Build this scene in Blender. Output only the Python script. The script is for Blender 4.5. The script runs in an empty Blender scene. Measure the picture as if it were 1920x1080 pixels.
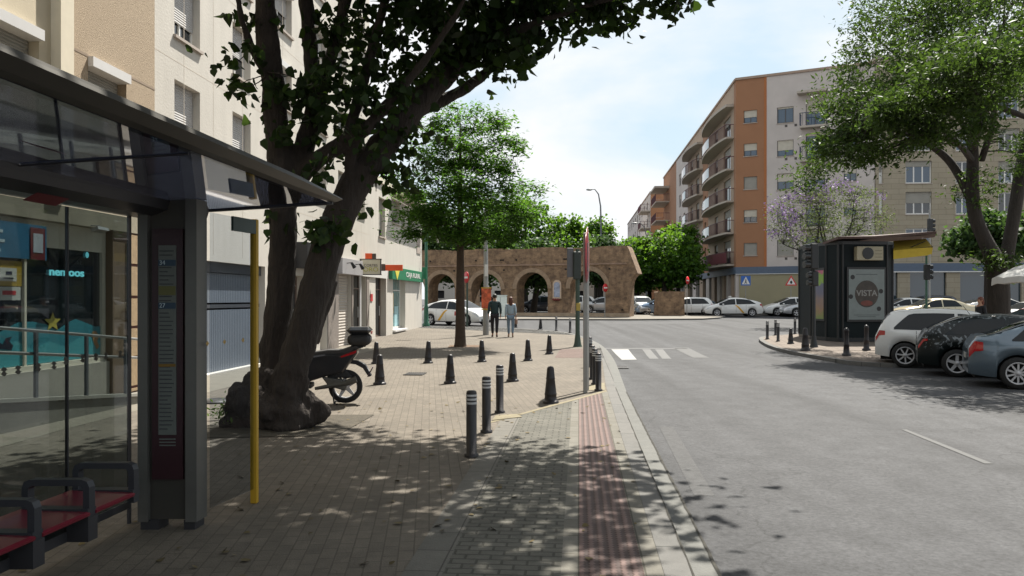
import bpy, bmesh, math, random
import numpy as np
from mathutils import Vector, Matrix, noise as mnoise
R = math.radians
SC = bpy.context.scene
COL = SC.collection
# ------------------------------------------------ camera
F, CX, HZ, HC = 1507.0, 960.0, 560.0, 1.65
cam = bpy.data.cameras.new('camera'); camo = bpy.data.objects.new('camera', cam); COL.objects.link(camo)
camo.location = (0, 0, HC); camo.rotation_euler = (R(90), 0, 0)
cam.sensor_width = 36; cam.lens = 36 * F / 1920; cam.shift_y = (HZ - 540) / 1920
cam.clip_end = 3000; cam.clip_start = .05
SC.camera = camo
# ------------------------------------------------ light
SUN_EL = R(58); SH = Vector((-.50, -.866))           # shadow direction on the ground
sunv = Vector((-SH.x * math.cos(SUN_EL), -SH.y * math.cos(SUN_EL), math.sin(SUN_EL)))
sl = bpy.data.lights.new('sun', 'SUN'); sl.energy = 5.0; sl.angle = R(.53); sl.color = (1, .95, .86)
so = bpy.data.objects.new('sun', sl); COL.objects.link(so); so.rotation_euler = (-sunv).to_track_quat('-Z', 'Y').to_euler()
w = bpy.data.worlds.new("World"); SC.world = w; w.use_nodes = True
nt = w.node_tree; nt.nodes.clear()
def wn(t, **k):
    n = nt.nodes.new(t)
    for a, b in k.items(): setattr(n, a, b)
    return n
sky = wn('ShaderNodeTexSky', sky_type='NISHITA', sun_disc=False, sun_elevation=SUN_EL, sun_rotation=math.atan2(sunv.x, sunv.y), air_density=1.2, dust_density=1.5)
tc = wn('ShaderNodeTexCoord'); mp = wn('ShaderNodeMapping'); mp.inputs['Scale'].default_value = (1.0, 1.0, 2.3); mp.inputs['Location'].default_value = (.35, .2, .12)
no = wn('ShaderNodeTexNoise'); no.inputs['Scale'].default_value = 2.1; no.inputs['Detail'].default_value = 9; no.inputs['Roughness'].default_value = .52; no.inputs['Distortion'].default_value = .25
cr = wn('ShaderNodeValToRGB'); cr.color_ramp.elements[0].position = .37; cr.color_ramp.elements[1].position = .53
cr.color_ramp.elements[0].color = (.2,.2,.2,1)
mx = wn('ShaderNodeMix', data_type='RGBA'); bg = wn('ShaderNodeBackground'); wo = wn('ShaderNodeOutputWorld')
mx.inputs['B'].default_value = (8.7, 8.8, 9.0, 1)
# sky lifted a little with thin veil of cloud
bg.inputs['Strength'].default_value = .050
L = nt.links
L.new(tc.outputs['Generated'], mp.inputs['Vector']); L.new(mp.outputs[0], no.inputs['Vector']); L.new(no.outputs['Fac'], cr.inputs['Fac'])
veil = wn('ShaderNodeMix', data_type='RGBA'); veil.inputs['Factor'].default_value = .55; veil.inputs['B'].default_value = (5.9, 8.1, 9.2, 1)
L.new(sky.outputs[0], veil.inputs['A'])
L.new(cr.outputs['Color'], mx.inputs['Factor']); L.new(veil.outputs['Result'], mx.inputs['A']); L.new(mx.outputs['Result'], bg.inputs['Color']); L.new(bg.outputs[0], wo.inputs['Surface'])
SC.view_settings.view_transform = 'Standard'; SC.view_settings.look = 'None'; SC.view_settings.exposure = 1.22; SC.view_settings.gamma = 1
SC.cycles.max_bounces = 8; SC.cycles.transparent_max_bounces = 16
# ------------------------------------------------ space helpers
def gz(y): return .011 * min(max(y - 25, 0), 50)
def G(px, py, dz=0.0):
    y = 5.0
    for _ in range(60): y = (HC - gz(y) - dz) / max((py - HZ) / F, 1e-4)* .5 + y * .5
    return Vector(((px - CX) / F * y, y, gz(y) + dz))
def at(px, py, Y): return Vector(((px - CX) / F * Y, Y, HC + (HZ - py) / F * Y))
def on(x, y, dz=0): return Vector((x, y, gz(y) + dz))
Z = Vector((0, 0, 1))
# ------------------------------------------------ materials
MATS = {}
def mat(name, col, rough=.7, metal=0, var=.12, scale=6, bump=.0, bscale=60, spec=.5, coat=0, emit=None, alpha=None, detail=6, stretch=None):
    if name in MATS: return MATS[name]
    m = bpy.data.materials.new(name); m.use_nodes = True; n = m.node_tree.nodes; l = m.node_tree.links
    b = n['Principled BSDF']; b.inputs['Roughness'].default_value = rough; b.inputs['Metallic'].default_value = metal
    b.inputs['Specular IOR Level'].default_value = spec; b.inputs['Coat Weight'].default_value = coat
    t = n.new('ShaderNodeTexCoord'); ns = n.new('ShaderNodeTexNoise'); ns.inputs['Scale'].default_value = scale; ns.inputs['Detail'].default_value = detail; ns.inputs['Roughness'].default_value = .6
    l.new(t.outputs['Object'], ns.inputs['Vector'])
    r = n.new('ShaderNodeMapRange'); r.inputs['From Min'].default_value = .25; r.inputs['From Max'].default_value = .75; r.inputs['To Min'].default_value = 1 - var; r.inputs['To Max'].default_value = 1 + var
    l.new(ns.outputs['Fac'], r.inputs['Value'])
    mu = n.new('ShaderNodeVectorMath'); mu.operation = 'SCALE'; mu.inputs[0].default_value = col[:3]; l.new(r.outputs[0], mu.inputs['Scale'])
    l.new(mu.outputs[0], b.inputs['Base Color'])
    if bump:
        n2 = n.new('ShaderNodeTexNoise'); n2.inputs['Scale'].default_value = bscale; n2.inputs['Detail'].default_value = 4; l.new(t.outputs['Object'], n2.inputs['Vector'])
        if stretch:
            ms_ = n.new('ShaderNodeMapping'); ms_.inputs['Scale'].default_value = (1, 1, stretch); l.new(t.outputs['Object'], ms_.inputs['Vector']); l.new(ms_.outputs[0], n2.inputs['Vector']); n2.inputs['Detail'].default_value = 8; l.new(ms_.outputs[0], ns.inputs['Vector'])
        bp = n.new('ShaderNodeBump'); bp.inputs['Strength'].default_value = bump; bp.inputs['Distance'].default_value = .05 if stretch else .02; l.new(n2.outputs['Fac'], bp.inputs['Height']); l.new(bp.outputs[0], b.inputs['Normal'])
    if emit: b.inputs['Emission Color'].default_value = (*emit[0], 1); b.inputs['Emission Strength'].default_value = emit[1]
    MATS[name] = m; return m
def nodes(m): return m.node_tree.nodes, m.node_tree.links, m.node_tree.nodes['Principled BSDF']
def paving(name, c1, c2, mortar, bw, bh, rot, bump=.5, rough=.85, stain=.25, off=.5, ms=.006):
    m = bpy.data.materials.new(name); m.use_nodes = True; n, l, b = nodes(m); b.inputs['Roughness'].default_value = rough; b.inputs['Specular IOR Level'].default_value = .3
    t = n.new('ShaderNodeTexCoord'); mpp = n.new('ShaderNodeMapping'); mpp.inputs['Rotation'].default_value = (0, 0, rot); l.new(t.outputs['Object'], mpp.inputs['Vector'])
    br = n.new('ShaderNodeTexBrick'); br.offset = off; br.inputs['Scale'].default_value = 1; br.inputs['Brick Width'].default_value = bw; br.inputs['Row Height'].default_value = bh
    c1, c2, mortar = [tuple(x * .395 for x in c) for c in (c1, c2, mortar)]
    br.inputs['Mortar Size'].default_value = ms; br.inputs['Mortar Smooth'].default_value = .3; br.inputs['Color1'].default_value = (*c1, 1); br.inputs['Color2'].default_value = (*c2, 1); br.inputs['Mortar'].default_value = (*mortar, 1)
    l.new(mpp.outputs[0], br.inputs['Vector'])
    def nz(s, a, bb, d=5):
        q = n.new('ShaderNodeTexNoise'); q.inputs['Scale'].default_value = s; q.inputs['Detail'].default_value = d; q.inputs['Roughness'].default_value=.62; l.new(t.outputs['Object'], q.inputs['Vector'])
        rr = n.new('ShaderNodeMapRange'); rr.inputs['From Min'].default_value = .3; rr.inputs['From Max'].default_value = .7; rr.inputs['To Min'].default_value = a; rr.inputs['To Max'].default_value = bb; l.new(q.outputs['Fac'], rr.inputs['Value']); return rr.outputs[0]
    m1 = n.new('ShaderNodeMath'); m1.operation = 'MULTIPLY'; l.new(nz(.7, 1 - stain, 1 + stain * .6), m1.inputs[0]); l.new(nz(9, 1 - stain * .7, 1 + stain * .5), m1.inputs[1])
    sc_ = n.new('ShaderNodeVectorMath'); sc_.operation = 'SCALE'; l.new(br.outputs['Color'], sc_.inputs[0]); l.new(m1.outputs[0], sc_.inputs['Scale']); l.new(sc_.outputs[0], b.inputs['Base Color'])
    bp = n.new('ShaderNodeBump'); bp.inputs['Strength'].default_value = bump; bp.inputs['Distance'].default_value = .008; bp.invert = True
    l.new(br.outputs['Fac'], bp.inputs['Height']); b2 = n.new('ShaderNodeBump'); b2.inputs['Strength'].default_value = .35; b2.inputs['Distance'].default_value = .006; l.new(nz(70, 0, 1), b2.inputs['Height']); l.new(bp.outputs[0], b2.inputs['Normal']); l.new(b2.outputs[0], b.inputs['Normal'])
    MATS[name] = m; return m
def glass(name, tint=(.02, .03, .035), refl=.35, trans=0.0, tcol=(.5, .55, .6), rough=.02, fm=.7):
    """window glass: dark room behind or see-through with reflection"""
    if name in MATS: return MATS[name]
    m = bpy.data.materials.new(name); m.use_nodes = True; n, l, b = nodes(m)
    b.inputs['Base Color'].default_value = (*tint, 1); b.inputs['Roughness'].default_value = rough; b.inputs['Specular IOR Level'].default_value = 1.0 if refl > .3 else .28
    if trans:
        tr = n.new('ShaderNodeBsdfTransparent'); tr.inputs[0].default_value = (*tcol, 1); gl = n.new('ShaderNodeBsdfGlossy'); gl.inputs['Roughness'].default_value = rough; gl.inputs[0].default_value = (.9, .92, 1, 1)
        fr = n.new('ShaderNodeLayerWeight'); fr.inputs[0].default_value = .5; pw = n.new('ShaderNodeMath'); pw.operation = 'POWER'; pw.inputs[1].default_value = 5; l.new(fr.outputs['Facing'], pw.inputs[0]); ad = n.new('ShaderNodeMath'); ad.operation = 'MULTIPLY_ADD'; ad.inputs[1].default_value = fm; ad.inputs[2].default_value = refl + .02; ad.use_clamp = True; l.new(pw.outputs[0], ad.inputs[0])
        mxx = n.new('ShaderNodeMixShader'); l.new(ad.outputs[0], mxx.inputs[0]); l.new(tr.outputs[0], mxx.inputs[1]); l.new(gl.outputs[0], mxx.inputs[2]); l.new(mxx.outputs[0], n['Material Output'].inputs['Surface'])
    MATS[name] = m; return m
def leafmat(name, col, tcol, var=.5, trans=.45, scale=1.3):
    m = bpy.data.materials.new(name); m.use_nodes = True; n, l, b = nodes(m); n.remove(b)
    t = n.new('ShaderNodeTexCoord'); g = n.new('ShaderNodeNewGeometry'); q = n.new('ShaderNodeTexNoise'); q.inputs['Scale'].default_value = scale; q.inputs['Detail'].default_value = 4; l.new(t.outputs['Object'], q.inputs['Vector'])
    a = n.new('ShaderNodeMath'); a.operation = 'MULTIPLY_ADD'; a.inputs[1].default_value = .7; l.new(g.outputs['Random Per Island'], a.inputs[0]); l.new(q.outputs['Fac'], a.inputs[2])
    rr = n.new('ShaderNodeMapRange'); rr.inputs['From Min'].default_value = .4; rr.inputs['From Max'].default_value = 1.2; rr.inputs['To Min'].default_value = 1 - var; rr.inputs['To Max'].default_value = 1 + var; l.new(a.outputs[0], rr.inputs['Value'])
    def scl(c):
        s = n.new('ShaderNodeVectorMath'); s.operation = 'SCALE'; s.inputs[0].default_value = c; l.new(rr.outputs[0], s.inputs['Scale']); return s.outputs[0]
    pb = n.new('ShaderNodeBsdfPrincipled'); pb.inputs['Roughness'].default_value = .55; pb.inputs['Specular IOR Level'].default_value = .2; l.new(scl(col), pb.inputs['Base Color'])
    tl = n.new('ShaderNodeBsdfTranslucent'); l.new(scl(tcol), tl.inputs[0])
    mxx = n.new('ShaderNodeMixShader'); mxx.inputs[0].default_value = trans; l.new(pb.outputs[0], mxx.inputs[1]); l.new(tl.outputs[0], mxx.inputs[2]); l.new(mxx.outputs[0], n['Material Output'].inputs['Surface'])
    MATS[name] = m; return m
def slats(name, col, dirz=True, pitch=.06, rough=.5, depth=.5, metal=0, axis='Z', var=.1):
    m = mat(name, col, rough, metal, var=var, scale=2); n, l, b = nodes(m)
    t = n.new('ShaderNodeTexCoord'); wv = n.new('ShaderNodeTexWave'); wv.bands_direction = axis; wv.inputs['Scale'].default_value = 1 / pitch / 3.1416 / 1.0 * .5 * 3.1416 / 3.1416 * 2; wv.inputs['Distortion'].default_value = 0
    l.new(t.outputs['Object'], wv.inputs['Vector']); bp = n.new('ShaderNodeBump'); bp.inputs['Strength'].default_value = depth; bp.inputs['Distance'].default_value = .02; l.new(wv.outputs['Fac'], bp.inputs['Height']); l.new(bp.outputs[0], b.inputs['Normal'])
    return m
# ------------------------------------------------ mesh builder
class MB:
    def __init__(s): s.v = []; s.f = []; s.m = []; s.sm = []
    def add(s, vs, fs, mi=0, smooth=False):
        o = len(s.v); s.v += [tuple(v) for v in vs]; s.f += [tuple(o + i for i in f) for f in fs]; s.m += [mi] * len(fs); s.sm += [smooth] * len(fs)
    def box(s, c, size, rz=0, mi=0, M=None, ch=0.0):
        hx, hy, hz = [a / 2 for a in size]
        if ch and min(hx, hy, hz) > ch * 1.05:
            ch = min(ch, hx * .9, hy * .9, hz * .9); vs = []
            for x in (-1, 1):
                for y in (-1, 1):
                    for z in (-1, 1):
                        vs += [(x * hx, y * (hy - ch), z * (hz - ch)), (x * (hx - ch), y * hy, z * (hz - ch)), (x * (hx - ch), y * (hy - ch), z * hz)]
            I = lambda x, y, z, k: ((x > 0) * 4 + (y > 0) * 2 + (z > 0)) * 3 + k
            fs = []
            for a in (-1, 1):
                fs += [[I(a, -1, -1, 0), I(a, 1, -1, 0), I(a, 1, 1, 0), I(a, -1, 1, 0)], [I(-1, a, -1, 1), I(1, a, -1, 1), I(1, a, 1, 1), I(-1, a, 1, 1)], [I(-1, -1, a, 2), I(1, -1, a, 2), I(1, 1, a, 2), I(-1, 1, a, 2)]]
                for b in (-1, 1):
                    fs += [[I(a, b, -1, 0), I(a, b, 1, 0), I(a, b, 1, 1), I(a, b, -1, 1)], [I(a, -1, b, 0), I(a, 1, b, 0), I(a, 1, b, 2), I(a, -1, b, 2)], [I(-1, a, b, 1), I(1, a, b, 1), I(1, a, b, 2), I(-1, a, b, 2)]]
                    for c_ in (-1, 1): fs.append([I(a, b, c_, 0), I(a, b, c_, 1), I(a, b, c_, 2)])
            vs = [Vector(v) for v in vs]
        else:
            vs = [Vector((x * hx, y * hy, z * hz)) for x in (-1, 1) for y in (-1, 1) for z in (-1, 1)]
            fs = [(0, 1, 3, 2), (4, 6, 7, 5), (0, 4, 5, 1), (2, 3, 7, 6), (0, 2, 6, 4), (1, 5, 7, 3)]
        T = Matrix.Translation(Vector(c)) @ (M if M is not None else Matrix.Rotation(rz, 4, 'Z'))
        s.add([T @ v for v in vs], fs, mi)
    def obox(s, O, e, n, s0, s1, z0, z1, d0, d1, mi=0):
        """box on a facade frame: along e, out along n"""
        P = lambda a, z, d: O + e * a + n * d + Z * z
        vs = [P(a, z, d) for a in (s0, s1) for z in (z0, z1) for d in (d0, d1)]
        s.add(vs, [(0, 1, 3, 2), (4, 6, 7, 5), (0, 4, 5, 1), (2, 3, 7, 6), (0, 2, 6, 4), (1, 5, 7, 3)], mi)
    def quad(s, a, b, c, d, mi=0): s.add([a, b, c, d], [(0, 1, 2, 3)], mi)
    def tube(s, pts, rad, n=10, mi=0, cap=True, smooth=True, squash=None):
        pts = [Vector(p) for p in pts]; k = len(pts)
        if not hasattr(rad, '__len__'): rad = [rad] * k
        vs = []; up = None
        for i in range(k):
            d = (pts[min(i + 1, k - 1)] - pts[max(i - 1, 0)]).normalized()
            if up is None: up = Vector((0, 0, 1)) if abs(d.z) < .9 else Vector((1, 0, 0))
            a = d.cross(up).normalized(); b = a.cross(d).normalized(); up = b
            for j in range(n):
                t = 2 * math.pi * j / n; vs.append(pts[i] + a * (math.cos(t) * rad[i]) + b * (math.sin(t) * rad[i]))
        fs = [(i * n + j, i * n + (j + 1) % n, (i + 1) * n + (j + 1) % n, (i + 1) * n + j) for i in range(k - 1) for j in range(n)]
        s.add(vs, fs, mi, smooth)
        if cap: s.add(vs[:n], [tuple(range(n))], mi); s.add(vs[-n:], [tuple(range(n))][::-1], mi)
    def lathe(s, c, prof, n=20, mi=0, axis='Z', smooth=True, cap=True):
        c = Vector(c); vs = []
        for r, h in prof:
            for j in range(n):
                t = 2 * math.pi * j / n; x, y = r * math.cos(t), r * math.sin(t)
                vs.append(c + (Vector((x, y, h)) if axis == 'Z' else Vector((x, h, y)) if axis == 'Y' else Vector((h, x, y))))
        k = len(prof)
        s.add(vs, [(i * n + j, i * n + (j + 1) % n, (i + 1) * n + (j + 1) % n, (i + 1) * n + j) for i in range(k - 1) for j in range(n)], mi, smooth)
        for a in (0, k - 1) if cap else ():
            if prof[a][0] > 1e-4: s.add(vs[a * n:(a + 1) * n], [tuple(range(n))], mi)
    def prism(s, poly, ext, mi=0):
        """poly: list of 3-D points; extruded by vector ext"""
        ext = Vector(ext); a = [Vector(p) for p in poly]; b = [p + ext for p in a]; n = len(a)
        s.add(a + b, [tuple(range(n - 1, -1, -1)), tuple(range(n, 2 * n))] + [(i, (i + 1) % n, n + (i + 1) % n, n + i) for i in range(n)], mi)
    def ball(s, c, r, n=10, m=7, mi=0):
        r = r if hasattr(r, '__len__') else (r, r, r); c = Vector(c)
        vs = [c + Vector((0, 0, -r[2]))]
        for i in range(1, m):
            p = math.pi * i / m - math.pi / 2
            for j in range(n): t = 2 * math.pi * j / n; vs.append(c + Vector((r[0] * math.cos(p) * math.cos(t), r[1] * math.cos(p) * math.sin(t), r[2] * math.sin(p))))
        vs.append(c + Vector((0, 0, r[2]))); fs = [(0, 1 + (j + 1) % n, 1 + j) for j in range(n)]
        for i in range(m - 2): fs += [(1 + i * n + j, 1 + i * n + (j + 1) % n, 1 + (i + 1) * n + (j + 1) % n, 1 + (i + 1) * n + j) for j in range(n)]
        e = 1 + (m - 2) * n; fs += [(e + j, e + (j + 1) % n, len(vs) - 1) for j in range(n)]
        s.add(vs, fs, mi, True)
    def build(s, name, mats, parent=None, loc=None, recalc=True, bevel=0, merge=False, **tags):
        me = bpy.data.meshes.new(name); me.from_pydata(s.v, [], s.f)
        if not isinstance(mats, (list, tuple)): mats = [mats]
        for m in mats: me.materials.append(m)
        me.polygons.foreach_set('material_index', s.m); me.polygons.foreach_set('use_smooth', s.sm)
        bm = bmesh.new(); bm.from_mesh(me)
        if merge: bmesh.ops.remove_doubles(bm, verts=bm.verts, dist=1e-4)
        if recalc: bmesh.ops.recalc_face_normals(bm, faces=bm.faces)
        bm.to_mesh(me); bm.free(); me.update()
        o = bpy.data.objects.new(name, me); COL.objects.link(o)
        if parent: o.parent = parent
        if loc is not None: o.location = loc
        if bevel:
            bv = o.modifiers.new('bevel', 'BEVEL'); bv.width = bevel; bv.segments = 2; bv.limit_method = 'ANGLE'
        tag(o, **tags); return o
def tag(o, label=None, cat=None, group=None, kind=None):
    if label: o['label'] = label
    if cat: o['category'] = cat
    if group: o['group'] = group
    if kind: o['kind'] = kind
    return o
def empty(name, label, cat, loc=(0, 0, 0), rz=0, group=None):
    o = bpy.data.objects.new(name, None); COL.objects.link(o); o.location = loc; o.rotation_euler = (0, 0, rz); o.empty_display_size = .2
    return tag(o, label, cat, group)
def copy_tree(o, parent=None):
    c = o.copy(); COL.objects.link(c); c.parent = parent
    for ch in [x for x in bpy.data.objects if x.parent == o]: copy_tree(ch, c)
    return c
def text_mesh(txt, size, M, name, material, parent=None, ext=.004, sx=1.0, bold=0.0):
    """lettering lying in M's local xy plane, centred"""
    cu = bpy.data.curves.new(name, 'FONT'); cu.body = txt; cu.size = size; cu.extrude = ext; cu.align_x = 'CENTER'; cu.align_y = 'CENTER'; cu.offset = bold
    o = bpy.data.objects.new(name, cu); COL.objects.link(o)
    dg = bpy.context.evaluated_depsgraph_get(); me = bpy.data.meshes.new_from_object(o.evaluated_get(dg)); bpy.data.objects.remove(o)
    me.transform(M @ Matrix.Diagonal((sx, 1, 1, 1))); me.materials.clear(); me.materials.append(material)
    o = bpy.data.objects.new(name, me); COL.objects.link(o)
    if parent: o.parent = parent
    return o
def frameM(p, e, n):
    """matrix: local x -> e, local y -> up, local z -> n"""
    u = n.cross(e); return Matrix(((e.x, u.x, n.x, p.x), (e.y, u.y, n.y, p.y), (e.z, u.z, n.z, p.z), (0, 0, 0, 1)))
def slab(name, poly, top, thick, m, parent=None, **tags):
    """flat paving piece following the ground: poly = [(x,y)]"""
    bm = bmesh.new(); vs = [bm.verts.new((x, y, 0)) for x, y in poly]; f = bm.faces.new(vs)
    if f.normal.z < 0: f.normal_flip()
    bmesh.ops.triangulate(bm, faces=bm.faces[:])
    for yy in (25, 75): bmesh.ops.bisect_plane(bm, geom=bm.verts[:] + bm.edges[:] + bm.faces[:], plane_co=(0, yy, 0), plane_no=(0, 1, 0))
    if thick:
        g = bmesh.ops.extrude_face_region(bm, geom=bm.faces[:])
        for v in [x for x in g['geom'] if isinstance(x, bmesh.types.BMVert)]: v.co.z += thick
        for v in bm.verts: v.co.z += gz(v.co.y) + top - thick
        bmesh.ops.recalc_face_normals(bm, faces=bm.faces)
    else:
        for v in bm.verts: v.co.z += gz(v.co.y) + top
        for ff in bm.faces:
            ff.normal_update()
            if ff.normal.z < 0: ff.normal_flip()
    me = bpy.data.meshes.new(name); bm.to_mesh(me); bm.free(); me.materials.append(m)
    o = bpy.data.objects.new(name, me); COL.objects.link(o)
    if parent: o.parent = parent
    return tag(o, **tags)
def offset_line(pl, d):
    """offset polyline to its left by d"""
    out = []
    for i, p in enumerate(pl):
        a = Vector(pl[max(i - 1, 0)]); b = Vector(pl[min(i + 1, len(pl) - 1)]); t = (b - a).normalized(); out.append((p[0] - t.y * d, p[1] + t.x * d))
    return out
def densify(pl, it=2):
    for _ in range(it):
        o = [pl[0]]
        for a, b in zip(pl[:-1], pl[1:]): o += [(a[0] * .75 + b[0] * .25, a[1] * .75 + b[1] * .25), (a[0] * .25 + b[0] * .75, a[1] * .25 + b[1] * .75)]
        pl = o + [pl[-1]]
    return pl
def strip(name, A, B, top, thick, m, **tags):
    return slab(name, list(A) + list(B)[::-1], top, thick, m, **tags)
# ================================================ GROUND
RD = -.10                                            # road level below the pavements
def asphalt():
    m = mat('asphalt', (.045, .0455, .048), .8, var=.26, scale=2.2, bump=.0, spec=.3, detail=12); n, l, b = nodes(m)
    t = n['Texture Coordinate']; base = b.inputs['Base Color'].links[0].from_socket
    v = n.new('ShaderNodeTexNoise'); v.inputs['Scale'].default_value = 26; v.inputs['Detail'].default_value = 8; v.inputs['Roughness'].default_value=.8; l.new(t.outputs['Object'], v.inputs['Vector'])
    r = n.new('ShaderNodeMapRange'); r.inputs['From Min'].default_value = .35; r.inputs['From Max'].default_value = .65; r.inputs['To Min'].default_value = .55; r.inputs['To Max'].default_value = 1.42; l.new(v.outputs['Fac'], r.inputs['Value'])
    # long wear streaks running down the street and old patches
    mp_ = n.new('ShaderNodeMapping'); mp_.inputs['Rotation'].default_value = (0, 0, .083); mp_.inputs['Scale'].default_value = (1.5, .05, 1); l.new(t.outputs['Object'], mp_.inputs['Vector'])
    s = n.new('ShaderNodeTexNoise'); s.inputs['Scale'].default_value = 1; s.inputs['Detail'].default_value = 4; l.new(mp_.outputs[0], s.inputs['Vector'])
    r2 = n.new('ShaderNodeMapRange'); r2.inputs['From Min'].default_value = .3; r2.inputs['From Max'].default_value = .7; r2.inputs['To Min'].default_value = .66; r2.inputs['To Max'].default_value = 1.22; l.new(s.outputs['Fac'], r2.inputs['Value'])
    cv = n.new('ShaderNodeTexVoronoi'); cv.feature = 'DISTANCE_TO_EDGE'; cv.inputs['Scale'].default_value = .33; 
    dn = n.new('ShaderNodeTexNoise'); dn.inputs['Scale'].default_value = 1.4; dn.inputs['Detail'].default_value = 6; l.new(t.outputs['Object'], dn.inputs['Vector'])
    ad = n.new('ShaderNodeVectorMath'); ad.operation = 'MULTIPLY_ADD'; ad.inputs[1].default_value = (1.2, 1.2, 1.2); l.new(dn.outputs['Color'], ad.inputs[0]); l.new(t.outputs['Object'], ad.inputs[2]); l.new(ad.outputs[0], cv.inputs['Vector'])
    r3 = n.new('ShaderNodeMapRange'); r3.inputs['From Min'].default_value = 0; r3.inputs['From Max'].default_value = .006; r3.inputs['To Min'].default_value = .62; r3.inputs['To Max'].default_value = 1; l.new(cv.outputs['Distance'], r3.inputs['Value'])
    a = n.new('ShaderNodeMath'); a.operation = 'MULTIPLY'; l.new(r.outputs[0], a.inputs[0]); l.new(r2.outputs[0], a.inputs[1])
    a2 = n.new('ShaderNodeMath'); a2.operation = 'MULTIPLY'; l.new(a.outputs[0], a2.inputs[0]); l.new(r3.outputs[0], a2.inputs[1])
    q = n.new('ShaderNodeVectorMath'); q.operation = 'SCALE'; l.new(base, q.inputs[0]); l.new(a2.outputs[0], q.inputs['Scale']); l.new(q.outputs[0], b.inputs['Base Color'])
    bp = n.new('ShaderNodeBump'); bp.inputs['Strength'].default_value = .6; bp.inputs['Distance'].default_value = .008; l.new(v.outputs['Fac'], bp.inputs['Height']); l.new(bp.outputs[0], b.inputs['Normal'])
    return m
ASPH = asphalt()
slab('road', [(-900, -60), (900, -60), (900, 1500), (-900, 1500)], RD, 0, ASPH, kind='structure')
XK = lambda y: .683 + .083 * y                        # kerb line of the near street
ANG = math.atan(.083)
PLAZA = paving('plaza_paving', (.35, .30, .24), (.29, .25, .20), (.225, .193, .15), .20, .10, R(90) - .02 - ANG, bump=.3, stain=.2, off=.5, ms=.006)
FRONT = paving('front_paving', (.30, .285, .24), (.235, .225, .19), (.15, .145, .118), .16, .09, -ANG * -1, bump=.9, stain=.22, ms=.009)
BAND = paving('band_paving', (.33, .31, .27), (.29, .275, .24), (.15, .14, .12), .28, .40, ANG, bump=.4, stain=.15, off=0, ms=.006)
PALE = paving('pale_tile', (.37, .35, .30), (.32, .30, .25), (.17, .155, .12), .4, .40, ANG, bump=.4, stain=.16, off=0, ms=.007)
KERB = paving('kerb_stone', (.33, .32, .30), (.29, .285, .27), (.13, .13, .12), .7, .9, ANG, bump=.5, stain=.14, off=0, ms=.008)
GUT = mat('gutter_concrete', (.10, .10, .092), .85, var=.16, scale=5, bump=.35, bscale=50)
PINK = paving('pink_paving', (.33, .225, .19), (.285, .19, .16), (.19, .15, .13), .2, .1, R(90) - ANG, bump=.4, stain=.15, ms=.01)
YEL = mat('yellow_paint_worn', (.155, .13, .075), .8, var=.22, scale=7, bump=.3, bscale=40)
# red tactile strip: ribs in rows
TACT = mat('red_tactile_tile', (.104, .066, .057), .75, var=.2, scale=5, bump=0); n, l, b = nodes(TACT); b.inputs['Specular IOR Level'].default_value=.4
t = n['Texture Coordinate']; mpp = n.new('ShaderNodeMapping'); mpp.inputs['Rotation'].default_value = (0, 0, ANG); l.new(t.outputs['Object'], mpp.inputs['Vector'])
sp = n.new('ShaderNodeSeparateXYZ'); l.new(mpp.outputs[0], sp.inputs[0])
def sinw(sock, per, ph=0):
    a = n.new('ShaderNodeMath'); a.operation = 'MULTIPLY_ADD'; a.inputs[1].default_value = 2 * math.pi / per; a.inputs[2].default_value = ph; l.new(sock, a.inputs[0]); s = n.new('ShaderNodeMath'); s.operation = 'SINE'; l.new(a.outputs[0], s.inputs[0]); return s.outputs[0]
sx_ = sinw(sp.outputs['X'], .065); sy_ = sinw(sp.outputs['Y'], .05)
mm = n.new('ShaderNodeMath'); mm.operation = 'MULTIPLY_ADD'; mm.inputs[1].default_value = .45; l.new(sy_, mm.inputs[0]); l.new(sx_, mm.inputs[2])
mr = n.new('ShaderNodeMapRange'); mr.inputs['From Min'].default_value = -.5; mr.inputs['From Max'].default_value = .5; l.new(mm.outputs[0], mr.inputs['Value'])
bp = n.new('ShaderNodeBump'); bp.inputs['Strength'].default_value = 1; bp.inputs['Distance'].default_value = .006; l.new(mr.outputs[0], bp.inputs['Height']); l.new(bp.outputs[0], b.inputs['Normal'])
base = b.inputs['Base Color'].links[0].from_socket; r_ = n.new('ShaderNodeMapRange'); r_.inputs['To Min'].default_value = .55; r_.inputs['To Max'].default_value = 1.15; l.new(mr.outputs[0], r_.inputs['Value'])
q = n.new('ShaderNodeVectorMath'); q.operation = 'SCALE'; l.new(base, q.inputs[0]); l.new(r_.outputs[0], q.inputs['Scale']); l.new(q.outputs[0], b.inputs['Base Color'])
# pavement outline: along the near street, round the corner, back along the cross street
far = [G(*p) for p in ((1147, 700), (1140, 672), (1127, 650), (1109, 637), (1088, 629), (1060, 622.5), (1000, 617), (905, 612.5), (790, 611), (600, 611))]
kl = [(XK(-8), -8), (XK(4), 4), (XK(10), 10), (XK(15), 15)] + [(p.x, p.y) for p in far] + [(-40, far[-1].y + 1)]
kl = kl[:3] + densify(kl[3:-1], 2) + kl[-1:]
ki = offset_line(kl, .17); ko = offset_line(kl, -.21)
slab('pavement', ki + [(-60, kl[-1][1]), (-60, -8)], 0, .35, PLAZA, kind='structure')
strip('kerb', kl, ki, .004, .36, KERB, kind='structure')
strip('gutter', ko, kl, RD + .012, 0, GUT, kind='structure')
def yend(off): return 10.95 + (14.2 - 10.95) * (off + 1.7) / 1.5
def lane(name, o0, o1, m, lvl, y1a=None):
    ys = -8; a, b2 = yend(o0), yend(o1)
    return slab(name, [(XK(ys) + o0, ys), (XK(ys) + o1, ys), (XK(b2) + o1, b2), (XK(a) + o0, a)], lvl, 0, m, kind='structure')
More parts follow.
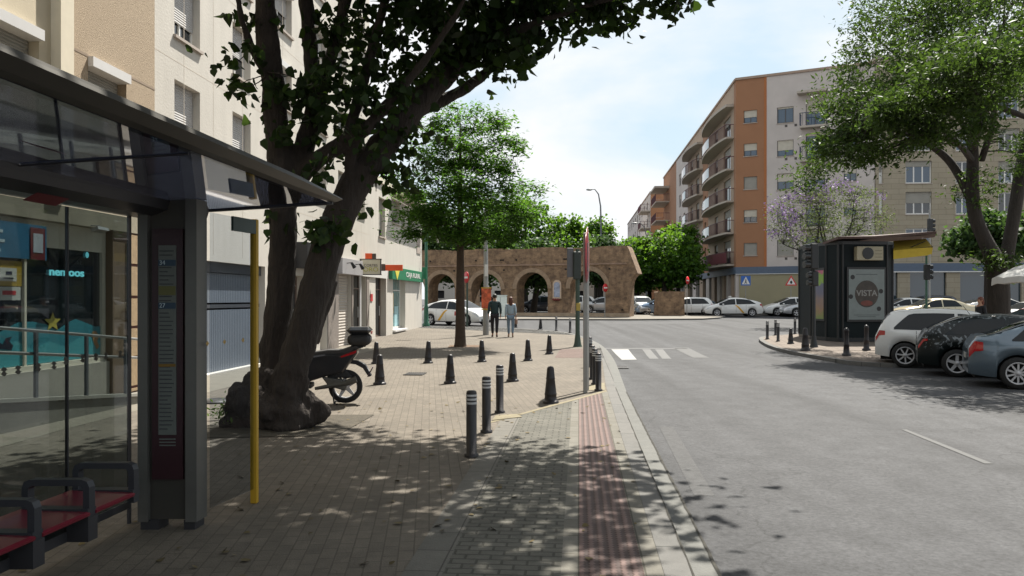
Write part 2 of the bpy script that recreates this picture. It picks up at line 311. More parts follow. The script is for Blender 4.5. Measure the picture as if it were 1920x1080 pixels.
lane('paving_band', -1.74, -1.50, BAND, .004)
lane('paving_blocks', -1.50, -.79, FRONT, .004)
lane('paving_band', -.79, -.68, PALE, .004)
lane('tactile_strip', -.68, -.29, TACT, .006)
lane('paving_band', -.29, -.173, PALE, .004)
rg = random.Random(2); ge = [(XK(y) + .21, y) for y in np.arange(2.5, 15, .12)]
slab('gutter_dirt', [(x + rg.uniform(.0, .012), y) for x, y in ge] + [(x - .008 - rg.uniform(0, .012), y) for x, y in ge[::-1]], RD + .017, 0, mat('gutter_dirt', (.028, .026, .02), .95, var=.3, scale=20), kind='structure')
slab('kerb_joint_dirt', [(XK(y) - .005 + .004 * math.sin(y * 9), y) for y in np.arange(2.5, 15, .2)] + [(XK(y) + .006, y) for y in np.arange(2.5, 15, .2)[::-1]], .0085, 0, MATS['gutter_dirt'], kind='structure')
# worn yellow edging where the kerb drops
ya, yb = yend(-1.9), yend(-.18)
slab('yellow_edging', [(XK(ya) - 1.9, ya + .02), (XK(yb) - .18, yb + .02), (XK(yb) - .18, yb + .22), (XK(ya) - 1.9, ya + .16)], .004, 0, YEL, kind='structure')
slab('yellow_kerb_patch', [(XK(14.1) - .52, 14.45), (XK(14.1) - .18, 14.45), (XK(15.7) - .18, 15.7), (XK(15.7) - .42, 15.7)], .007, 0, YEL, kind='structure')
slab('yellow_kerb_patch', [(XK(10.95) - 1.86, 10.85), (XK(10.95) - 1.45, 11.15), (XK(10.95) - 1.52, 11.45), (XK(10.95) - 1.82, 11.3)], .012, 0, YEL, kind='structure')
pk = [G(*p) for p in ((1040, 671), (1133, 671), (1127, 653), (1050, 655))]
slab('pink_paving', [(p.x, p.y) for p in pk], .004, 0, PINK, kind='structure')
# shop-side pale concrete pavement along the facade
slab('shop_pavement', [(-7.9, -8), (-6.05, -8), (-5.65, 10), (-4.9, 20), (-4.3, 27), (-5.75, 27), (-6.3, 19), (-6.7,13)], .004, 0, mat('pale_concrete', (.14, .125, .097), .85, var=.12, scale=3, bump=.2), kind='structure')
# soil square round the big tree
TX, TY = -3.1, 10.4
slab('tree_pit', [(TX - .9, TY - .95), (TX + 1.0, TY - .75), (TX + 1.15, TY + 1.0), (TX - .8, TY + .9)], .008, 0, mat('dry_soil', (.055, .046, .032), .95, var=.35, scale=9, bump=.8, bscale=30), kind='structure')
slab('tree_pit', [(-2.15, 26.9), (-1.1, 26.9), (-1.1, 27.9), (-2.15, 27.9)], .008, 0, mat('reddish_soil', (.12, .075, .045), .95, var=.3, scale=9, bump=.6), kind='structure')
# cobbles of road paint
PAINT = mat('road_paint', (.22, .22, .215), .7, var=.14, scale=8)
PAINTW = mat('road_paint_worn', (.076, .076, .075), .75, var=.18, scale=10)
def mark(name, pts, m): slab(name, [(p.x, p.y) for p in [G(a, b2, RD) for a, b2 in pts]], RD + .005, 0, m, kind='structure')
mark('crossing_bar', [(1146, 655), (1178, 655), (1194, 674.5), (1166, 675)], PAINT)
for a in (1204, 1228): mark('crossing_bar', [(a, 655), (a + 15, 655), (a + 31, 673), (a + 14, 673)], PAINTW)
mark('crossing_bar', [(1262, 652), (1290, 652), (1330, 671), (1300, 671)], mat('road_paint_faint', (.051, .051, .051), .75, var=.15, scale=10))
mark('stop_line', [(1130, 652.6), (1290, 653), (1290, 654.3), (1130, 654)], PAINTW)
mark('lane_line', [(1690, 806), (1700, 806), (1862, 870), (1846, 870)], mat('road_paint_faint', None))
OLD = mat('asphalt_old_patch', (.043, .043, .046), .85, var=.25, scale=30, bump=.4, bscale=70)
def patch_(pts, m): slab('road_patch', [(p.x, p.y) for p in [G(a, b2, RD) for a, b2 in pts]], RD + .0025, 0, m, kind='structure')
patch_([(1150, 604), (1300, 603), (1320, 606.5), (1145, 608.5)], OLD); patch_([(1500, 612), (1640, 616), (1650, 619), (1490, 615)], OLD)
patch_([(1236, 800), (1262, 800), (1340, 930), (1302, 930)], mat('asphalt_edge_worn', (.047, .047, .048), .85, var=.35, scale=14, bump=.6, bscale=60))
# drains and covers
IRON = mat('cast_iron', (.045, .043, .042), .55, .4, var=.25, scale=14, bump=.3)
def cover(px, py, w_, d_, rd, label, round_=False):
    p = G(px, py, rd); mb = MB()
    if round_: mb.lathe((0, 0, 0), [(0, .012), (w_ * .86, .012), (w_ * .86, .006), (w_ * .93, .006), (w_ * .93, .016), (w_, .016), (w_, 0)], 28)
    else:
        for k in range(9): mb.box((-w_ / 2 + w_ * (k + .5) / 9, 0, .008), (w_ / 16, d_, .012))
        mb.box((0, d_ / 2, .008), (w_, .03, .014)); mb.box((0, -d_ / 2, .008), (w_, .03, .014)); mb.box((0,0,.003),(w_,d_,.004))
    o = mb.build('drain_grate' if not round_ else 'manhole_cover', IRON, loc=(p.x, p.y, p.z + .006), label=label, cat='drain cover'); o.rotation_euler.z = -ANG
cover(778, 702, .42, .5, 0, 'small dark iron grate set in the plaza paving between the bollards')
cover(1168, 690, .26, .55, RD, 'dark gutter grate at the kerb near the white crossing bar')
cover(404, 753, .33, .33, 0, 'round pale manhole cover in front of the garage door left of the tree', True)
# ------------------------------------------------ far island with the aqueduct
isl = [(500, 596.5), (1180, 598), (1315, 597), (1345, 595), (1356, 592.5), (1345, 590), (1300, 588.5), (1230, 587.5)]
ip = [G(*p) for p in isl]; ip2 = [(p.x, p.y) for p in ip] + [(8, 64), (-30, 72)]
ISL = mat('island_concrete', (.135, .12, .098), .85, var=.15, scale=2, bump=.2)
slab('island_pavement', ip2, 0, .2, ISL, kind='structure')
ik = [(p.x, p.y) for p in ip]
strip('island_kerb', offset_line(ik, -.16), ik, -.005, .2, KERB, kind='structure')
# ------------------------------------------------ kiosk island, right
kp = [(1680, 622), (1488, 626), (1432, 629.5), (1419, 635), (1444, 650), (1504, 662.5), (1554, 671), (1595, 678), (1674, 682)]
kp = [G(*p) for p in kp]; kp = [(p.x, p.y) for p in kp]
k2 = [kp[0]] + kp[1:]; kk = [kp[0]] + densify(kp[1:], 2) + [(14.2, 21.3), (13.5, 10), (12.6, -8)]
KP = paving('kiosk_paving', (.40, .33, .27), (.35, .28, .23), (.2, .17, .14), .4, .4, .2, bump=.3, stain=.12, off=0, ms=.012)
slab('kiosk_pavement', offset_line(kk, .17) + [(70, -8), (70, kk[0][1])], 0, .3, KP, kind='structure')
strip('kiosk_kerb', offset_line(kk, .17), kk, .004, .3, KERB, kind='structure')
slab('far_pavement', [(17.5, 64.5), (70, 38.5), (120, 30), (140, 90), (75, 500), (50, 500)], .02, .2, mat('far_concrete', (.13, .12, .105), .85, var=.1, scale=1), kind='structure')
mark('parking_line', [(1690, 741), (1860, 748), (1860, 750.5), (1690, 743.5)], MATS['road_paint_faint'])
mark('parking_line', [(1600, 695), (1690, 700), (1690, 702), (1600, 697)], MATS['road_paint_faint'])

# ================================================ WINDOWS AND WALLS
GLD = glass('window_glass_dark', (.018, .024, .03)); GLB = glass('window_glass_blue', (.03, .06, .10)); 
FRW = mat('window_frame_white', (.62, .62, .6), .5, var=.05); FRD = mat('window_frame_dark', (.05, .05, .055), .4, var=.05)
BLD = slats('roller_blind_grey', (.40, .39, .38), pitch=.05); BLC = slats('roller_blind_cream', (.46, .43, .36), pitch=.05); BLX = slats('roller_blind_dull', (.26, .25, .22), pitch=.05)
SILL = mat('stone_sill', (.37, .32, .28), .8, var=.1, scale=3)
WBOX = mat('blind_box_white', (.58, .57, .56), .5, var=.05, scale=3)
def wall_grid(mb, O, e, n, s0, s1, z0, z1, holes, depth, mi=0, back=True):
    P = lambda s, z, d=0: O + e * s + n * d + Z * z
    hs = [h for h in holes if h[1] > s0 and h[0] < s1]
    ss = sorted({s0, s1, *[min(max(a, s0), s1) for h in hs for a in h[:2]]}); zs = sorted({z0, z1, *[min(max(a, z0), z1) for h in hs for a in h[2:4]]})
    for a, b_ in zip(ss[:-1], ss[1:]):
        for c, d in zip(zs[:-1], zs[1:]):
            m = ((a + b_) / 2, (c + d) / 2)
            if any(h[0] < m[0] < h[1] and h[2] < m[1] < h[3] for h in hs): continue
            mb.quad(P(a, c), P(b_, c), P(b_, d), P(a, d), mi)
    for h in hs:
        a, b_, c, d = h[:4]
        for u, v in (((a, c), (a, d)), ((b_, c), (b_, d)), ((a, d), (b_, d)), ((a, c), (b_, c))):
            mb.quad(P(*u), P(*v), P(*v, -depth), P(*u, -depth), mi)
def window(parent, O, e, n, a, b_, c, d, depth, blind=.6, fr=FRW, bl=BLD, gl=GLD, sill=True, box=False, panes=2, fw=.045):
    mb = MB(); D = -depth
    mb.obox(O, e, n, a, b_, c, c + fw, D - .05, D); mb.obox(O, e, n, a, b_, d - fw, d, D - .05, D)
    mb.obox(O, e, n, a, a + fw, c + fw, d - fw, D - .05, D); mb.obox(O, e, n, b_ - fw, b_, c + fw, d - fw, D - .05, D)
    for k in range(1, panes):
        x = a + (b_ - a) * k / panes; mb.obox(O, e, n, x - fw / 2, x + fw / 2, c + fw, d - fw, D - .045, D + .003)
    if sill: mb.obox(O, e, n, a - .05, b_ + .05, c - .06, c - .003, -depth * .9, .06, 1)
    if box: mb.obox(O, e, n, a - .0, b_ + .0, d - .16, d - .004, D + .01, .09, 2)
    w_ = mb.build('window', [fr, SILL, WBOX], parent)
    g = MB(); g.quad(*[O + e * s + n * (D - .03) + Z * z for s, z in ((a, c), (b_, c), (b_, d), (a, d))]); g.build('glass', gl, w_, recalc=False)
    if blind > 0:
        q = MB(); q.obox(O, e, n, a + fw * .5, b_ - fw * .5, d - (d - c) * blind, d - .01, D - .002, D + .02); q.build('blind', bl, w_)
    return w_
# ================================================ LEFT APARTMENT BLOCK
LO = Vector((-6.5, 16.8, 0)); LE = Vector((.0723, .9974, 0)).normalized(); LN = Vector((LE.y, -LE.x, 0))
def FS(px, py, O=LO, e=LE):
    r = (px - CX) / F; t_ = (r * O.y - O.x) / (e.x - r * e.y); Y = O.y + e.y * t_
    return t_, HC + (HZ - py) / F * Y
S = lambda px: FS(px, 0)[0]
CREAM = mat('cream_render', (.50, .47, .42), .85, var=.05, scale=.9, bump=.25, bscale=25)
n, l, b = nodes(CREAM)     # rain streaks and joints
t = n['Texture Coordinate']; mpp = n.new('ShaderNodeMapping'); mpp.inputs['Scale'].default_value = (2.2, 2.2, .5); l.new(t.outputs['Object'], mpp.inputs['Vector']); ns = n.new('ShaderNodeTexNoise'); ns.inputs['Scale'].default_value = 1.3; ns.inputs['Detail'].default_value = 5; l.new(mpp.outputs[0], ns.inputs['Vector'])
r_ = n.new('ShaderNodeMapRange'); r_.inputs['From Min'].default_value = .3; r_.inputs['From Max'].default_value = .75; r_.inputs['To Min'].default_value = 1.03; r_.inputs['To Max'].default_value = .92; l.new(ns.outputs['Fac'], r_.inputs['Value'])
base = b.inputs['Base Color'].links[0].from_socket; q = n.new('ShaderNodeVectorMath'); q.operation = 'SCALE'; l.new(base, q.inputs[0]); l.new(r_.outputs[0], q.inputs['Scale']); l.new(q.outputs[0], b.inputs['Base Color'])
TAN = mat('pebbledash_tan', (.36, .28, .195), .95, var=.16, scale=45, bump=.8, bscale=90, detail=8)
YCR = mat('yellow_cream_render', (.51, .44, .32), .85, var=.07, scale=2, bump=.2)
JNT = mat('panel_joint', (.25, .19, .14), .9, var=.1)
REVEAL = mat('reveal_brown', (.42, .35, .28), .9, var=.08)
LB = empty('apartment_building', 'long cream and tan apartment building with shops, on the left of the street', 'building', (LO.x, LO.y, 0))
INV = Matrix.Translation((-LO.x, -LO.y, 0))
OO = Vector((0, 0, 0))                                     # parts are built relative to the building's base
sA, sB, sC, sD, sE = S(-2500) if False else -17.0, S(120), S(290), S(693), S(791)
rows = [4.74, 6.80, 8.86, 10.92, 12.98]; WH = 1.2
colC = [(327, 375, 0), (436, 470, 0), (515, 547, 1), (590, 612, 1), (634, 650, 0), (671, 684, 0)]
hC = [(S(a), S(b2), z, z + WH, bx) for a, b2, bx in colC for z in rows]
tz = FS(165, 105)[1]
hB = [(S(165), S(237), tz - 1.2 + k * 2.06, tz + k * 2.06, 1) for k in range(5) if k != 1 and k != 3]
az = FS(0, 20)[1]
hA = [(S(-60), S(73), az - 1.25 + k * 2.06, az + k * 2.06, 1) for k in range(0, 4, 2)] 
LZ = 2.80                                              # underside of the concrete lintel
garage = (S(375), S(497), .03, 2.46)
shop = (S(-420), S(211), .55, 2.8 - .0)
doors = [(S(600), S(613), .02, 2.5, 'd'), (S(634), S(658), .02, 2.5, 's'), (S(662), S(686), .02, 2.55, 'd'), (S(704), S(724), .05, 2.6, 'd'), (S(737), S(760), .28, 2.62, 'w'), (S(536),S(572),.02,2.3,'d')]
TOPZ = 14.2
mb = MB(); wall_grid(mb, OO, LE, LN, sA, S(95), 3.3, TOPZ, [h for h in hA], .22); mb.build('wall', YCR, LB)
mb = MB(); mb.obox(OO, LE, LN, S(95), sB, 3.3, TOPZ, -.1, .16); mb.build('pilaster', mat('pilaster_cream', (.62, .56, .44), .85, var=.06), LB)
mb = MB(); wall_grid(mb, OO, LE, LN, sB, sC, 3.3, TOPZ, hB, .22)
for k in range(5):
    z = FS(120, 82)[1] + k * 2.06
    if k != 1 and k != 3: mb.obox(OO, LE, LN, sB, sC, z - .02, z + .02, -.005, .004, 1)
mb.build('wall', [TAN, JNT], LB)
mb = MB(); wall_grid(mb, OO, LE, LN, sC, sD, 2.6, TOPZ, [h for h in hC], .22); mb2 = mb
for z in (4.1, 6.3, 8.4, 10.5): mb.obox(OO, LE, LN, sC, sD, z - .006, z + .006, -.003, .002, 1)
for s in (S(345), S(400), S(455), S(530), S(600), S(642), S(677)): mb.obox(OO, LE, LN, s - .006, s + .006, 2.6, 14, -.003, .0025, 1)
mb.build('wall', [CREAM, mat('faint_joint', (.5, .44, .37), .9)], LB)
# ground floor walls
gh = [garage] + doors
mb = MB(); wall_grid(mb, OO, LE, LN, sC + 1.3, sE, -.1, 2.6, gh, .3); mb.build('wall', CREAM, LB)
# low end section
hD = []
for (a, b2, yt, ys) in ((678, 693, 372, 429), (710, 722, 368, 442), (735, 749, 372, 416), (753, 759, 395, 423), (765, 775, 394, 429)):
    hD.append((S(a), S(b2), FS(a, ys)[1], min(FS(a, yt)[1], 6.1) if a > 700 else 5.9, 0))
mb = MB(); wall_grid(mb, OO, LE, LN, sD, sE, 2.6, 6.35, hD[1:], .22)
mb.build('wall', CREAM, LB)
# eave slab over the far end, casts the slanting shade
mb = MB(); mb.obox(OO, LE, LN, sD, sE + .25, 6.35, 6.55, -9, .08); mb.obox(OO, LE, LN, S(735), sE + .3, 6.15, 6.4, .1, .55); mb.build('eave', mat('eave_render', (.6, .54, .45), .85, var=.06), LB)
# shell: roof, end and back walls
mb = MB()
mb.obox(OO, LE, LN, sA, sD, TOPZ, TOPZ + .25, -10, .12)
P = lambda s, z, d: LE * s + LN * d + Z * z
mb.quad(P(sD, 6.3, 0), P(sD, 14.2, 0), P(sD, 14.2, -10), P(sD, 6.3, -10)); mb.quad(P(sE, 0, 0), P(sE, 6.4, 0), P(sE, 6.4, -10), P(sE, 0, -10))
mb.quad(P(sA, 0, -10), P(sE, 0, -10), P(sE, 6.4, -10), P(sA, 6.4, -10)); mb.quad(P(sA, 6.4, -10), P(sD, 6.4, -10), P(sD, 14.2, -10), P(sA, 14.2, -10)); mb.quad(P(sA, 0, 0), P(sA, 14.2, 0), P(sA, 14.2, -10), P(sA, 0, -10))
mb.build('shell', CREAM, LB)
dk = mat('dark_interior', (.02, .02, .022), .9, var=.1)
mb = MB(); mb.quad(P(sA, 0, -.9), P(sE, 0, -.9), P(sE, 6.2, -.9), P(sA, 6.2, -.9)); mb.quad(P(sA, 3.3, -.6), P(sD, 3.3, -.6), P(sD, 14, -.6), P(sA, 14, -.6)); mb.build('interior', dk, LB)
rnd = random.Random(4)
for h in hC: window(LB, OO, LE, LN, *h[:4], .17, rnd.choice((.55, .62, .7, .6, .85)), FRW, BLD, GLD, True, bool(h[4]))
for h in hB + hA: window(LB, OO, LE, LN, *h[:4], .17, .92, FRD, BLX, GLD, False, True, fw=.05)
for h in hD[1:]: window(LB, OO, LE, LN, *h[:4], .17, .8, FRD, BLX, GLD, True, False)
# concrete lintel above the corner shop and garage, stained
LIN = mat('lintel_concrete', (.24, .215, .16), .9, var=.2, scale=2.5, bump=.3)
mb = MB(); mb.obox(OO, LE, LN, sA, sC + 1.5, LZ, 3.3, -.4, .05); mb.build('lintel', LIN, LB)
mb = MB(); mb.obox(OO, LE, LN, S(211.5), S(238), 0, LZ, -.3, .0); mb.build('pillar', mat('brown_pillar', (.15, .10, .06), .7, var=.15), LB)
mb = MB()
zz = [0, .1, .62, 1.15, 1.68, 2.24, LZ]; qs, qe = S(239), sC + 1.32
for a, b2 in zip(zz[:-1], zz[1:]): mb.obox(OO, LE, LN, qs, qe, a + .025, b2 - .025, -.3, .04)
mb.obox(OO, LE, LN, qs + .01, qe - .01, 0, LZ, -.3, .015, 1); mb.build('quoin_pillar', [mat('sandstone', (.28, .20, .115), .9, var=.22, scale=7, bump=.5), mat('quoin_joint', (.09, .035, .03), .8)], LB)
# corner shop front
sh0, sh1 = shop[0], shop[1]
MARB = mat('marble_base', (.33, .31, .27), .5, var=.14, scale=1.6, bump=.05)
mb = MB(); mb.obox(OO, LE, LN, sh0, sh1, -.05, .60, -.35, -.05); mb.build('shop_base', MARB, LB)
sf = MB(); sf.obox(OO, LE, LN, sh0, sh1, .60, .68, -.24, -.1); sf.obox(OO, LE, LN, sh0, sh1, 2.42, LZ - .003, -.26, -.12)
sf.obox(OO, LE, LN, S(205), sh1 - .003, .68, 2.42, -.22, -.12); sf.obox(OO, LE, LN, S(61), S(65), .68, 2.42, -.2, -.12)
SW = sf.build('shop_window', mat('shop_frame_cream', (.62, .58, .48), .6, var=.05), LB)
g = MB(); g.quad(*[OO + LE * s - LN * .17 + Z * z for s, z in ((sh0, .68), (sh1, .68), (sh1, 2.42), (sh0, 2.42))]); g.build('glass', glass('shop_glass', (.012, .018, .02)), SW, recalc=False)
def sticker(name, pts, m, d=-.155, parent=SW, th=.004):
    q = MB(); q.prism([OO + LE * s + LN * d + Z * z for s, z in pts], LN * th); return q.build(name, m, parent)
TEAL = mat('teal_vinyl', (.03, .20, .25), .4, var=.08); TEAL2 = mat('teal_vinyl_light', (.06, .30, .34), .4, var=.08)
w0 = [FS(px, py) for px, py in ((-120, 640), (0, 634), (25, 620), (55, 604), (80, 603), (105, 608), (125, 620), (145, 605), (160, 598), (175, 604), (195, 612), (205, 612))]
for k_ in range(len(w0)): w0[k_] = (w0[k_][0], w0[k_][1])
sticker('wave_graphic', w0 + [(S(205), .69), (S(-120), .69)], TEAL, d=-.16)
w1 = [FS(px, py) for px, py in ((-120, 668), (20, 645), (50, 640), (80, 655), (110, 640), (140, 650), (175, 628), (204, 640))]
sticker('wave_graphic', w1 + [(S(204), .69), (S(-120), .69)], TEAL2, d=-.155)
# small whale silhouette, yellow star, orange sea horse shape
wh = [FS(px, py) for px, py in ((-30, 640), (0, 634), (15, 640), (24, 646), (30, 634), (41, 631), (36, 640), (43, 648), (40, 657), (28, 655), (10, 654), (-30, 652))]
sticker('whale_graphic', wh, mat('navy_vinyl', (.012, .018, .035), .4), d=-.148)
cs = FS(116, 604)
sticker('star_graphic', [(cs[0] + (.20 if k % 2 == 0 else .09) * math.sin(k * math.pi / 5) * 1.0, cs[1] + (.15 if k % 2 == 0 else .065) * math.cos(k * math.pi / 5)) for k in range(10)], mat('yellow_vinyl', (.42, .36, .06), .5), d=-.148)
sh = [FS(px, py) for px, py in ((189, 622), (196, 620), (201, 630), (198, 640), (202, 650), (197, 655), (193, 645), (190, 636))]
sticker('coral_graphic', sh, mat('orange_vinyl', (.30, .16, .06), .5), d=-.148)
def poster(name, px0, py0, px1, py1, m, d=-.145, parent=SW): 
    (a, z0), (b2, _) = FS(px0, py0), FS(px1, py0); z1 = FS(px0, py1)[1]
    q = MB(); q.obox(OO, LE, LN, a, b2, z1, z0, d, d + .006); return q.build(name, m, parent), (a, b2, z1, z0)
BLUE = mat('blue_poster', (.02, .12, .22), .4, var=.25, scale=3)
po, (a, b2, c, d) = poster('poster', -120, 398, 78, 474, BLUE, d=.07)
for k, wd in enumerate((.9, 1.25, .5)):
    q = MB(); q.obox(OO, LE, LN, b2 - 1.2 - wd * .4, b2 - 1.0 + wd * .1, d - .16 - k * .13, d - .12 - k * .13, 0.077, .081); q.build('poster_line', mat('pale_ink', (.4, .5, .55), .5), po)
q = MB(); q.obox(OO, LE, LN, b2 - .36, b2 - .05, c + .0, d - .04, 0.077, .088); q.obox(OO, LE, LN, b2 - .31, b2 - .1, c + .1, d - .12, 0.0885, .093, 1); q.build('phone_picture', [mat('dark_red_ink', (.12, .015, .02), .4), mat('pale_screen', (.35, .38, .42), .4)], po)
po, (a, b2, c, d) = poster('poster', -120, 478, 59, 533, mat('mustard_poster', (.36, .24, .02), .5, var=.08))
for k in range(4):
    q = MB(); x = b2 - .12 - k * .45; q.obox(OO, LE, LN, x - .34, x, c + .07, d - .10, -.139, -.135); q.build('card', mat('white_card', (.5, .5, .46), .5, var=.03), po)
    q = MB(); q.obox(OO, LE, LN, x - .22, x - .1, c + .16, d - .15, -.134, -.132); q.obox(OO, LE, LN, x - .27, x - .07, c + .10, c + .12, -.134, -.132); q.build('pictogram', mat('navy_ink', (.01, .012, .03), .5), po)
po, (a, b2, c, d) = poster('poster', 8, 537, 56, 563, mat('white_card', None))
q = MB(); q.obox(OO, LE, LN, a + .15, b2 - .1, (c + d) / 2 - .02, (c + d) / 2 + .04, -.139, -.136); q.build('poster_line', mat('red_ink', (.45, .03, .03), .5), po)
p = FS(143, 511)
CY = mat('cyan_neon', (.15, .6, .65), .4, emit=((.18, .62, .70), .55))
text_mesh('nemoos', .17, frameM(LE * p[0] - LN * .15 + Z * p[1], LE, LN), 'lettering', CY, SW, ext=.006, sx=1.6, bold=.004)
p = FS(180, 478); q = MB(); q.ball(LE * p[0] - LN * .15 + Z * p[1], (.02, .04, .05)); q.build('lettering', CY, SW)
# lamp on the lintel
p = FS(165, 431); pp = LO + LE * p[0] + Z * p[1]
q = MB(); q.tube([pp + LN * -.1 + Z * .08, pp + LN * .2 + Z * .06], .012, 6); q.box(pp + LN * .2 + Z * 0, (.12, .34, .05), 0, 0, Matrix.Rotation(R(-20), 4, 'Y')); q.build('wall_lamp', mat('brushed_steel', (.45, .45, .44), .4, .8), label='small steel spotlight above the shop window with the sea graphics', cat='lamp')
mat('ochre_sticker', (.42, .28, .08), .6)
# garage door
a, b2, c, d = garage
GBL = mat('garage_blue_grey', (.125, .145, .175), .5, var=.07, scale=1.2); n, l, b = nodes(GBL)
t = n['Texture Coordinate']; wv = n.new('ShaderNodeTexWave'); wv.bands_direction = 'Y'; wv.inputs['Scale'].default_value = 3.4; l.new(t.outputs['Object'], wv.inputs['Vector']); bp = n.new('ShaderNodeBump'); bp.inputs['Strength'].default_value = .3; bp.inputs['Distance'].default_value = .03; l.new(wv.outputs['Fac'], bp.inputs['Height']); l.new(bp.outputs[0], b.inputs['Normal'])
q = MB(); q.obox(OO, LE, LN, a, b2, c, 1.40, -.30, -.16); q.obox(OO, LE, LN, a, b2, 1.44, 1.52, -.3, -.15, 1); q.obox(OO, LE, LN, a, b2, 1.56, 2.22, -.3, -.17); q.obox(OO, LE, LN, a, b2, 2.23, d, -.3, -.1, 1)
GD = q.build('garage_door', [GBL, mat('garage_dark', (.05, .055, .065), .5)], LB)
for k in range(0):
    s = a + (b2 - a) * (.1 + .17 * k); q = MB(); q.obox(OO, LE, LN, s - .08, s + .08, .80, .83, -.155, -.15); q.obox(OO, LE, LN, s - .03, s + .03, .77, .86, -.149, -.146); q.build('sticker', mat('ochre_sticker', (.42, .28, .08), .6), GD)
# doors and shutters
SHUT = slats('shutter_beige', (.44, .40, .36), pitch=.10, depth=1.0)
for s0_, s1_, z0_, z1_, kd in doors:
    q = MB()
    if kd == 's': q.obox(OO, LE, LN, s0_, s1_, z0_, z1_, -.3, -.12); q.build('shutter', SHUT, LB)
    else:
        f = .07; D0, D1 = -.33, -.24
        q.obox(OO, LE, LN, s0_, s0_ + f, z0_, z1_, D0, D1); q.obox(OO, LE, LN, s1_ - f, s1_, z0_, z1_, D0, D1); q.obox(OO, LE, LN, s0_ + f, s1_ - f, z1_ - f, z1_, D0, D1); q.obox(OO, LE, LN, s0_ + f, s1_ - f, z0_, z0_ + .1, D0, D1); q.obox(OO, LE, LN, s0_ + f, s1_ - f, 2.0, 2.05, D0, D1)
        w_ = q.build('shop_door' if kd == 'd' else 'shop_window', mat('door_frame_brown', (.14, .10, .08), .5) if kd == 'd' else FRW, LB)
        q = MB(); q.quad(*[OO + LE * s - LN * .28 + Z * z for s, z in ((s0_, z0_), (s1_, z0_), (s1_, z1_), (s0_, z1_))]); q.build('glass', GLD if kd == 'd' else glass('teal_window_glass', (.10, .22, .23)), w_, recalc=False)
        if kd == 'd': q = MB(); q.tube([LE * (s1_ - .4) - LN * .2 + Z * .95, LE * (s1_ - .4) - LN * .2 + Z * 1.35], .02, 6); q.build('handle', mat('brushed_steel', None), w_)
        if kd == 'w':
            q = MB(); q.obox(OO, LE, LN, s0_ - .05, s1_ + .1, z0_ - .08, z0_ - .002, -.3, .12); q.build('sill', WBOX, w_)
            q = MB(); q.obox(OO, LE, LN, s0_ + .6, s0_ + 1.3, 1.0, 1.9, -.275, -.27); q.obox(OO, LE, LN, s0_ + 1.5, s1_ - .3, .4, 1.3, -.275, -.27, 1); q.build('poster', [mat('ochre_sticker', None), mat('pale_blue_poster', (.3, .5, .55), .5)], w_)
# grey stone panels beside the shutter
for a, b2 in ((614, 633.5), (658.5, 661.5), (686.5, 691)): q = MB(); q.obox(OO, LE, LN, S(a), S(b2), 0, 2.5, -.1, .03); q.build('stone_panel', mat('grey_stone', (.22, .19, .17), .6, var=.12), LB)
q = MB(); p = FS(694, 558); q.obox(OO, LE, LN, p[0], p[0] + .35, p[1] - .14, p[1] + .14, .0, .02); q.build('notice', mat('red_ink', None), LB)
q = MB(); q.obox(OO, LE, LN, S(672), S(674), 0.1, 2.5, .02, .07); q.build('drainpipe', mat('pipe_grey', (.5, .5, .5), .5), LB)
# lattice plate on the corner
q = MB(); p = FS(781, 462)
for k in range(3): q.obox(OO, LE, LN, p[0], p[0] + 1.0, p[1] + .5 - k * .42, p[1] + .8 - k * .42, .0, .03)
q.build('street_name_plate', mat('plate_tile', (.40, .34, .30), .6, var=.5, scale=14), LB)
# ================================================ SHOP SIGNS ON THE LEFT BLOCK (things of their own)
WHT = mat('sign_white', (.6, .6, .58), .5, var=.04); BLK = mat('sign_black', (.012, .012, .014), .4, var=.1); GRN = mat('sign_green', (.012, .16, .075), .5, var=.06); ORG = mat('sign_orange', (.72, .09, .02), .5, var=.06)
def wp(s, z, d=0): return LO + LE * s + LN * d + Z * z
def fascia(name, px0, px1, yt, yb, d, m, label, cat='sign'):
    (a, z1), z0 = FS(px0, yt), FS(px0, yb)[1]; q = MB(); q.obox(LO, LE, LN, a, S(px1), z0, z1, .004, d); return q.build(name, m, bevel=.006, label=label, cat=cat), (a, S(px1), z0, z1)
# projecting black box sign with a big S
a = S(556); z0, z1 = FS(575, 505)[1], FS(575, 458)[1]
q = MB(); q.obox(LO, LE, LN, S(553), S(590), z0, z1, .004, .35); o = q.build('shop_sign', BLK, bevel=.01, label='black box sign with a large white S and AN, behind the leaning trunk', cat='sign')
text_mesh('S', .52, frameM(wp(S(566), (z0 + z1) / 2 + .12, .356), LE, LN), 'lettering', WHT, o, sx=1.9); text_mesh('AN', .17, frameM(wp(S(567), z0 + .14, .356), LE, LN), 'lettering', WHT, o, sx=1.9)
o.data.update()
f_, k = fascia('shop_sign', 630, 669, 483, 513, .22, mat('sign_grey', (.33, .32, .33), .5, var=.06), 'plain grey fascia board above the roller shutter')
q = MB(); zt = (k[2] + k[3]) / 2 + .10
for i in range(2):
    s = k[0] + .5 + 1.1 * i; q.tube([wp(s, zt, .2), wp(s, zt + .02, .40)], .015, 6); q.tube([wp(s, zt + .02, .38), wp(s + .1, zt - .14, .46)], [.04, .07], 8)
    q.build('sign_lamp', BLK, f_); q = MB()
f_, k = fascia('shop_sign', 670, 724, 492, 517, .06, WHT, 'blank white fascia board between the grey fascia and the green one')
f_, k = fascia('shop_sign', 729, 788, 500, 523, .16, GRN, 'green fascia sign with white letters CAJA RURAL at the building corner')
text_mesh('CAJA RURAL', .31, frameM(wp(k[0] + (k[1] - k[0]) * .64, (k[2] + k[3]) / 2, .166), LE, LN), 'lettering', WHT, f_, sx=2.0, bold=.006)
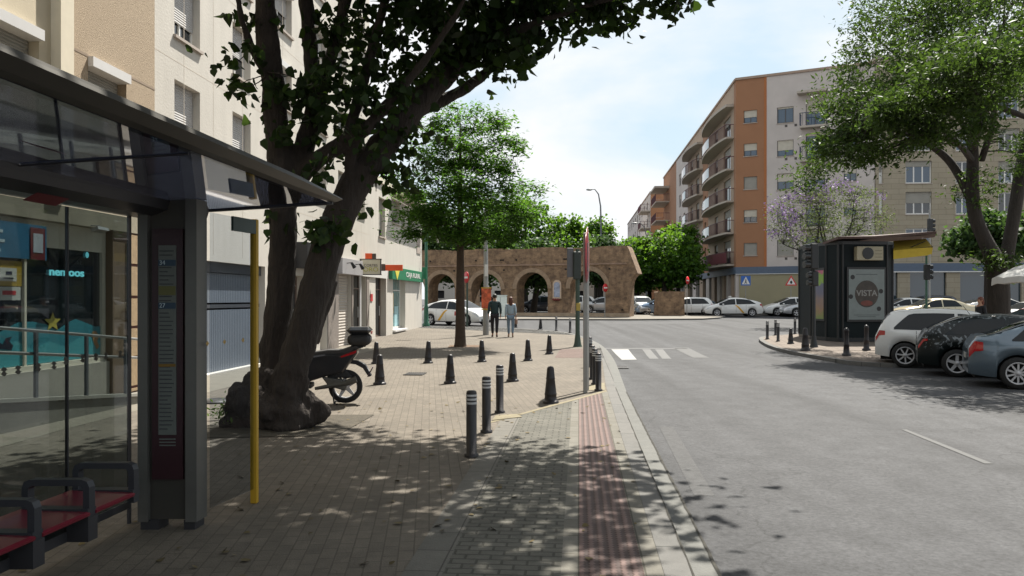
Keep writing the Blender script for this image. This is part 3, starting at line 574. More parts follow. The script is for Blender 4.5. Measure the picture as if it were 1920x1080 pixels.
q = MB(); c = wp(k[0] + .9, (k[2] + k[3]) / 2 - .02, .165); q.prism([c + LE * -.55 + Z * .22, c + LE * .55 + Z * .22, c - Z * .26], LN * .01); q.build('emblem', mat('emblem_yellow', (.62, .55, .08), .5), f_)
# hanging cream sign: faces the camera, projects from the wall
def blade(px0, px1, yt, yb, Y, m, label, th=.09, name='hanging_sign'):
    A, B = at(px0, yb, Y), at(px1, yt, Y); q = MB(); q.box(((A.x + B.x) / 2, Y, (A.z + B.z) / 2), (B.x - A.x, th, B.z - A.z)); o = q.build(name, m, bevel=.008, label=label, cat='sign'); return o, A, B
CRS = mat('sign_cream', (.60, .56, .44), .5, var=.05)
Yh = 29.5; o, A, B = blade(677, 714, 486, 515, Yh, CRS, 'cream hanging sign reading CORTES ORO in a dark frame'); cx, cz = (A.x + B.x) / 2, (A.z + B.z) / 2
ex, ny = Vector((1, 0, 0)), Vector((0, -1, 0)); INK = mat('sign_ink', (.06, .05, .045), .5); OLV = mat('sign_olive', (.42, .40, .06), .5)
text_mesh('CORTES', .13, frameM(Vector((cx, Yh - .05, cz + .05)), ex, ny), 'lettering', INK, o, sx=1.05); text_mesh('ORO', .22, frameM(Vector((cx, Yh - .05, cz - .10)), ex, ny), 'lettering', OLV, o, sx=1.15)
q = MB(); w_, h_ = B.x - A.x, B.z - A.z
for sx2, sz2, dx, dz in ((w_ + .06, .03, 0, h_ / 2), (w_ + .06, .03, 0, -h_ / 2), (.03, h_, w_ / 2, 0), (.03, h_, -w_ / 2, 0)): q.box((cx + dx, Yh, cz + dz), (sx2, .12, sz2))
q.tube([Vector((A.x - .9, Yh, B.z - .06)), Vector((A.x, Yh, B.z - .06))], .015, 6); q.build('frame', FRD, o)
o, A, B = blade(685, 698, 475, 486, 29.9, ORG, 'orange box sign with a dark right half on top of the hanging sign'); q = MB(); a2 = at(698.2, 486, 29.9); b2_ = at(705, 475.5, 29.9); q.box(((a2.x + b2_.x) / 2, 29.9, (a2.z + b2_.z) / 2), (b2_.x - a2.x, .09, b2_.z - a2.z)); q.build('dark_half', INK, o)
o, A, B = blade(723, 755, 496.5, 507.5, 31.6, ORG, 'long orange red blade sign reaching over the green fascia')
o, A, B = blade(714.5, 722.5, 495, 508, 31.6, mat('sign_brown', (.08, .05, .04), .5), 'small dark brown blade sign left of the orange one')
o, A, B = blade(789, 800, 501, 523, 41.9, GRN, 'small green blade sign beside the green lamp post')
# ================================================ LAMP POSTS AND SIGN POSTS ON THE PLAZA
GPOST = mat('post_green', (.018, .10, .06), .5, var=.12); GALV = mat('galvanised_grey', (.26, .26, .25), .5, .4, var=.12, scale=3); DGRN = mat('post_dark_green', (.03, .055, .04), .5, var=.12)
p = G(799, 612); t = empty('street_lamp', 'green cast lamp post with a lantern at the corner of the shops', 'street lamp', p)
q = MB(); q.lathe((0, 0, 0), [(.19, 0), (.19, .12), (.13, .2), (.115, .9), (.13, .95), (.085, 1.1), (.075, 4.6), (.06, 4.7)], 14); q.build('post', GPOST, t)
q = MB(); q.tube([(0, 0, 4.6), (.15, 0, 5.0), (.5, 0, 5.1), (.62, 0, 4.95)], .03, 6); q.build('arm', GPOST, t)
q = MB(); q.lathe((.62, 0, 4.4), [(.07, 0), (.16, .35), (.2, .42), (.05, .55)], 8); q.build('lantern', mat('lantern_glass', (.5, .5, .45), .3), t)
p = G(911, 628); t = empty('street_lamp', 'tall grey lamp post with a poster board fixed to it, left of the walking man', 'street lamp', p)
q = MB(); q.lathe((0, 0, 0), [(.13, 0), (.13, 1.2), (.105, 1.25), (.085, 5), (.06, 5.6)], 14); q.tube([(0, 0, 5.6), (-.1, 0, 6.0), (-.5, -.1, 6.3), (-.9, -.2, 6.32)], .04, 6); q.build('post', GALV, t)
q = MB(); q.box((-1.05, -.22, 6.3), (.55, .25, .12)); q.build('lamp_head', GALV, t, bevel=.03)
YY = p.y; q = MB(); A, B = at(903, 612, YY - .2), at(921, 541, YY - .2); q.box(((A.x + B.x) / 2 - p.x, -.2, B.z - .42 - p.z), (B.x - A.x, .05, .84))
ob = q.build('poster_board', mat('bullfight_poster', (.50, .10, .04), .6, var=.75, scale=7, detail=9), t); q = MB(); q.box(((A.x + B.x) / 2 - p.x, -.2, B.z - p.z + .03), (B.x - A.x + .03, .07, .05)); q.box(((A.x + B.x) / 2 - p.x, -.2, B.z - .88 - p.z), (B.x - A.x + .03, .07, .05)); q.build('frame', mat('mustard_frame', (.45, .28, .04), .5), ob)
q = MB(); q.box((.02, -.1, 2.75), (.14, .06, .5)); q.build('notice', WHT, t)
def signpost(px, py, pz_top, label, face, cat='road sign', r=.03, pm=GALV, name='road_sign', rz=0):
    p = G(px, py); t = empty(name, label, cat, p, R(rz)); q = MB(); q.lathe((0, 0, 0), [(r, 0), (r, pz_top)], 8); q.build('post', pm, t)
    h = pz_top - .28
    if face == 'noentry':
        q = MB(); q.lathe((0, -.05, h), [(0, -.012), (.30, -.012), (.30, .012), (0, .012)], 24, axis='Y'); f = q.build('sign_face', mat('sign_red', (.52, .015, .02), .4, var=.05), t); q = MB(); q.box((0, -.07, h), (.42, .012, .10)); q.build('bar', WHT, f)
    if face == 'ped':
        q = MB(); q.box((0, -.05, h), (.78, .02, .78), ch=.01); f = q.build('sign_face', mat('sign_blue', (.02, .10, .36), .4, var=.05), t)
        q = MB(); q.prism([(-.33, -.065, h - .30), (.33, -.065, h - .30), (0, -.065, h + .33)], (0, -.006, 0)); f2 = q.build('triangle', WHT, f)
        q = MB(); q.ball((0, -.076, h + .10), (.035, .005, .035), 8, 6); q.prism([(-.04, -.073, h + .05), (.05, -.073, h + .05), (.03, -.073, h - .07), (.10, -.073, h - .26), (.05, -.073, h - .26), (0, -.073, h - .12), (-.08, -.073, h - .26), (-.13, -.073, h - .26), (-.04, -.073, h - .06)], (0, -.004, 0)); q.build('pictogram', BLK, f2)
    if face == 'tri':
        q = MB(); q.prism([(-.5, -.04, h - .35), (.5, -.04, h - .35), (0, -.04, h + .48)], (0, -.02, 0)); f = q.build('sign_face', mat('sign_red', None), t); q = MB(); q.prism([(-.34, -.061, h - .26), (.34, -.061, h - .26), (0, -.061, h + .30)], (0, -.006, 0)); f2 = q.build('triangle', WHT, f); q = MB(); q.ball((0, -.07, h - .08), (.10, .006, .13), 8, 6); q.build('pictogram', BLK, f2)
    return t
signpost(876, 612.5, 2.85, 'red and white no entry sign on a dark post right of the young tree', 'noentry', pm=DGRN, r=.05, rz=-62)
signpost(1134, 594, 2.35, 'red no entry sign in the rightmost open arch of the aqueduct', 'noentry', rz=50)
signpost(1288, 592, 2.9, 'red no entry sign on a thin post beside the short brick pillar', 'noentry', rz=55)
signpost(1398, 588, 2.95, 'blue pedestrian crossing sign against the olive ground floor wall', 'ped')
signpost(1483, 588, 2.9, 'red bordered triangular warning sign against the olive ground floor wall', 'tri')
# white cabinet behind the walking man
p = G(938, 594); q = MB(); q.box((0, 0, .75), (.95, .35, 1.5), ch=.03); q.box((0, -.01, 1.52), (1.0, .4, .06)); q.box((0, -.18, .75), (.02, .012, 1.3), mi=1); q.build('utility_cabinet', [mat('cabinet_pale', (.55, .62, .60), .5, var=.08), INK], loc=p, label='pale green white cabinet standing in front of the aqueduct behind the man', cat='cabinet')
# dark green signal post seen from the side, grey backplate
p = G(1083, 650); t = empty('traffic_light', 'dark green traffic light post with a grey back plate, seen from behind', 'traffic light', p)
q = MB(); q.lathe((0, 0, 0), [(.16, 0), (.12, .1), (.075, .45), (.07, 3.3)], 12); q.build('post', DGRN, t)
q = MB(); q.box((-.02, 0, 2.75), (.26, .24, .95), ch=.03); q.build('signal_box', mat('signal_dark', (.02, .028, .024), .5, var=.1), t)
q = MB(); q.box((-.25, .02, 2.85), (.22, .05, 1.0), ch=.02); q.build('back_plate', mat('plate_grey_matt', (.10, .10, .11), .6), t)
q = MB(); q.box((.02, 0, 1.35), (.14, .16, .28), ch=.02); q.build('push_button', mat('button_yellow', (.35, .26, .05), .5), t)
# sign pole near the yellow edging: two flat posts and round signs edge on
p = G(1097.5, 737); t = empty('road_sign', 'pair of round red backed road signs seen edge on, on flat grey posts', 'road sign', p)
q = MB(); q.box((0, 0, 1.40), (.075, .11, 2.80), -.1, ch=.01); q.build('post', GALV, t)
q = MB(); q.box((.085, .45, 1.42), (.045, .05, 2.84), -.1, ch=.008); q.build('post', mat('post_pale', (.45, .45, .43), .5, .3), t)
for (x, y, z, r_, m, nm) in ((.02, -.05, 2.37, .45, 'sign_red_dark', 'sign'), (.075, .42, 2.48, .46, 'sign_red_pale', 'sign')):
    q = MB(); prof = [(0, -.018), (r_ * .7, -.016), (r_ * .93, -.010), (r_, 0), (r_ * .93, .010), (0, .012)]
    q.lathe((0, 0, 0), prof, 32, axis='X'); f = q.build('sign_disc', mat(m, (.22, .012, .02) if 'dark' in m else (.32, .14, .12), .35, var=.08), t, loc=(x, y, z)); f.rotation_euler.z = R(-9)
q = MB(); q.box((.02, -.05, 2.37), (.05, .06, .5), R(-9)); q.build('bracket', GALV, t)
# ================================================ BOLLARDS
BIR = mat('bollard_iron', (.016, .014, .016), .45, .2, var=.3, scale=12, bump=.12, bscale=70); BST = mat('bollard_band', (.42, .42, .42), .5, var=.15, scale=20)
def cyl_master():
    q = MB(); q.lathe((0, 0, 0), [(.075, 0), (.075, .03), (.055, .035), (.055, .665), (.050, .683), (.04, .69), (0, .692)], 20); o = q.build('bollard', BIR)
    for z in (.56, .60, .64): q = MB(); q.lathe((0, 0, 0), [(.0562, z - .011), (.0575, z - .009), (.0575, z + .009), (.0562, z + .011)], 20); q.build('band', BST, o)
    return o
def cone_master():
    q = MB(); q.lathe((0, 0, 0), [(.125, 0), (.125, .03), (.105, .045), (.095, .05), (.090, .13), (.098, .14), (.09, .155), (.066, .37), (.072, .38), (.066, .395), (.055, .52), (.05, .545), (.035, .562), (0, .57)], 20); return q.build('bollard', BIR)
CM, KM = cyl_master(), cone_master(); used = set()
def bollard(M_, px, py, label, group, tall=1.0, lean=0):
    o = M_ if M_.name not in used else copy_tree(M_); used.add(M_.name) if M_.name not in used else None
    o.location = G(px, py); o.scale = (tall, tall, tall); o.rotation_euler = (R(lean), R(lean * .6), px * .3); tag(o, label, 'bollard', group)
g1 = 'black bollards with pale bands'; g2 = 'dark tapered iron bollards on the plaza'
for px, py, lb, tl in ((884, 856, 'nearest black banded bollard, standing alone in the dappled tree shade', 1.0), (912, 811, 'black banded bollard second from the camera, at the edge of the tree shade', 1.0), (937, 774, 'black banded bollard third from the camera, standing on the sunlit yellow edging', 1.0),
        (1122, 733, 'nearest black banded bollard right of the grey sign post, by the yellow kerb patch', .98), (1115.5, 721, 'second banded bollard of the tight row right of the grey sign post', 1.0), (1110.5, 711, 'third banded bollard of the tight row right of the grey sign post', 1.0), (1106, 688, 'farthest banded bollard of the tight row right of the grey sign post', 1.05),
        (1043, 620.5, 'left one of two thin banded bollards at the far plaza edge', .95), (1069, 624.5, 'right one of two thin banded bollards at the far plaza edge', .95),
        (1438.7, 636, 'banded bollard at the tip of the kiosk pavement, leftmost of that group', 1.02), (1458.9, 640, 'banded bollard on the kiosk pavement just behind its curved kerb', 1.0), (1454, 628.5, 'banded bollard partly hidden behind another one on the kiosk pavement', .95), (1490.6, 626, 'banded bollard at the far edge of the kiosk pavement', 1.0)):
    bollard(CM, px, py, lb, g1, tl)
for px, py, lb, tl in ((1032.5, 756, 'largest tapered bollard, nearest the grey sign post, on the yellow edging', 1.03), (844, 719, 'tapered bollard left of the banded row, nearest below the young tree', 1.0), (961, 715, 'tapered bollard standing just behind the third banded bollard', 1.0), (903.5, 678.5, 'tapered bollard right of the young tree trunk', 1.0), (990, 676.5, 'tapered bollard between the walking couple and the grey sign post', 1.0), (1030, 664, 'tapered bollard nearest the pink paving', 1.0),
        (712, 721, 'tapered bollard just right of the scooter, the nearer of that pair', 1.02), (705, 682, 'tapered bollard just right of the scooter box, the farther of that pair', .98), (802.7, 681, 'tapered bollard left of the young tree, in its shade', 1.0), (1013.5, 618, 'tapered bollard at the far plaza edge by the cross street', .95), (967, 614.5, 'tapered bollard at the far plaza edge behind the walking woman', .8),
        (1482.5, 644.5, 'left tapered bollard in front of the dark kiosk', .98), (1510, 657.5, 'right tapered bollard in front of the dark kiosk, beside the signal post', 1.28)):
    bollard(KM, px, py, lb, g2, tl, lean=((px * 7) % 3 - 1) * .8)
q = MB(); q.lathe((0, 0, 0), [(.13, 0), (.13, .05), (.09, .07), (.075, .3), (.085, .31), (.07, .34), (.065, .70), (.075, .72), (.06, .78), (.02, .81), (0, .815)], 20); PM = q.build('bollard', BIR)
for px, py, lb in ((1587, 667, 'stout plain bollard left of the parked white hatchback, nearer one'), (1624.5, 657, 'stout plain bollard under the kiosk poster, farther one')): bollard(PM, px, py, lb, 'stout plain bollards by the parked cars')
# ================================================ AQUEDUCT
ARB = mat('aqueduct_brick', (.235, .170, .118), .95, var=.30, scale=.9, bump=.7, bscale=14, detail=10); n, l, b = nodes(ARB)
t_ = n['Texture Coordinate']; base = b.inputs['Base Color'].links[0].from_socket
br = n.new('ShaderNodeTexBrick'); br.inputs['Scale'].default_value = 1; br.inputs['Brick Width'].default_value = .34; br.inputs['Row Height'].default_value = .085; br.inputs['Mortar Size'].default_value = .012; br.inputs['Color1'].default_value = (1.1, 1.05, 1, 1); br.inputs['Color2'].default_value = (.82, .8, .8, 1); br.inputs['Mortar'].default_value = (.75, .74, .72, 1)
mp2 = n.new('ShaderNodeMapping'); mp2.inputs['Rotation'].default_value = (R(90), 0, 0); l.new(t_.outputs['Object'], mp2.inputs['Vector']); l.new(mp2.outputs[0], br.inputs['Vector'])
vm = n.new('ShaderNodeVectorMath'); vm.operation = 'MULTIPLY'; l.new(base, vm.inputs[0]); l.new(br.outputs['Color'], vm.inputs[1])
q2 = n.new('ShaderNodeTexNoise'); q2.inputs['Scale'].default_value = 2.6; q2.inputs['Detail'].default_value = 8; q2.inputs['Roughness'].default_value = .7; l.new(t_.outputs['Object'], q2.inputs['Vector'])
rp = n.new('ShaderNodeValToRGB'); rp.color_ramp.elements[0].position = .36; rp.color_ramp.elements[0].color = (.52, .48, .46, 1); rp.color_ramp.elements[1].position = .60; rp.color_ramp.elements[1].color = (1.18, 1.12, 1.0, 1); l.new(q2.outputs['Fac'], rp.inputs['Fac'])
v2 = n.new('ShaderNodeVectorMath'); v2.operation = 'MULTIPLY'; l.new(vm.outputs[0], v2.inputs[0]); l.new(rp.outputs['Color'], v2.inputs[1]); l.new(v2.outputs[0], b.inputs['Base Color'])
AO = Vector((8.38, 57.4, gz(57.4))); AE = Vector((-.94, .34, 0)).normalized(); AN = Vector((-AE.y, AE.x, 0)) * 1.0
AN = Vector((-.34, -.94, 0)).normalized()
def AT(px): r = (px - CX) / F; return (AO.x - r * AO.y) / (-(AE.x) + r * AE.y)
def aq_s(px): return AT(px)
TOP = 5.05; arches = [(aq_s(b2), aq_s(a), h) for a, b2, h in ((745, 797, 3.15), (804, 853, 3.2), (884, 939, 3.2), (969, 1027, 3.25), (1069, 1135, 3.35))]
def zbot(s):
    for a, b2, h in arches:
        if a <= s <= b2: r = (b2 - a) / 2; u = (s - (a + b2) / 2) / r; return h - r + r * math.sqrt(max(0, 1 - u * u))
    if s < -.0: u = min(1, -s / .65); return 2.15 + .95 * math.sqrt(max(0, 1 - (1 - u) ** 2))      # stump of the broken arch at the right end
    return -.1
ss = []
s = -.60
while s < 42: ss.append(s); s += .13
brk = [0.0] + [v for a, b2, h in arches for v in (a, b2)]
pairs = []; allS = sorted(ss + brk)
def ztop(s):
    e = TOP + .05 * math.sin(s * 1.3) + .04 * mnoise.noise(Vector((s * 1.7, 0, 0))) + .03 * mnoise.noise(Vector((s * 6, 3, 0))); 
    if s < .12: e = min(e, 5.05 - (.12 - s) / .72 * 1.95)
    return e
q = MB(); TH = 1.7; PA = lambda s, z, d=0: AO + AE * s + AN * d + Z * z
for a, b2 in zip(allS[:-1], allS[1:]):
    if b2 - a < 1e-6: continue
    m = (a + b2) / 2; e = 1e-6
    inside = lambda v: (zbot(min(max(v, a + e), b2 - e)))
    za, zb_ = inside(a), inside(b2); ta, tb = ztop(a), ztop(b2)
    hh = 5
    for k in range(hh):
        f0, f1 = k / hh, (k + 1) / hh; jit = lambda s_, f: .035 * mnoise.noise(Vector((s_ * 1.2, f * 5, 1)))
        q.quad(PA(a, za + (ta - za) * f0, jit(a, f0)), PA(b2, zb_ + (tb - zb_) * f0, jit(b2, f0)), PA(b2, zb_ + (tb - zb_) * f1, jit(b2, f1)), PA(a, za + (ta - za) * f1, jit(a, f1)))
    q.quad(PA(a, za, -TH), PA(b2, zb_, -TH), PA(b2, tb, -TH), PA(a, ta, -TH)); q.quad(PA(a, ta), PA(b2, tb), PA(b2, tb, -TH), PA(a, ta, -TH)); q.quad(PA(a, za), PA(b2, zb_), PA(b2, zb_, -TH), PA(a, za, -TH))
for v in brk:
    zz_ = [zbot(v - 1e-5), zbot(v + 1e-5)]; q.quad(PA(v, min(zz_)), PA(v, max(zz_)), PA(v, max(zz_), -TH), PA(v, min(zz_), -TH))
s = allS[0]; q.quad(PA(s, zbot(s)), PA(s, ztop(s)), PA(s, ztop(s), -TH), PA(s, zbot(s), -TH))
AQ = empty('aqueduct', 'ruined brown brick aqueduct with round arches across the end of the street', 'aqueduct', (0, 0, 0))
q.build('wall', ARB, AQ, recalc=True)
# moulding band, shallow arch rings, pale plaster remains, niche
q = MB()
for i in range(60):
    a = .2 + i * .68
    if mnoise.noise(Vector((i * .7, 5, 0))) > -.55: q.obox(AO, AE, AN, a, a + .678, 3.74 + .012 * (i % 3), 3.86 + .01 * (i % 2), -.01, .09)
q.build('cornice', mat('aqueduct_band', (.25, .17, .12), .95, var=.3, scale=3, bump=.6), AQ)
for a, b2, h in arches:
    q = MB(); r = (b2 - a) / 2; c = (a + b2) / 2
    for k in range(16):
        t0, t1 = math.pi * k / 16, math.pi * (k + 1) / 16; f = lambda t, rr, d: PA(c + rr * math.cos(t), h - r + rr * math.sin(t), d)
        vs = [f(t0, r + .01, .0), f(t1, r + .01, .0), f(t1, r + .33, .0), f(t0, r + .33, .0), f(t0, r + .01, .07), f(t1, r + .01, .07), f(t1, r + .33, .07), f(t0, r + .33, .07)]
        q.add(vs, [(4, 5, 6, 7), (0, 1, 5, 4), (2, 3, 7, 6), (0, 4, 7, 3), (1, 2, 6, 5)])
    q.build('arch_ring', mat('arch_brick', (.25, .178, .118), .95, var=.25, scale=4, bump=.5), AQ)
for i in range(26):
    rx = random.Random(i * 7 + 3); s_ = rx.uniform(.3, 16.5); z_ = rx.choice((.5, 1.5, 2.4, 3.45, 4.2)); 
    if zbot(s_) < z_ - .2: q = MB(); q.obox(AO, AE, AN, s_ - .06, s_ + .06, z_ - .06, z_ + .06, -.02, .045); q.build('putlog_hole_shade', mat('hole_shade_dark', (.02, .015, .012), 1), AQ)  # dark blocks on the wall face stand for shaded holes; no recess is cut
s0_, s1_ = aq_s(1053), aq_s(1037); zc = 1.75
q = MB(); q.prism([PA(s0_ + .0, 1.3, .04), PA(s1_, 1.3, .04), PA(s1_, 2.35, .04)] + [PA((s0_ + s1_) / 2 + (s1_ - s0_) / 2 * math.cos(k * math.pi / 8), 2.35 + (s1_ - s0_) / 2 * math.sin(k * math.pi / 8), .04) for k in range(1, 8)] + [PA(s0_, 2.35, .04)], AN * .08)
NI = q.build('niche_frame', mat('niche_plaster', (.45, .34, .25), .9, var=.2), AQ)
s0_ += .1; s1_ -= .1
q = MB(); q.prism([PA(s0_, 1.4, .12), PA(s1_, 1.4, .12), PA(s1_, 2.3, .12)] + [PA((s0_ + s1_) / 2 + (s1_ - s0_) / 2 * math.cos(k * math.pi / 8), 2.3 + (s1_ - s0_) / 2 * math.sin(k * math.pi / 8), .12) for k in range(1, 8)] + [PA(s0_, 2.3, .12)], AN * .01); q.build('niche_tile', mat('niche_tile', (.22, .25, .33), .3, var=.5, scale=5), NI)
q = MB(); [q.ball(PA(s0_ + .05 + k * .09, 1.2 + .04 * (k % 2), .16), .08, 6, 5) for k in range(6)]; q.build('flower_box', mat('flowers_dark_red', (.14, .025, .02), .8, var=.4, scale=20), NI)
q = MB(); q.obox(AO, AE, AN, -.0, 42, -.0, .25, .1, .42); q.build('footing', mat('footing_stone', (.34, .26, .18), .9, var=.25, scale=2, bump=.5), AQ)
# low brick pillar right of the ruin
p0, p1 = G(1233, 592), G(1277, 591); q = MB(); W_ = (p1.x - p0.x); 
vs = []
for zz_, ins in ((0, 0), (.9, .02), (1.75, 0), (1.8, .05)):
    for x, y in ((0, 0), (W_, 0), (W_, 1.5), (0, 1.5)): vs.append((p0.x + x * (1 - 2 * ins / W_) + ins, p0.y + y, p0.z + zz_))
q.add(vs, [(i * 4 + j, i * 4 + (j + 1) % 4, i * 4 + 4 + (j + 1) % 4, i * 4 + 4 + j) for i in range(3) for j in range(4)] + [(12, 13, 14, 15)])
q.build('brick_pillar', ARB, label='short square brick pillar standing alone right of the aqueduct', cat='pillar')
# ================================================ RIGHT APARTMENT BUILDINGS
K = Vector((19.5, 70, gz(70))); RS = Vector((.0783, .9969, 0)).normalized(); RSN = Vector((-RS.y, RS.x, 0)); RF = Vector((.89, -.455, 0)).normalized(); RFN = Vector((RF.y, -RF.x, 0))
OR_ = mat('orange_render', (.275, .135, .070), .85, var=.07, scale=.7, bump=.15); OR2 = mat('orange_render_lit', (.42, .17, .06), .85, var=.06)
WR = mat('white_render', (.46, .42, .395), .85, var=.10, scale=.6, bump=.15); CR2 = mat('cream_recess', (.34, .26, .195), .85, var=.06)
BG = mat('beige_block', (.30, .265, .20), .85, var=.08, scale=1.2); n, l, b = nodes(BG); t_ = n['Texture Coordinate']; base = b.inputs['Base Color'].links[0].from_socket
br = n.new('ShaderNodeTexBrick'); br.inputs['Scale'].default_value = 1; br.inputs['Brick Width'].default_value = 1.2; br.inputs['Row Height'].default_value = .42; br.inputs['Mortar Size'].default_value = .014; br.inputs['Color1'].default_value = (1, 1, 1, 1); br.inputs['Color2'].default_value = (.93, .92, .9, 1); br.inputs['Mortar'].default_value = (.6, .55, .5, 1)
mp2 = n.new('ShaderNodeMapping'); mp2.inputs['Rotation'].default_value = (R(90), 0, 0); l.new(t_.outputs['Object'], mp2.inputs['Vector']); l.new(mp2.outputs[0], br.inputs['Vector']); vm = n.new('ShaderNodeVectorMath'); vm.operation = 'MULTIPLY'; l.new(base, vm.inputs[0]); l.new(br.outputs['Color'], vm.inputs[1]); l.new(vm.outputs[0], b.inputs['Base Color'])
def SF(px, O, e): r = (px - CX) / F; return (r * O.y - O.x) / (e.x - r * e.y)
def ZF(px, py, O, e): t_ = SF(px, O, e); return HC + (HZ - py) / F * (O.y + e.y * t_) - O.z
RB = empty('apartment_building', 'orange and white apartment block with rounded balconies, right of the street', 'building', (0, 0, 0))
BAND_B = mat('blue_grey_band', (.07, .10, .15), .5, var=.1); OLW = mat('olive_wall', (.27, .245, .155), .85, var=.08, scale=.8); SHD = glass('shop_glass_dark', (.02, .035, .035)); WLINE = mat('white_line', (.6, .6, .58), .5)
fl = [4.25 + 2.81 * k for k in range(6)]                     # floor slabs
ROOF = 20.15
a1, a2 = 0.0, SF(1437, K, RF); b1 = SF(1640, K, RF)
hO = [(SF(1394.5, K, RF), SF(1419.5, K, RF), ZF(1394, y + 23.5, K, RF), ZF(1394, y, K, RF)) for y in (208, 270, 332, 394, 456)]
mb = MB(); wall_grid(mb, K, RF, RFN, a1, a2, 3.9, ROOF, hO, .2); mb.build('wall', OR_, RB)
hW = [(SF(1457, K, RF), SF(1488, K, RF), ZF(1457, y + 30, K, RF), ZF(1457, y, K, RF)) for y in (202, 264, 326, 388, 450)]
hW2 = [(SF(1511, K, RF), SF(1547, K, RF), f + .12, f + 2.3) for f in fl[:6] if f < 17.5]
hW3 = [(SF(1582, K, RF), SF(1606, K, RF), f + .9, f + 2.2) for f in fl[:5]]
mb = MB(); wall_grid(mb, K, RF, RFN, a2, b1, 3.9, ROOF, hW + hW2 + hW3, .2); mb.build('wall', WR, RB)
mb = MB(); mb.obox(K, RF, RFN, a2 - .18, a2 + .02, 3.9, ROOF, .002, .03); mb.build('wall_strip', mat('strip_dark_orange', (.33, .12, .04), .85), RB)
for i, h in enumerate(hO): window(RB, K, RF, RFN, *h, .12, (.55, .55, 1, .55, 1)[i], FRD, BLX if i in (2, 4) else BLC, GLB, True, fw=.07)
for i, h in enumerate(hW): window(RB, K, RF, RFN, *h, .12, (0.1, .62, .5, .9, 1)[i], FRD, BLX if i > 2 else BLC, GLB, True, fw=.08)
for i, h in enumerate(hW2): window(RB, K, RF, RFN, *h, .15, (.1, .2, .5, .1, .5, .3)[i], FRD, BLC, GLB, False, fw=.08)
for i, h in enumerate(hW3): window(RB, K, RF, RFN, *h, .12, .5, FRD, BLC, GLB, True, fw=.08)
# dark vent dots
mb = MB()
for f in fl[:5]: 
    for p_ in (1474, 1492): mb.obox(K, RF, RFN, SF(p_, K, RF) - .1, SF(p_, K, RF) + .1, f + .2, f + .4, .0, .02)
mb.build('vent', INK, RB)
def balcony(parent, O, e, n, a, b_, z, depth, slabm, railm, curved=True, h=1.0, panel=None, name='balcony'):
    N = 12 if curved else 1; pts = [O + e * a + Z * z]
    prof = [(a + (b_ - a) * k / N, depth * (math.sin(math.pi * min(1, max(0, (.10 + .80 * k / N)))) ** .55 if curved else 1)) for k in range(N + 1)]
    outer = [O + e * s + n * d + Z * z for s, d in prof]; poly = [O + e * a + Z * z] + outer + [O + e * b_ + Z * z]
    q = MB(); q.prism(poly, Z * .16); s_ = q.build(name, slabm, parent)
    q = MB(); top = [p + Z * (.22 + h) for p in outer]
    q.tube([poly[0] + Z * (.22 + h)] + top + [poly[-1] + Z * (.22 + h)], .035, 6, cap=False)
    fullp = [poly[0]] + outer + [poly[-1]]; 
    for p, p2 in zip(fullp[:-1], fullp[1:]):
        k = max(1, int((p2 - p).length / .22))
        for i in range(k): x = p.lerp(p2, i / k); q.tube([x + Z * .22, x + Z * (.22 + h)], .014, 4)
    q.build('railing', railm, s_)
    if panel:
        q = MB(); m0, m1 = panel[0], panel[1]; op = outer[int(N * m0):int(N * m1) + 1]
        for p, p2 in zip(op[:-1], op[1:]): q.prism([p * 1 + Z * .26, p2 + Z * .26, p2 + Z * (.16 + h), p + Z * (.16 + h)], n * .03)
        q.build('balcony_panel', panel[2], s_)
    return s_
SLB = mat('slab_cream', (.38, .34, .29), .85, var=.06); RLR = mat('railing_maroon', (.09, .03, .04), .5); RLB = mat('railing_blue', (.035, .05, .09), .5); PNL = glass('balcony_glass_white', (.20, .215, .225)); PNM = mat('panel_maroon', (.13, .03, .04), .6, var=.1)
for i, f in enumerate(fl[:5]): balcony(RB, K, RF, RFN, SF(1502, K, RF), SF(1551, K, RF), f - .15, .9, SLB, RLB, False)
mb = MB(); mb.obox(K, RF, RFN, SF(1497, K, RF), SF(1553, K, RF), fl[5] - .1, fl[5] + .1, .0, 1.0); mb.build('canopy_slab', SLB, RB)
# receding street side: cream recesses behind rounded balconies
SN = RSN; D1 = SF(1328, K, RS); D2 = SF(1318, K, RS); D3 = SF(1290, K, RS); D4 = SF(1268, K, RS); D5 = SF(1262, K, RS)
b0 = SF(1376, K, RS); hS = []
for f in fl[:6]:
    if f > 17.5: continue
    for a, b_ in ((SF(1370, K, RS), SF(1357, K, RS)), (SF(1346, K, RS), SF(1340, K, RS)), (SF(1311, K, RS), SF(1305, K, RS)), (SF(1299, K, RS), SF(1295, K, RS))): hS.append((a, b_, f + .1, f + 2.2))
    for a in (1322.5, 1283, 1275): hS.append((SF(a + 1.5, K, RS), SF(a - 1.5, K, RS), f + .7, f + 2.3))
def seg(x0, x1, m, nm='wall', z0=3.9): 
    q = MB(); wall_grid(q, K, RS, SN, x0, x1, z0, ROOF, [h for h in hS if x0 < h[0] and h[1] < x1], .2); q.build(nm, m, RB)
seg(0, b0 + .01, OR_); seg(b0 + .01, D1, CR2); seg(D1, D2 , OR_); seg(D2, D3, CR2); seg(D3, D4, WR); seg(D4, D4 + 16, OR_)
for h in hS: window(RB, K, RS, SN, *h, .15, .3, FRD, BLX, GLD, False, fw=.08)
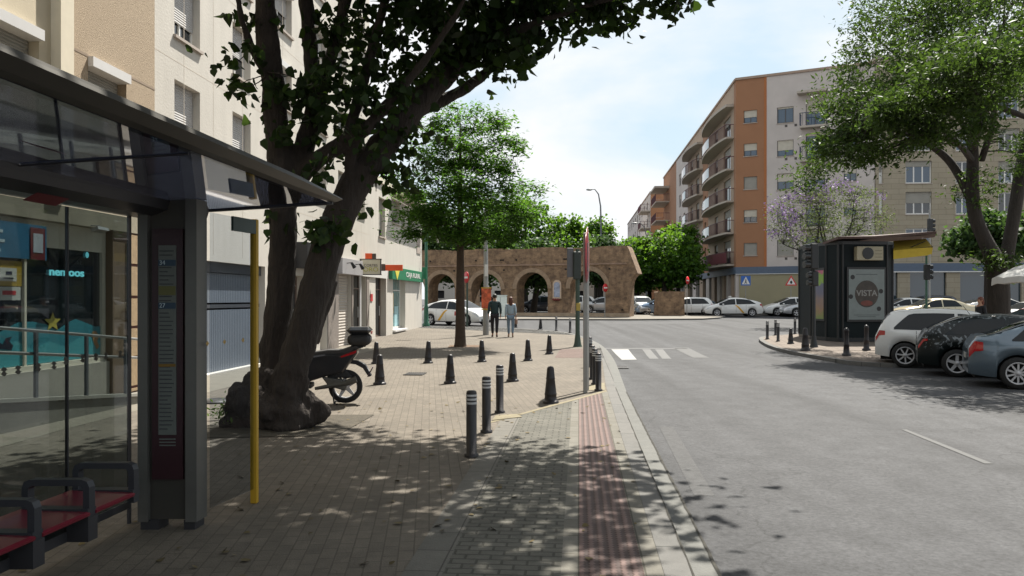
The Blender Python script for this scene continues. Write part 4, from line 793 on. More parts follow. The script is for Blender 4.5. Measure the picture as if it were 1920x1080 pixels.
for i, f in enumerate(fl[:6]):
    top = i == 5
    for (u, v, mid) in ((b0, D1, 1), (D2, D3, 0)):
        if top: q = MB(); N = 12; q.prism([K + RS * u + Z * (f - .2)] + [K + RS * (u + (v - u) * k / N) + SN * (1.25 * math.sin(math.pi * (.1 + .8 * k / N)) ** .55) + Z * (f - .2) for k in range(N + 1)] + [K + RS * v + Z * (f - .2)], Z * .24); q.build('canopy_slab', SLB, RB)
        else: balcony(RB, K, RS, SN, u, v, f - .2, 1.25, SLB, RLR, True, panel=(.0, .99, PNM) if i == 0 else (.45, .99, PNL))
# ground floor
gf = MB(); gf.obox(K, RF, RFN, a1 + .3, b1, 0, 3.25, -.3, .05); gf.build('ground_floor_wall', OLW, RB)
gf = MB(); gf.obox(K, RF, RFN, a1, b1, 3.30, 3.898, -.3, .12); gf.obox(K, RS, SN, 0.02, D4 + 16, 3.3, 3.898, -.3, .12); gf.build('fascia_band', BAND_B, RB)
gf = MB(); gf.obox(K, RF, RFN, a1, b1, 3.252, 3.298, -.3, .16); gf.build('band_trim', WLINE, RB)
sp_ = [SF(x, K, RS) for x in (1380, 1374, 1366, 1358, 1350, 1340, 1330, 1318, 1305, 1290, 1275)]
gf = MB(); gf.obox(K, RS, SN, 0, D4 + 16, 0, 3.3, -.6, -.25); gf.build('shop_glazing', SHD, RB)
for i, s in enumerate(sp_): gf = MB(); gf.obox(K, RS, SN, s, s + (.5 + .25 * i), 0, 3.298, -.3, .02); gf.build('pier', CR2 if i % 2 else WR, RB)
q = MB(); P2 = lambda s, z, d: K + RF * s + RFN * d + Z * z
q.add([K + Z * ROOF, K + RF * b1 + Z * (ROOF), K + RF * b1 - RFN * 14 + Z * ROOF, K + RS * (D4 + 16) + SN * -10 + Z * ROOF, K + RS * (D4 + 16) + Z * ROOF], [(0, 1, 2, 3, 4)])
e5 = K + RS * (D4 + 16); q.quad(e5, e5 + Z * ROOF, e5 - SN * 10 + Z * ROOF, e5 - SN * 10); q.build('roof', mat('roof_grey', (.3, .28, .25), .9), RB)
q = MB(); q.obox(K, RF, RFN, -.05, b1, ROOF + .005, ROOF + .21, -.3, .1); q.obox(K, RS, SN, .15, D4 + 16, ROOF + .005, ROOF + .2, -.3, .1); q.build('parapet_cap', mat('parapet_brown', (.30, .22, .17), .8), RB)
q = MB(); q.obox(K, RF, RFN, a1 + .4, b1 - .2, .1, 19.8, -.9, -.6); q.obox(K, RS, SN, .6, D4 + 15.5, 3.9, 19.8, -.9, -.65); q.build('interior', dk, RB)
# beige corner-side building
KB = K + RF * b1 + Vector((.05, 0, 0)); BE = Vector((.995, -.10, 0)).normalized(); BN = Vector((BE.y, -BE.x, 0))
BB = empty('apartment_building', 'beige block building with white windows and dark shopfronts behind the large right tree', 'building', (0, 0, 0))
bS = lambda px: SF(px, KB, BE)
bw = [(bS(a), bS(b_), ZF(a, y + 42, KB, BE), ZF(a, y, KB, BE)) for a, b_ in ((1648, 1655), (1698, 1747), (1792, 1832), (1872, 1912)) for y in (180, 241, 302, 360, 428)]
bw = [(a, b_, c, d) for a, b_, c, d in bw]
q = MB(); wall_grid(q, KB, BE, BN, 0, 24, 4.0, 20.5, bw, .25); q.build('wall', BG, BB)
for i, h in enumerate(bw): window(BB, KB, BE, BN, *h, .15, (.0, .25, .5)[i % 3], FRW, BLX, GLB if i % 2 else GLD, True, panes=3, fw=.10)
q = MB(); q.obox(KB, BE, BN, 0, 24, 3.35, 3.998, -.3, .15); q.build('fascia_band', BAND_B, BB)
q = MB(); q.obox(KB, BE, BN, 0, 24, 3.27, 3.348, -.3, .2); q.build('band_trim', WLINE, BB)
q = MB(); q.obox(KB, BE, BN, 0, 24, 0, 3.27, -.5, -.2); q.build('shop_glazing', glass('shop_glass_blue', (.02, .04, .055)), BB)
for a, b_ in ((1640, 1650), (1683, 1706), (1774, 1800), (1850, 1874), (1915, 1940)): q = MB(); q.obox(KB, BE, BN, bS(a), bS(b_), 0, 3.26, -.3, .03); q.build('pier', BG, BB)
q = MB(); q.obox(KB, BE, BN, 0, 24, 20.5, 20.8, -12, .15); q.obox(KB, BE, BN, 23.7, 24, 0, 20.5, -12, -.02); q.obox(KB, BE, BN, .2, 23.5, .1, 20.3, -1.2, -.8, 1); q.build('roof', [mat('roof_grey', None), dk], BB)
# farther blocks down the street
FBm = mat('far_orange', (.34, .17, .09), .85, var=.08)
K0 = K + RS * (D5 + 17) + SN * 1.6; SW0 = SF(1192, K0, RS)
FB = empty('apartment_building', 'distant orange ended pale block beyond the rounded balconies', 'building', (0, 0, 0))
hF = [(s, s + 2.0, f + .8, f + 2.2) for s in np.arange(5, 55, 5.5) for f in fl[:5]]
q = MB(); wall_grid(q, K0, RS, SN, 0, 58, 0, 18.6, hF, .3); q.build('wall', WR, FB)
q = MB(); q.quad(K0, K0 - SN * 12, K0 - SN * 12 + Z * 18.6, K0 + Z * 18.6); q.build('end_wall', FBm, FB)
q = MB(); q.obox(K0, RS, SN, 0, 58, 18.6, 18.8, -12, .1); q.obox(K0, RS, SN, .4, 57, .2, 18.4, -1.3, -.9, 1); q.build('roof', [mat('parapet_brown', None), dk], FB)
for k, h in enumerate(hF):
    q = MB(); q.obox(K0, RS, SN, *h[:2], h[2], h[3], -.25, -.2); q.build('window', GLD, FB)
for i, f in enumerate(fl[1:5]): balcony(FB, K0, RS, SN, .2, 6, f, 1.6, SLB, RLR, False)
q = MB(); q.obox(K, RS, SN, D4 + 8, D4 + 15.5, 17.6, 17.9, 0, 2.2); q.build('canopy_slab', SLB, RB)
for f in fl[2:5]: balcony(RB, K, RS, SN, D4 + 8, D4 + 15.5, f, 2.0, SLB, RLR, False)
# pale low blocks closing the view behind the ruin
for i, (x, y, w_, h_, c, lb) in enumerate(((-26, 128, 22, 8.5, (.45, .38, .28), 'low sand coloured building seen far behind the left arches'), (-3, 134, 22, 8, (.5, .47, .42), 'low pale building seen far behind the middle arches'), (20, 140, 20, 9, (.42, .36, .3), 'low brown grey building seen far behind the right end of the aqueduct'))):
    q = MB(); fo = Vector((x - w_ / 2, y, .5)); e = Vector((1, 0, 0)); nn = Vector((0, -1, 0)); hh = [(s, s + 1.2, z, z + 1.3) for s in np.arange(1.5, w_ - 2, 3.2) for z in (1.2, 4.4)]
    wall_grid(q, fo, e, nn, 0, w_, 0, h_, hh, .3); q.obox(fo, e, nn, 0, w_, h_, h_ + .3, -9, .1); ob = empty('low_building', lb, 'building'); q.build('wall', mat('far_wall_%s' % 'abc'[i], c, .9, var=.08), ob)
    q = MB(); q.obox(fo, e, nn, .2, w_ - .2, .1, h_ - .1, -.8, -.4); q.build('interior', dk, ob)
# ================================================ TREES
rs = np.random.RandomState(11)
HEART = np.array([(0, 0, 0), (-.42, .10, .10), (-.46, .42, .13), (0, 1.05, -.06), (.46, .42, .13), (.42, .10, .10), (0,.45,-.02)]); HEARTF = [(0, 6, 2, 1), (6, 3, 2, 2), (0, 5, 4, 6), (6, 4, 3, 3)]
HEARTF = [(0, 6, 2, 1), (0, 5, 4, 6), (6, 3, 2), (6, 4, 3)]
LANCE = np.array([(0, 0, 0), (-.17, .42, .05), (0, 1, 0), (.17, .42, .05)]); LANCEF = [(0, 2, 1), (0, 3, 2)]
SPRIG = np.array([(0, 0, 0), (-.5, .25, .1), (-.32, .75, 0), (0, 1, -.08), (.36, .7, .05), (.5, .2, 0)]); SPRIGF = [(0, 3, 2, 1), (0, 5, 4, 3)]
def leaves(name, C, size, shape, faces, m, parent, droop=.5, flat=0.0, dirs=None, sj=.35):
    """C: (n,3) leaf bases; every leaf is its own little folded blade"""
    n = len(C); sz = size * (1 + sj * rs.randn(n).clip(-1.5, 1.5))[:, None]
    d = rs.randn(n, 3); d[:, 2] = d[:, 2] * (1 - flat) * .6 - droop; d /= np.linalg.norm(d, axis=1)[:, None] + 1e-9
    r = rs.randn(n, 3); r[:, 2] += flat * 4
    x = np.cross(d, r); x /= np.linalg.norm(x, axis=1)[:, None] + 1e-9; z = np.cross(x, d)
    V = (C[:, None, :] + (x[:, None, :] * shape[None, :, :1] + d[:, None, :] * shape[None, :, 1:2] + z[:, None, :] * shape[None, :, 2:3]) * sz[:, None, :]).reshape(-1, 3)
    k = len(shape); me = bpy.data.meshes.new(name); me.vertices.add(len(V)); me.vertices.foreach_set('co', V.astype(np.float32).ravel())
    li, st, tt = [], [], []; pos = 0; base = np.arange(n) * k
    allidx = []; per = sum(len(f) for f in faces)
    one = np.concatenate([np.array(f) for f in faces]); idx = (base[:, None] + one[None, :]).ravel()
    tot = np.tile(np.array([len(f) for f in faces]), n); start = np.concatenate([[0], np.cumsum(tot)[:-1]])
    me.loops.add(len(idx)); me.loops.foreach_set('vertex_index', idx.astype(np.int32)); me.polygons.add(len(tot)); me.polygons.foreach_set('loop_start', start.astype(np.int32)); me.polygons.foreach_set('loop_total', tot.astype(np.int32))
    me.update(calc_edges=True); me.validate(); me.materials.append(m)
    o = bpy.data.objects.new(name, me); COL.objects.link(o); o.parent = parent; return o
def wiggle(a, b, rnd, amp=.12, n=5, sag=0):
    a, b = Vector(a), Vector(b); L_ = (b - a).length; pts = []
    o1 = Vector((rnd.uniform(-1, 1), rnd.uniform(-1, 1), rnd.uniform(-.6, 1))) * amp * L_
    for i in range(n + 1): t = i / n; pts.append(a.lerp(b, t) + o1 * math.sin(math.pi * t) + Vector((0, 0, sag * math.sin(math.pi * t))) + Vector((rnd.uniform(-1, 1), rnd.uniform(-1, 1), rnd.uniform(-1, 1))) * (amp * .15 * L_ * (0 < i < n)))
    return pts
BARK = mat('bark_dark', (.026, .0195, .0155), .95, var=.35, scale=7, bump=1.0, bscale=26, detail=8, stretch=.22); BARK2 = mat('bark_brown', (.048, .032, .021), .95, var=.3, scale=8, bump=.7, bscale=30); BARKG = mat('bark_grey', (.028, .023, .019), .95, var=.3, scale=8, bump=.9, bscale=25, stretch=.25)
def crown(t, mbw, rnd, nodes_, blobs, per, spread, size, shape, faces, m, twig=.012, tn=5, flat=.0, droop=.5, layer=1.0, name='crown', along=.0, twigfrac=1.0, tv=.35):
    """clusters of leaves at the ends of twigs that leave the nearest limb node"""
    P = []
    NP = np.array([tuple(n_[0]) for n_ in nodes_])
    for (c, r, k) in blobs:
        for i in range(k):
            while True:
                u = np.array([rnd.uniform(-1, 1) for _ in range(3)]); q_ = np.linalg.norm(u)
                if q_ <= 1: break
            u = u / (q_ + 1e-9) * q_ ** .6
            e = np.array(c) + u * np.array(r)
            if layer != 1.0: e[2] = e[2] * .6 + (round(e[2] / layer) * layer + .1 * rnd.uniform(-1, 1)) * .4
            j = int(np.argmin(((NP - e) ** 2).sum(1) + (NP[:, 2] > e[2] + .3) * 1.5)); a = nodes_[j][0]
            if rnd.random() < twigfrac:
                pts = wiggle(a, e, rnd, .10, tn, 0); L_ = (Vector(e) - Vector(a)).length; r0 = min(nodes_[j][1] * .5, twig * (1 + L_ * .8))
                mbw.tube(pts, [r0 + (.003 - r0) * (i_ / tn) for i_ in range(tn + 1)], 5, cap=False)
                if along:
                    for p_ in pts[tn // 2:]: P.append((np.array(p_), spread * .5, int(per * along)))
            P.append((e, spread * rnd.uniform(1 - tv, 1 + tv), int(per * rnd.uniform(.6, 1.4))))
    C = np.concatenate([c[None, :] + rs.randn(k, 3) * np.array([s, s, s * (.55 if flat else .8)])[None, :] for c, s, k in P if k > 0])
    return leaves(name, C, size, shape, faces, m, t, droop, flat)
def nodesof(limbs, step=3):
    out = []
    for pts, rad in limbs:
        for i in range(len(pts) - 1):
            for k in range(step): f = k / step; out.append((Vector(pts[i]).lerp(Vector(pts[i + 1]), f), rad[i] * (1 - f) + rad[i + 1] * f))
        out.append((Vector(pts[-1]), rad[-1]))
    return out
# ---------------- big heart-leaved tree on the left
def smooth(pts, rad, it=2):
    P_ = [(*p, r) for p, r in zip(pts, rad)]
    for _ in range(it):
        o = [P_[0]]
        for a, b_ in zip(P_[:-1], P_[1:]): o += [tuple(a[i] * .75 + b_[i] * .25 for i in range(4)), tuple(a[i] * .25 + b_[i] * .75 for i in range(4))]
        P_ = o + [P_[-1]]
    return [Vector(p[:3]) for p in P_], [p[3] for p in P_]
def L_(*a): return smooth([at(x, y, Y) for x, y, Y, r in a], [r for *_, r in a])
tb = empty('heart_leaved_tree', 'large dark tree with a swollen root base and leaning trunks beside the bus shelter', 'tree', (0, 0, 0))
limbs = [
 L_((498, 800, 10.5, .28), (506, 730, 10.6, .21), (516, 640, 10.7, .185), (527, 540, 10.65, .18), (533, 420, 10.5, .18), (525, 300, 10.4, .165), (512, 160, 10.2, .15), (498, 40, 10, .135), (492, -80, 9.8, .12), (500, -260, 9.6, .09), (540, -480, 9.4, .05)),
 L_((535, 800, 10.2, .26), (540, 730, 10.2, .22), (560, 650, 10.22, .205), (585, 570, 10.3, .20), (614, 460, 10.45, .21), (662, 345, 10.6, .205), (742, 240, 10.8, .185), (825, 150, 11, .17), (900, 70, 11.2, .155), (975, 0, 11.4, .14), (1060, -80, 11.6, .11), (1180, -190, 11.8, .07), (1320, -250, 12, .04)),
 L_((530, 400, 10.5, .16), (556, 320, 10.5, .15), (584, 235, 10.5, .12), (590, 190, 10.5, .11), (582, 94, 10.5, .10), (572, -10, 10.4, .09), (560, -150, 10.3, .07), (600, -330, 10, .04)),
 L_((580, 240, 10.5, .10), (600, 190, 10.5, .085), (624, 94, 10.4, .075), (648, 0, 10.3, .07), (680, -120, 10.2, .05), (740, -260, 10, .03)),
 L_((545, 350, 10.5, .13), (590, 300, 10.4, .115), (640, 270, 10.3, .105), (690, 240, 10.2, .09), (718, 205, 10.2, .07), (755, 165, 10.1, .055), (800, 108, 10, .045), (850, 40, 9.8, .035), (900, -60, 9.6, .025)),
 L_((650, 262, 10.3, .08), (676, 170, 10.3, .07), (700, 84, 10.2, .065), (722, 0, 10.1, .06), (760, -140, 10, .045), (840, -300, 9.8, .03)),
 L_((660, 350, 10.55, .09), (655, 300, 10.4, .075), (668, 255, 10.3, .06)),
 L_((735, 245, 10.9, .09), (790, 205, 11.2, .09), (850, 180, 11.3, .085), (912, 138, 11.5, .075), (965, 85, 11.6, .06), (1030, 20, 11.7, .045), (1100, -40, 11.8, .03)),
 L_((900, 70, 11.2, .08), (960, 60, 10.9, .06), (1040, 30, 10.6, .045), (1130, 0, 10.4, .03), (1230, -20, 10.3, .02), (1290, 10, 10.2, .012)),
 L_((578, 640, 10.45, .13), (594, 595, 10.5, .13), (610, 550, 10.55, .12), (622, 522, 10.55, .10)),
 L_((512, 160, 10.2, .08), (470, 90, 9.8, .05), (445, 10, 9.4, .035), (440, -120, 9, .025)),
 L_((900, -60, 11.5, .08), (860, -220, 10.6, .06), (800, -380, 9.6, .04)), L_((1060, -80, 11.6, .08), (1000, -300, 10.4, .06), (1060, -520, 9.4, .04)),
 smooth([(-3.0, 9.6, 6.0), (-2.2, 7.5, 7.0), (-1.6, 5.0, 7.4), (-1.0, 2.0, 7.7)], [.09, .07, .05, .03]), smooth([(-.3, 11.4, 5.5), (.2, 9.0, 6.9), (.4, 6.5, 7.4), (.6, 3.4, 7.7)], [.09, .07, .05, .03]),  # limbs for the unseen crown added over the camera to block sky light
 L_((500, -260, 9.6, .07), (380, -380, 8.6, .04), (250, -460, 8, .02)), L_((560, -150, 10.3, .06), (520, -420, 11.5, .04), (500, -560, 12, .02))]
# one skin for roots, trunks and limbs: voxel remesh, then worn with noise
q = MB()
for pts, rad in limbs: q.tube(pts, rad, 10)
root = Vector((TX, TY, 0)); rr = random.Random(5)
for i in range(30):
    a = rr.uniform(0, 6.283); d = rr.uniform(.10, .50); sq = rr.uniform(.12, .20); q.ball(root + Vector((math.cos(a) * d * 1.0 - .06, math.sin(a) * d * .8, rr.uniform(.05, .62) * (1 - d * .9))), (sq, sq, sq * rr.uniform(.7, 1.3)), 8, 6)
for px, py, r_ in ((440, 765, .15), (450, 742, .16), (474, 722, .14), (575, 752, .14), (588, 775, .12), (470, 780, .20), (520, 785, .22), (560, 790, .18), (594, 768, .10), (440, 788, .14), (500, 712, .14), (478, 770, .25), (492, 740, .21), (505, 755, .26), (545, 765, .25), (565, 780, .2)): q.ball(at(px, py, 10.3), r_, 8, 6)
tr = q.build('trunk', BARK, tb, recalc=True)
md = tr.modifiers.new('r', 'REMESH'); md.mode = 'VOXEL'; md.voxel_size = .027; md.use_smooth_shade = True
dg = bpy.context.evaluated_depsgraph_get(); me = bpy.data.meshes.new_from_object(tr.evaluated_get(dg)); tr.modifiers.clear(); tr.data = me
co = np.empty(len(me.vertices) * 3, np.float32); me.vertices.foreach_get('co', co); co = co.reshape(-1, 3); no_ = np.empty(len(me.vertices) * 3, np.float32); me.vertices.foreach_get('normal', no_); no_ = no_.reshape(-1, 3)
for i in range(len(co)):
    p = Vector(co[i]); low = max(0, 1 - p.z / 1.2); am = .016 + .08 * low
    k = mnoise.noise(p * 4.5) * am * 1.3 + mnoise.noise(Vector((p.x * 9, p.y * 9, p.z * 3))) * (.008 + .018 * low) + (abs(mnoise.noise(p * 8 + Vector((9, 0, 0)))) - .25) * .08 * low + mnoise.noise(Vector((p.x * 24, p.y * 24, p.z * 11))) * (.006 + .014 * low)
    co[i] += no_[i] * k
me.vertices.foreach_set('co', co.ravel()); me.materials.clear(); me.materials.append(BARK); me.polygons.foreach_set('use_smooth', [True] * len(me.polygons)); me.update()
HL = leafmat('heart_leaf', (.013, .027, .008), (.038, .070, .009), var=.6, trans=.36, scale=.8)
N1 = nodesof(limbs[:9] + limbs[10:], 2); N1 = [n_ for n_ in N1 if n_[0].z > 2.2]
rnd = random.Random(21); q = MB()
def pb(px, py, Y, rx, rz_, k, ry=.5): return (tuple(at(px, py, Y)), (rx, ry, rz_), max(1, round(k * (.62 if py < 70 and px > 700 else .31))))
vis = [pb(462, 168, 9.9, .25, .30, 9), pb(512, 190, 9.9, .42, .35, 13), pb(545, 165, 10.1, .30, .25, 6), pb(480, 120, 9.7, .15, .25, 3), pb(565, 250, 10.1, .25, .25, 6), pb(620, 190, 9.9, .35, .35, 12), pb(660, 160, 10, .55, .40, 18), pb(700, 120, 10.2, .8, .55, 28), pb(610, 90, 10, .5, .4, 10), pb(560, 40, 10.2, .4, .35, 5),
 pb(760, 60, 10.4, .9, .55, 44), pb(640, 20, 10.3, .7, .35, 20), pb(860, 30, 10.8, .8, .5, 46), pb(940, 60, 11, .65, .5, 34), pb(800, 110, 10.6, .6, .4, 24), pb(720, 200, 10.3, .45, .35, 14), pb(700, 260, 10.6, .5, .3, 16), pb(745, 300, 10.9, .45, .35, 20), pb(790, 235, 11, .35, .30, 12), pb(720, 350, 10.7, .25, .22, 7), pb(650, 200, 10.2, .5, .5, 14),
 pb(640, 300, 10.2, .25, .2, 5), pb(600, 350, 10.2, .2, .15, 4), pb(570, 430, 10.1, .35, .12, 9), pb(610, 420, 10.1, .3, .18, 9), pb(672, 385, 10.5, .15, .12, 3), pb(505, 425, 10.2, .12, .12, 4), pb(880, 120, 11.2, .45, .3, 16), pb(930, 110, 11.4, .35, .25, 12), pb(985, 95, 11.3, .2, .2, 5), pb(1000, 40, 11, .6, .35, 24), pb(1080, 10, 10.9, .55, .25, 16), pb(1085, 45, 10.8, .25, .15, 4), pb(1160, 12, 10.5, .45, .12, 10), pb(1230, 5, 10.4, .40, .09, 8), pb(1275, 12, 10.3, .15, .06, 2), pb(445, 5, 9.6, .12, .08, 3)]
top = [((-.6, 5.6, 7.3), (3.4, 2.6, .8), 130), ((-.5, 2.0, 7.6), (3.6, 2.4, .8), 110), ((-.3, 12.8, 7.9), (2.2, 2.0, .9), 85), ((-.6, 9.3, 7.2), (2.6, 2.4, 1.2), 215), ((1.3, 10.5, 7.0), (2.4, 2.2, 1.1), 175), ((-2.6, 9.4, 7.4), (2.2, 2.2, 1.2), 160), ((.2, 12.2, 7.6), (2.4, 1.8, 1.2), 40), ((-.2, 7.9, 6.8), (2.6, 1.4, .8), 150), ((2.3, 9.6, 6.5), (1.0, 1.2, .5), 13), ((.9, 8.0, 6.4), (1.0, 1.0, .5), 18)]  # leading pair of blobs: unseen crown added over the camera against sky light
crown(tb, q, rnd, N1, vis, 15, .13, .11, HEART, HEARTF, HL, twig=.007, droop=.9, along=.12)
crown(tb, q, rnd, N1, top, 24, .33, .14, HEART, HEARTF, HL, twig=.010, droop=.7, name='crown_top_and_sky_block')
q.build('twigs', BARK, tb, recalc=False)
# small green weeds at the root
q2 = rs.randn(160, 3) * np.array([.10, .10, .07]) + np.array(at(425, 772, 10.3)); q2[:, 2] = np.abs(q2[:, 2] - .02)
wd = empty('weed', 'small light green weed growing at the left side of the swollen root', 'plant', at(425, 785, 10.2)); lf = leaves('foliage', q2 - np.array(wd.location), .06, LANCE, LANCEF, leafmat('weed_leaf', (.06, .11, .02), (.12, .2, .03)), wd, droop=-.6)
lit = rs.rand(260, 3) * np.array([5.5, 9, 0]) + np.array([-3.4, 4.5, .012]); lit = lit[lit[:, 0] < .5 + .083 * lit[:, 1]]; lt = empty('leaf_litter', 'a few dry fallen leaves scattered on the shaded paving', 'leaves', (0, 0, 0)); bpy.data.objects.remove(lt)
lf = leaves('leaf_litter', lit, .045, HEART[:, :] * np.array([1, 1, .3]), HEARTF, mat('dry_leaf', (.10, .075, .03), .9, var=.4), None, droop=0, flat=.98); tag(lf, 'dry fallen leaves scattered over the paving in the tree shade', 'leaves', kind='stuff')
# ---------------- generic upright tree
def tree(name, label, base, H, trunk_r, fork, blobs, mleaf, bark, per=30, spread=.3, size=.12, shape=LANCE, faces=LANCEF, seed=1, flat=.3, layer=1.0, lean=(0, 0), twig=.02, droop=.4, cat='tree', group=None, nl=9, along=0, stems=None):
    rnd = random.Random(seed); t = empty(name, label, cat, base, group=group); b0_ = Vector((0, 0, 0)); q = MB()
    trunkp, trunkr = smooth([(0, 0, -.05), (0, 0, .25), (lean[0] * .3, lean[1] * .3, H * .3), (lean[0] * .7, lean[1] * .7, H * .6), (lean[0], lean[1], H * .93)], [trunk_r * 1.45, trunk_r * 1.05, trunk_r * .85, trunk_r * .5, trunk_r * .1]) if stems is None else stems[0]
    lim = [(trunkp, trunkr)] + (stems[1:] if stems else [])
    if stems is None:
        for i in range(nl):
            z0_ = fork + (H * .85 - fork) * i / nl; j = min(range(len(trunkp) - 1), key=lambda q_: abs(trunkp[q_].z - z0_) + (5 if trunkp[q_].z < fork * .97 else 0)); a = Vector(trunkp[j]); c, r_, _ = rnd.choice(blobs); th = i * 2.4 + rnd.uniform(-.4, .4)
            e = Vector((c[0] + r_[0] * .75 * math.cos(th), c[1] + r_[1] * .75 * math.sin(th), max(a.z + .35, min(c[2] + r_[2] * .8, a.z + rnd.uniform(.3, 1.3)))))
            pts = wiggle(a, e, rnd, .08, 5, .1); r0 = trunkr[j] * .38; lim.append((pts, [r0 * (1 - .8 * k / 5) for k in range(6)]))
    for pts, rad in lim: q.tube(pts, rad, 9)
    N_ = nodesof(lim, 3); N_ = [n_ for n_ in N_ if n_[0].z > fork * .9]
    tw = q; crown(t, tw, rnd, N_, blobs, per, spread, size, shape, faces, mleaf, twig=twig, flat=flat, droop=droop, layer=layer, along=along)
    tw.build('trunk', bark, t, recalc=False); return t
FE = leafmat('feathery_leaf', (.026, .064, .012), (.085, .19, .016), var=.55, trans=.5, scale=.9)
b_ = G(863, 650)
tree('young_street_tree', 'young feathery green tree with a straight brown trunk in the middle of the plaza', b_, 8.2, .165, 3.3,
     [((.1, 0, 5.5), (2.6, 2.3, .6), 62), ((.3, .1, 4.5), (2.55, 2.3, .5), 58), ((.25, 0, 6.6), (2.1, 1.9, .5), 42), ((.15, 0, 7.6), (1.5, 1.4, .45), 22), ((-1.2, 0, 4.1), (1.0, 1.0, .35), 16), ((.6, -.2, 3.75), (1.5, 1.2, .35), 22)],
     FE, BARK2, per=105, spread=.24, size=.15, seed=3, flat=.55, layer=.75, droop=.25, nl=14, along=.12, shape=LANCE, faces=LANCEF)
# ---------------- trees behind the aqueduct
BLf = leafmat('bright_leaf', (.036, .085, .012), (.12, .24, .018), var=.5, trans=.45, scale=.6); DLf = leafmat('dark_leaf', (.028, .062, .02), (.07, .13, .025), var=.5, trans=.35, scale=.7)
gb = 'trees behind the aqueduct'
for i, (px, Y, H, rx, lb, lm) in enumerate(((815, 70, 8.6, 2.8, 'dark green tree crown at the left end above the aqueduct', DLf), (905, 72, 9.0, 3.0, 'bright green tree behind the aqueduct, left of the lamp post top', BLf), (985, 72, 9.4, 3.2, 'tallest rounded tree behind the aqueduct, above the third arch', BLf), (1058, 74, 7.8, 2.7, 'lower bright green tree above the niche of the aqueduct', BLf), (1118, 82, 8.8, 1.9, 'small pale tree with a thin top behind the road sign poles', BLf), (1000, 64, 5.6, 2.2, 'low dark leaning tree seen through the third arch', DLf), (1125, 72, 6.3, 2.2, 'dark tree seen through the rightmost arch', DLf), (870, 68, 6.5, 2.2, 'small tree behind the left arches', DLf))):
    b0 = on((px - CX) / F * Y, Y); hh = H * 1.1
    tree('leafy_tree', lb, b0, hh, .26, hh * .3, [((0, 0, hh * .66), (rx, rx, hh * .26), 80), ((rx * .4, 0, hh * .5), (rx * .8, rx * .7, hh * .18), 35), ((-rx * .5, 0, hh * .55), (rx * .7, rx * .7, hh * .18), 30), ((0.2, 0, hh * .88), (rx * .5, rx * .5, hh * .12), 16)], lm, BARKG, per=46, spread=.42, size=.24, shape=SPRIG, faces=SPRIGF, seed=30 + i, flat=.3, group=gb, lean=((.8, 0) if i == 5 else (0, 0)))
gr = 'green trees in front of the far orange blocks'
for i, (px, Y, H, rx, lb) in enumerate(((1195, 74, 7.4, 2.2, 'leafy green tree just right of the broken end of the aqueduct'), (1246, 72, 7.9, 2.7, 'leafy green tree above the short brick pillar'), (1272, 78, 9.0, 1.8, 'slim green tree against the balconies above the brick pillar'), (1218, 84, 7, 2.4, 'darker green tree between the two larger ones right of the aqueduct'))):
    tree('leafy_tree', lb, on((px - CX) / F * Y, Y), H, .24, H * .28, [((0, 0, H * .64), (rx, rx, H * .28), 85), ((rx * .4, 0, H * .45), (rx * .8, rx * .7, H * .16), 35), ((-rx * .4, 0, H * .42), (rx * .8, rx * .7, H * .15), 30)], BLf, BARKG, per=46, spread=.40, size=.24, shape=SPRIG, faces=SPRIGF, seed=50 + i, flat=.3, group=gr)
# ---------------- big tree on the right
OLf = leafmat('olive_leaf', (.026, .052, .012), (.075, .130, .018), var=.55, trans=.36, scale=.5)
YR = 29.0; base_r = Vector(at(1868, 560, YR)); base_r.z = gz(YR)
def LR(*a):
    p, r = smooth([at(x, y, Y) - base_r for x, y, Y, _ in a], [r for *_, r in a]); return p, r
st = [LR((1868, 650, YR, .46), (1872, 590, YR, .39), (1872, 530, YR, .37), (1866, 490, YR, .33), (1846, 450, YR, .25), (1826, 405, YR, .24), (1822, 350, YR, .22), (1824, 300, YR - .2, .20), (1822, 240, YR - .4, .17), (1830, 190, YR - .6, .14), (1815, 110, YR - 1, .10), (1800, 20, YR - 1.2, .06), (1790, -80, YR - 1.4, .03)),
      LR((1826, 385, YR, .18), (1795, 320, YR + .3, .15), (1765, 285, YR + .5, .13), (1715, 255, YR + .6, .10), (1660, 240, YR + .8, .07), (1600, 220, YR + .9, .035)),
      LR((1880, 520, YR, .27), (1893, 450, YR, .22), (1905, 380, YR + .2, .23), (1915, 310, YR + .3, .22), (1930, 240, YR + .5, .2), (1960, 150, YR + .8, .15), (2000, 20, YR + 1, .08)),
      LR((1840, 300, YR - .2, .12), (1870, 210, YR - 1.4, .09), (1850, 150, YR - 2, .07), (1905, 90, YR - 2.4, .05), (1920, 0, YR - 2.6, .03)), LR((1822, 240, YR - .4, .10), (1850, 195, YR - .8, .11), (1900, 210, YR - 1, .10), (1960, 235, YR - 1, .07)),
      LR((1822, 300, YR - .2, .12), (1800, 270, YR - 2.5, .10), (1750, 235, YR - 5.5, .07), (1690, 220, YR - 7, .045), (1630, 230, YR - 6, .02)), LR((1824, 280, YR - .2, .12), (1845, 220, YR - 4, .09), (1840, 180, YR - 8, .06), (1820, 165, YR - 9.5, .045), (1840, 130, YR - 11.5, .025)),
      LR((1822, 260, YR, .1), (1770, 180, YR + .8, .08), (1700, 120, YR + 1.5, .05), (1640, 70, YR + 2, .03)), LR((1830, 200, YR, .08), (1780, 120, YR - 1.5, .06), (1740, 40, YR - 2.4, .03))]
def rb(px, py, Y, rx, ry, rz_, k): return (tuple(at(px, py, Y) - base_r), (rx, ry, rz_), k)
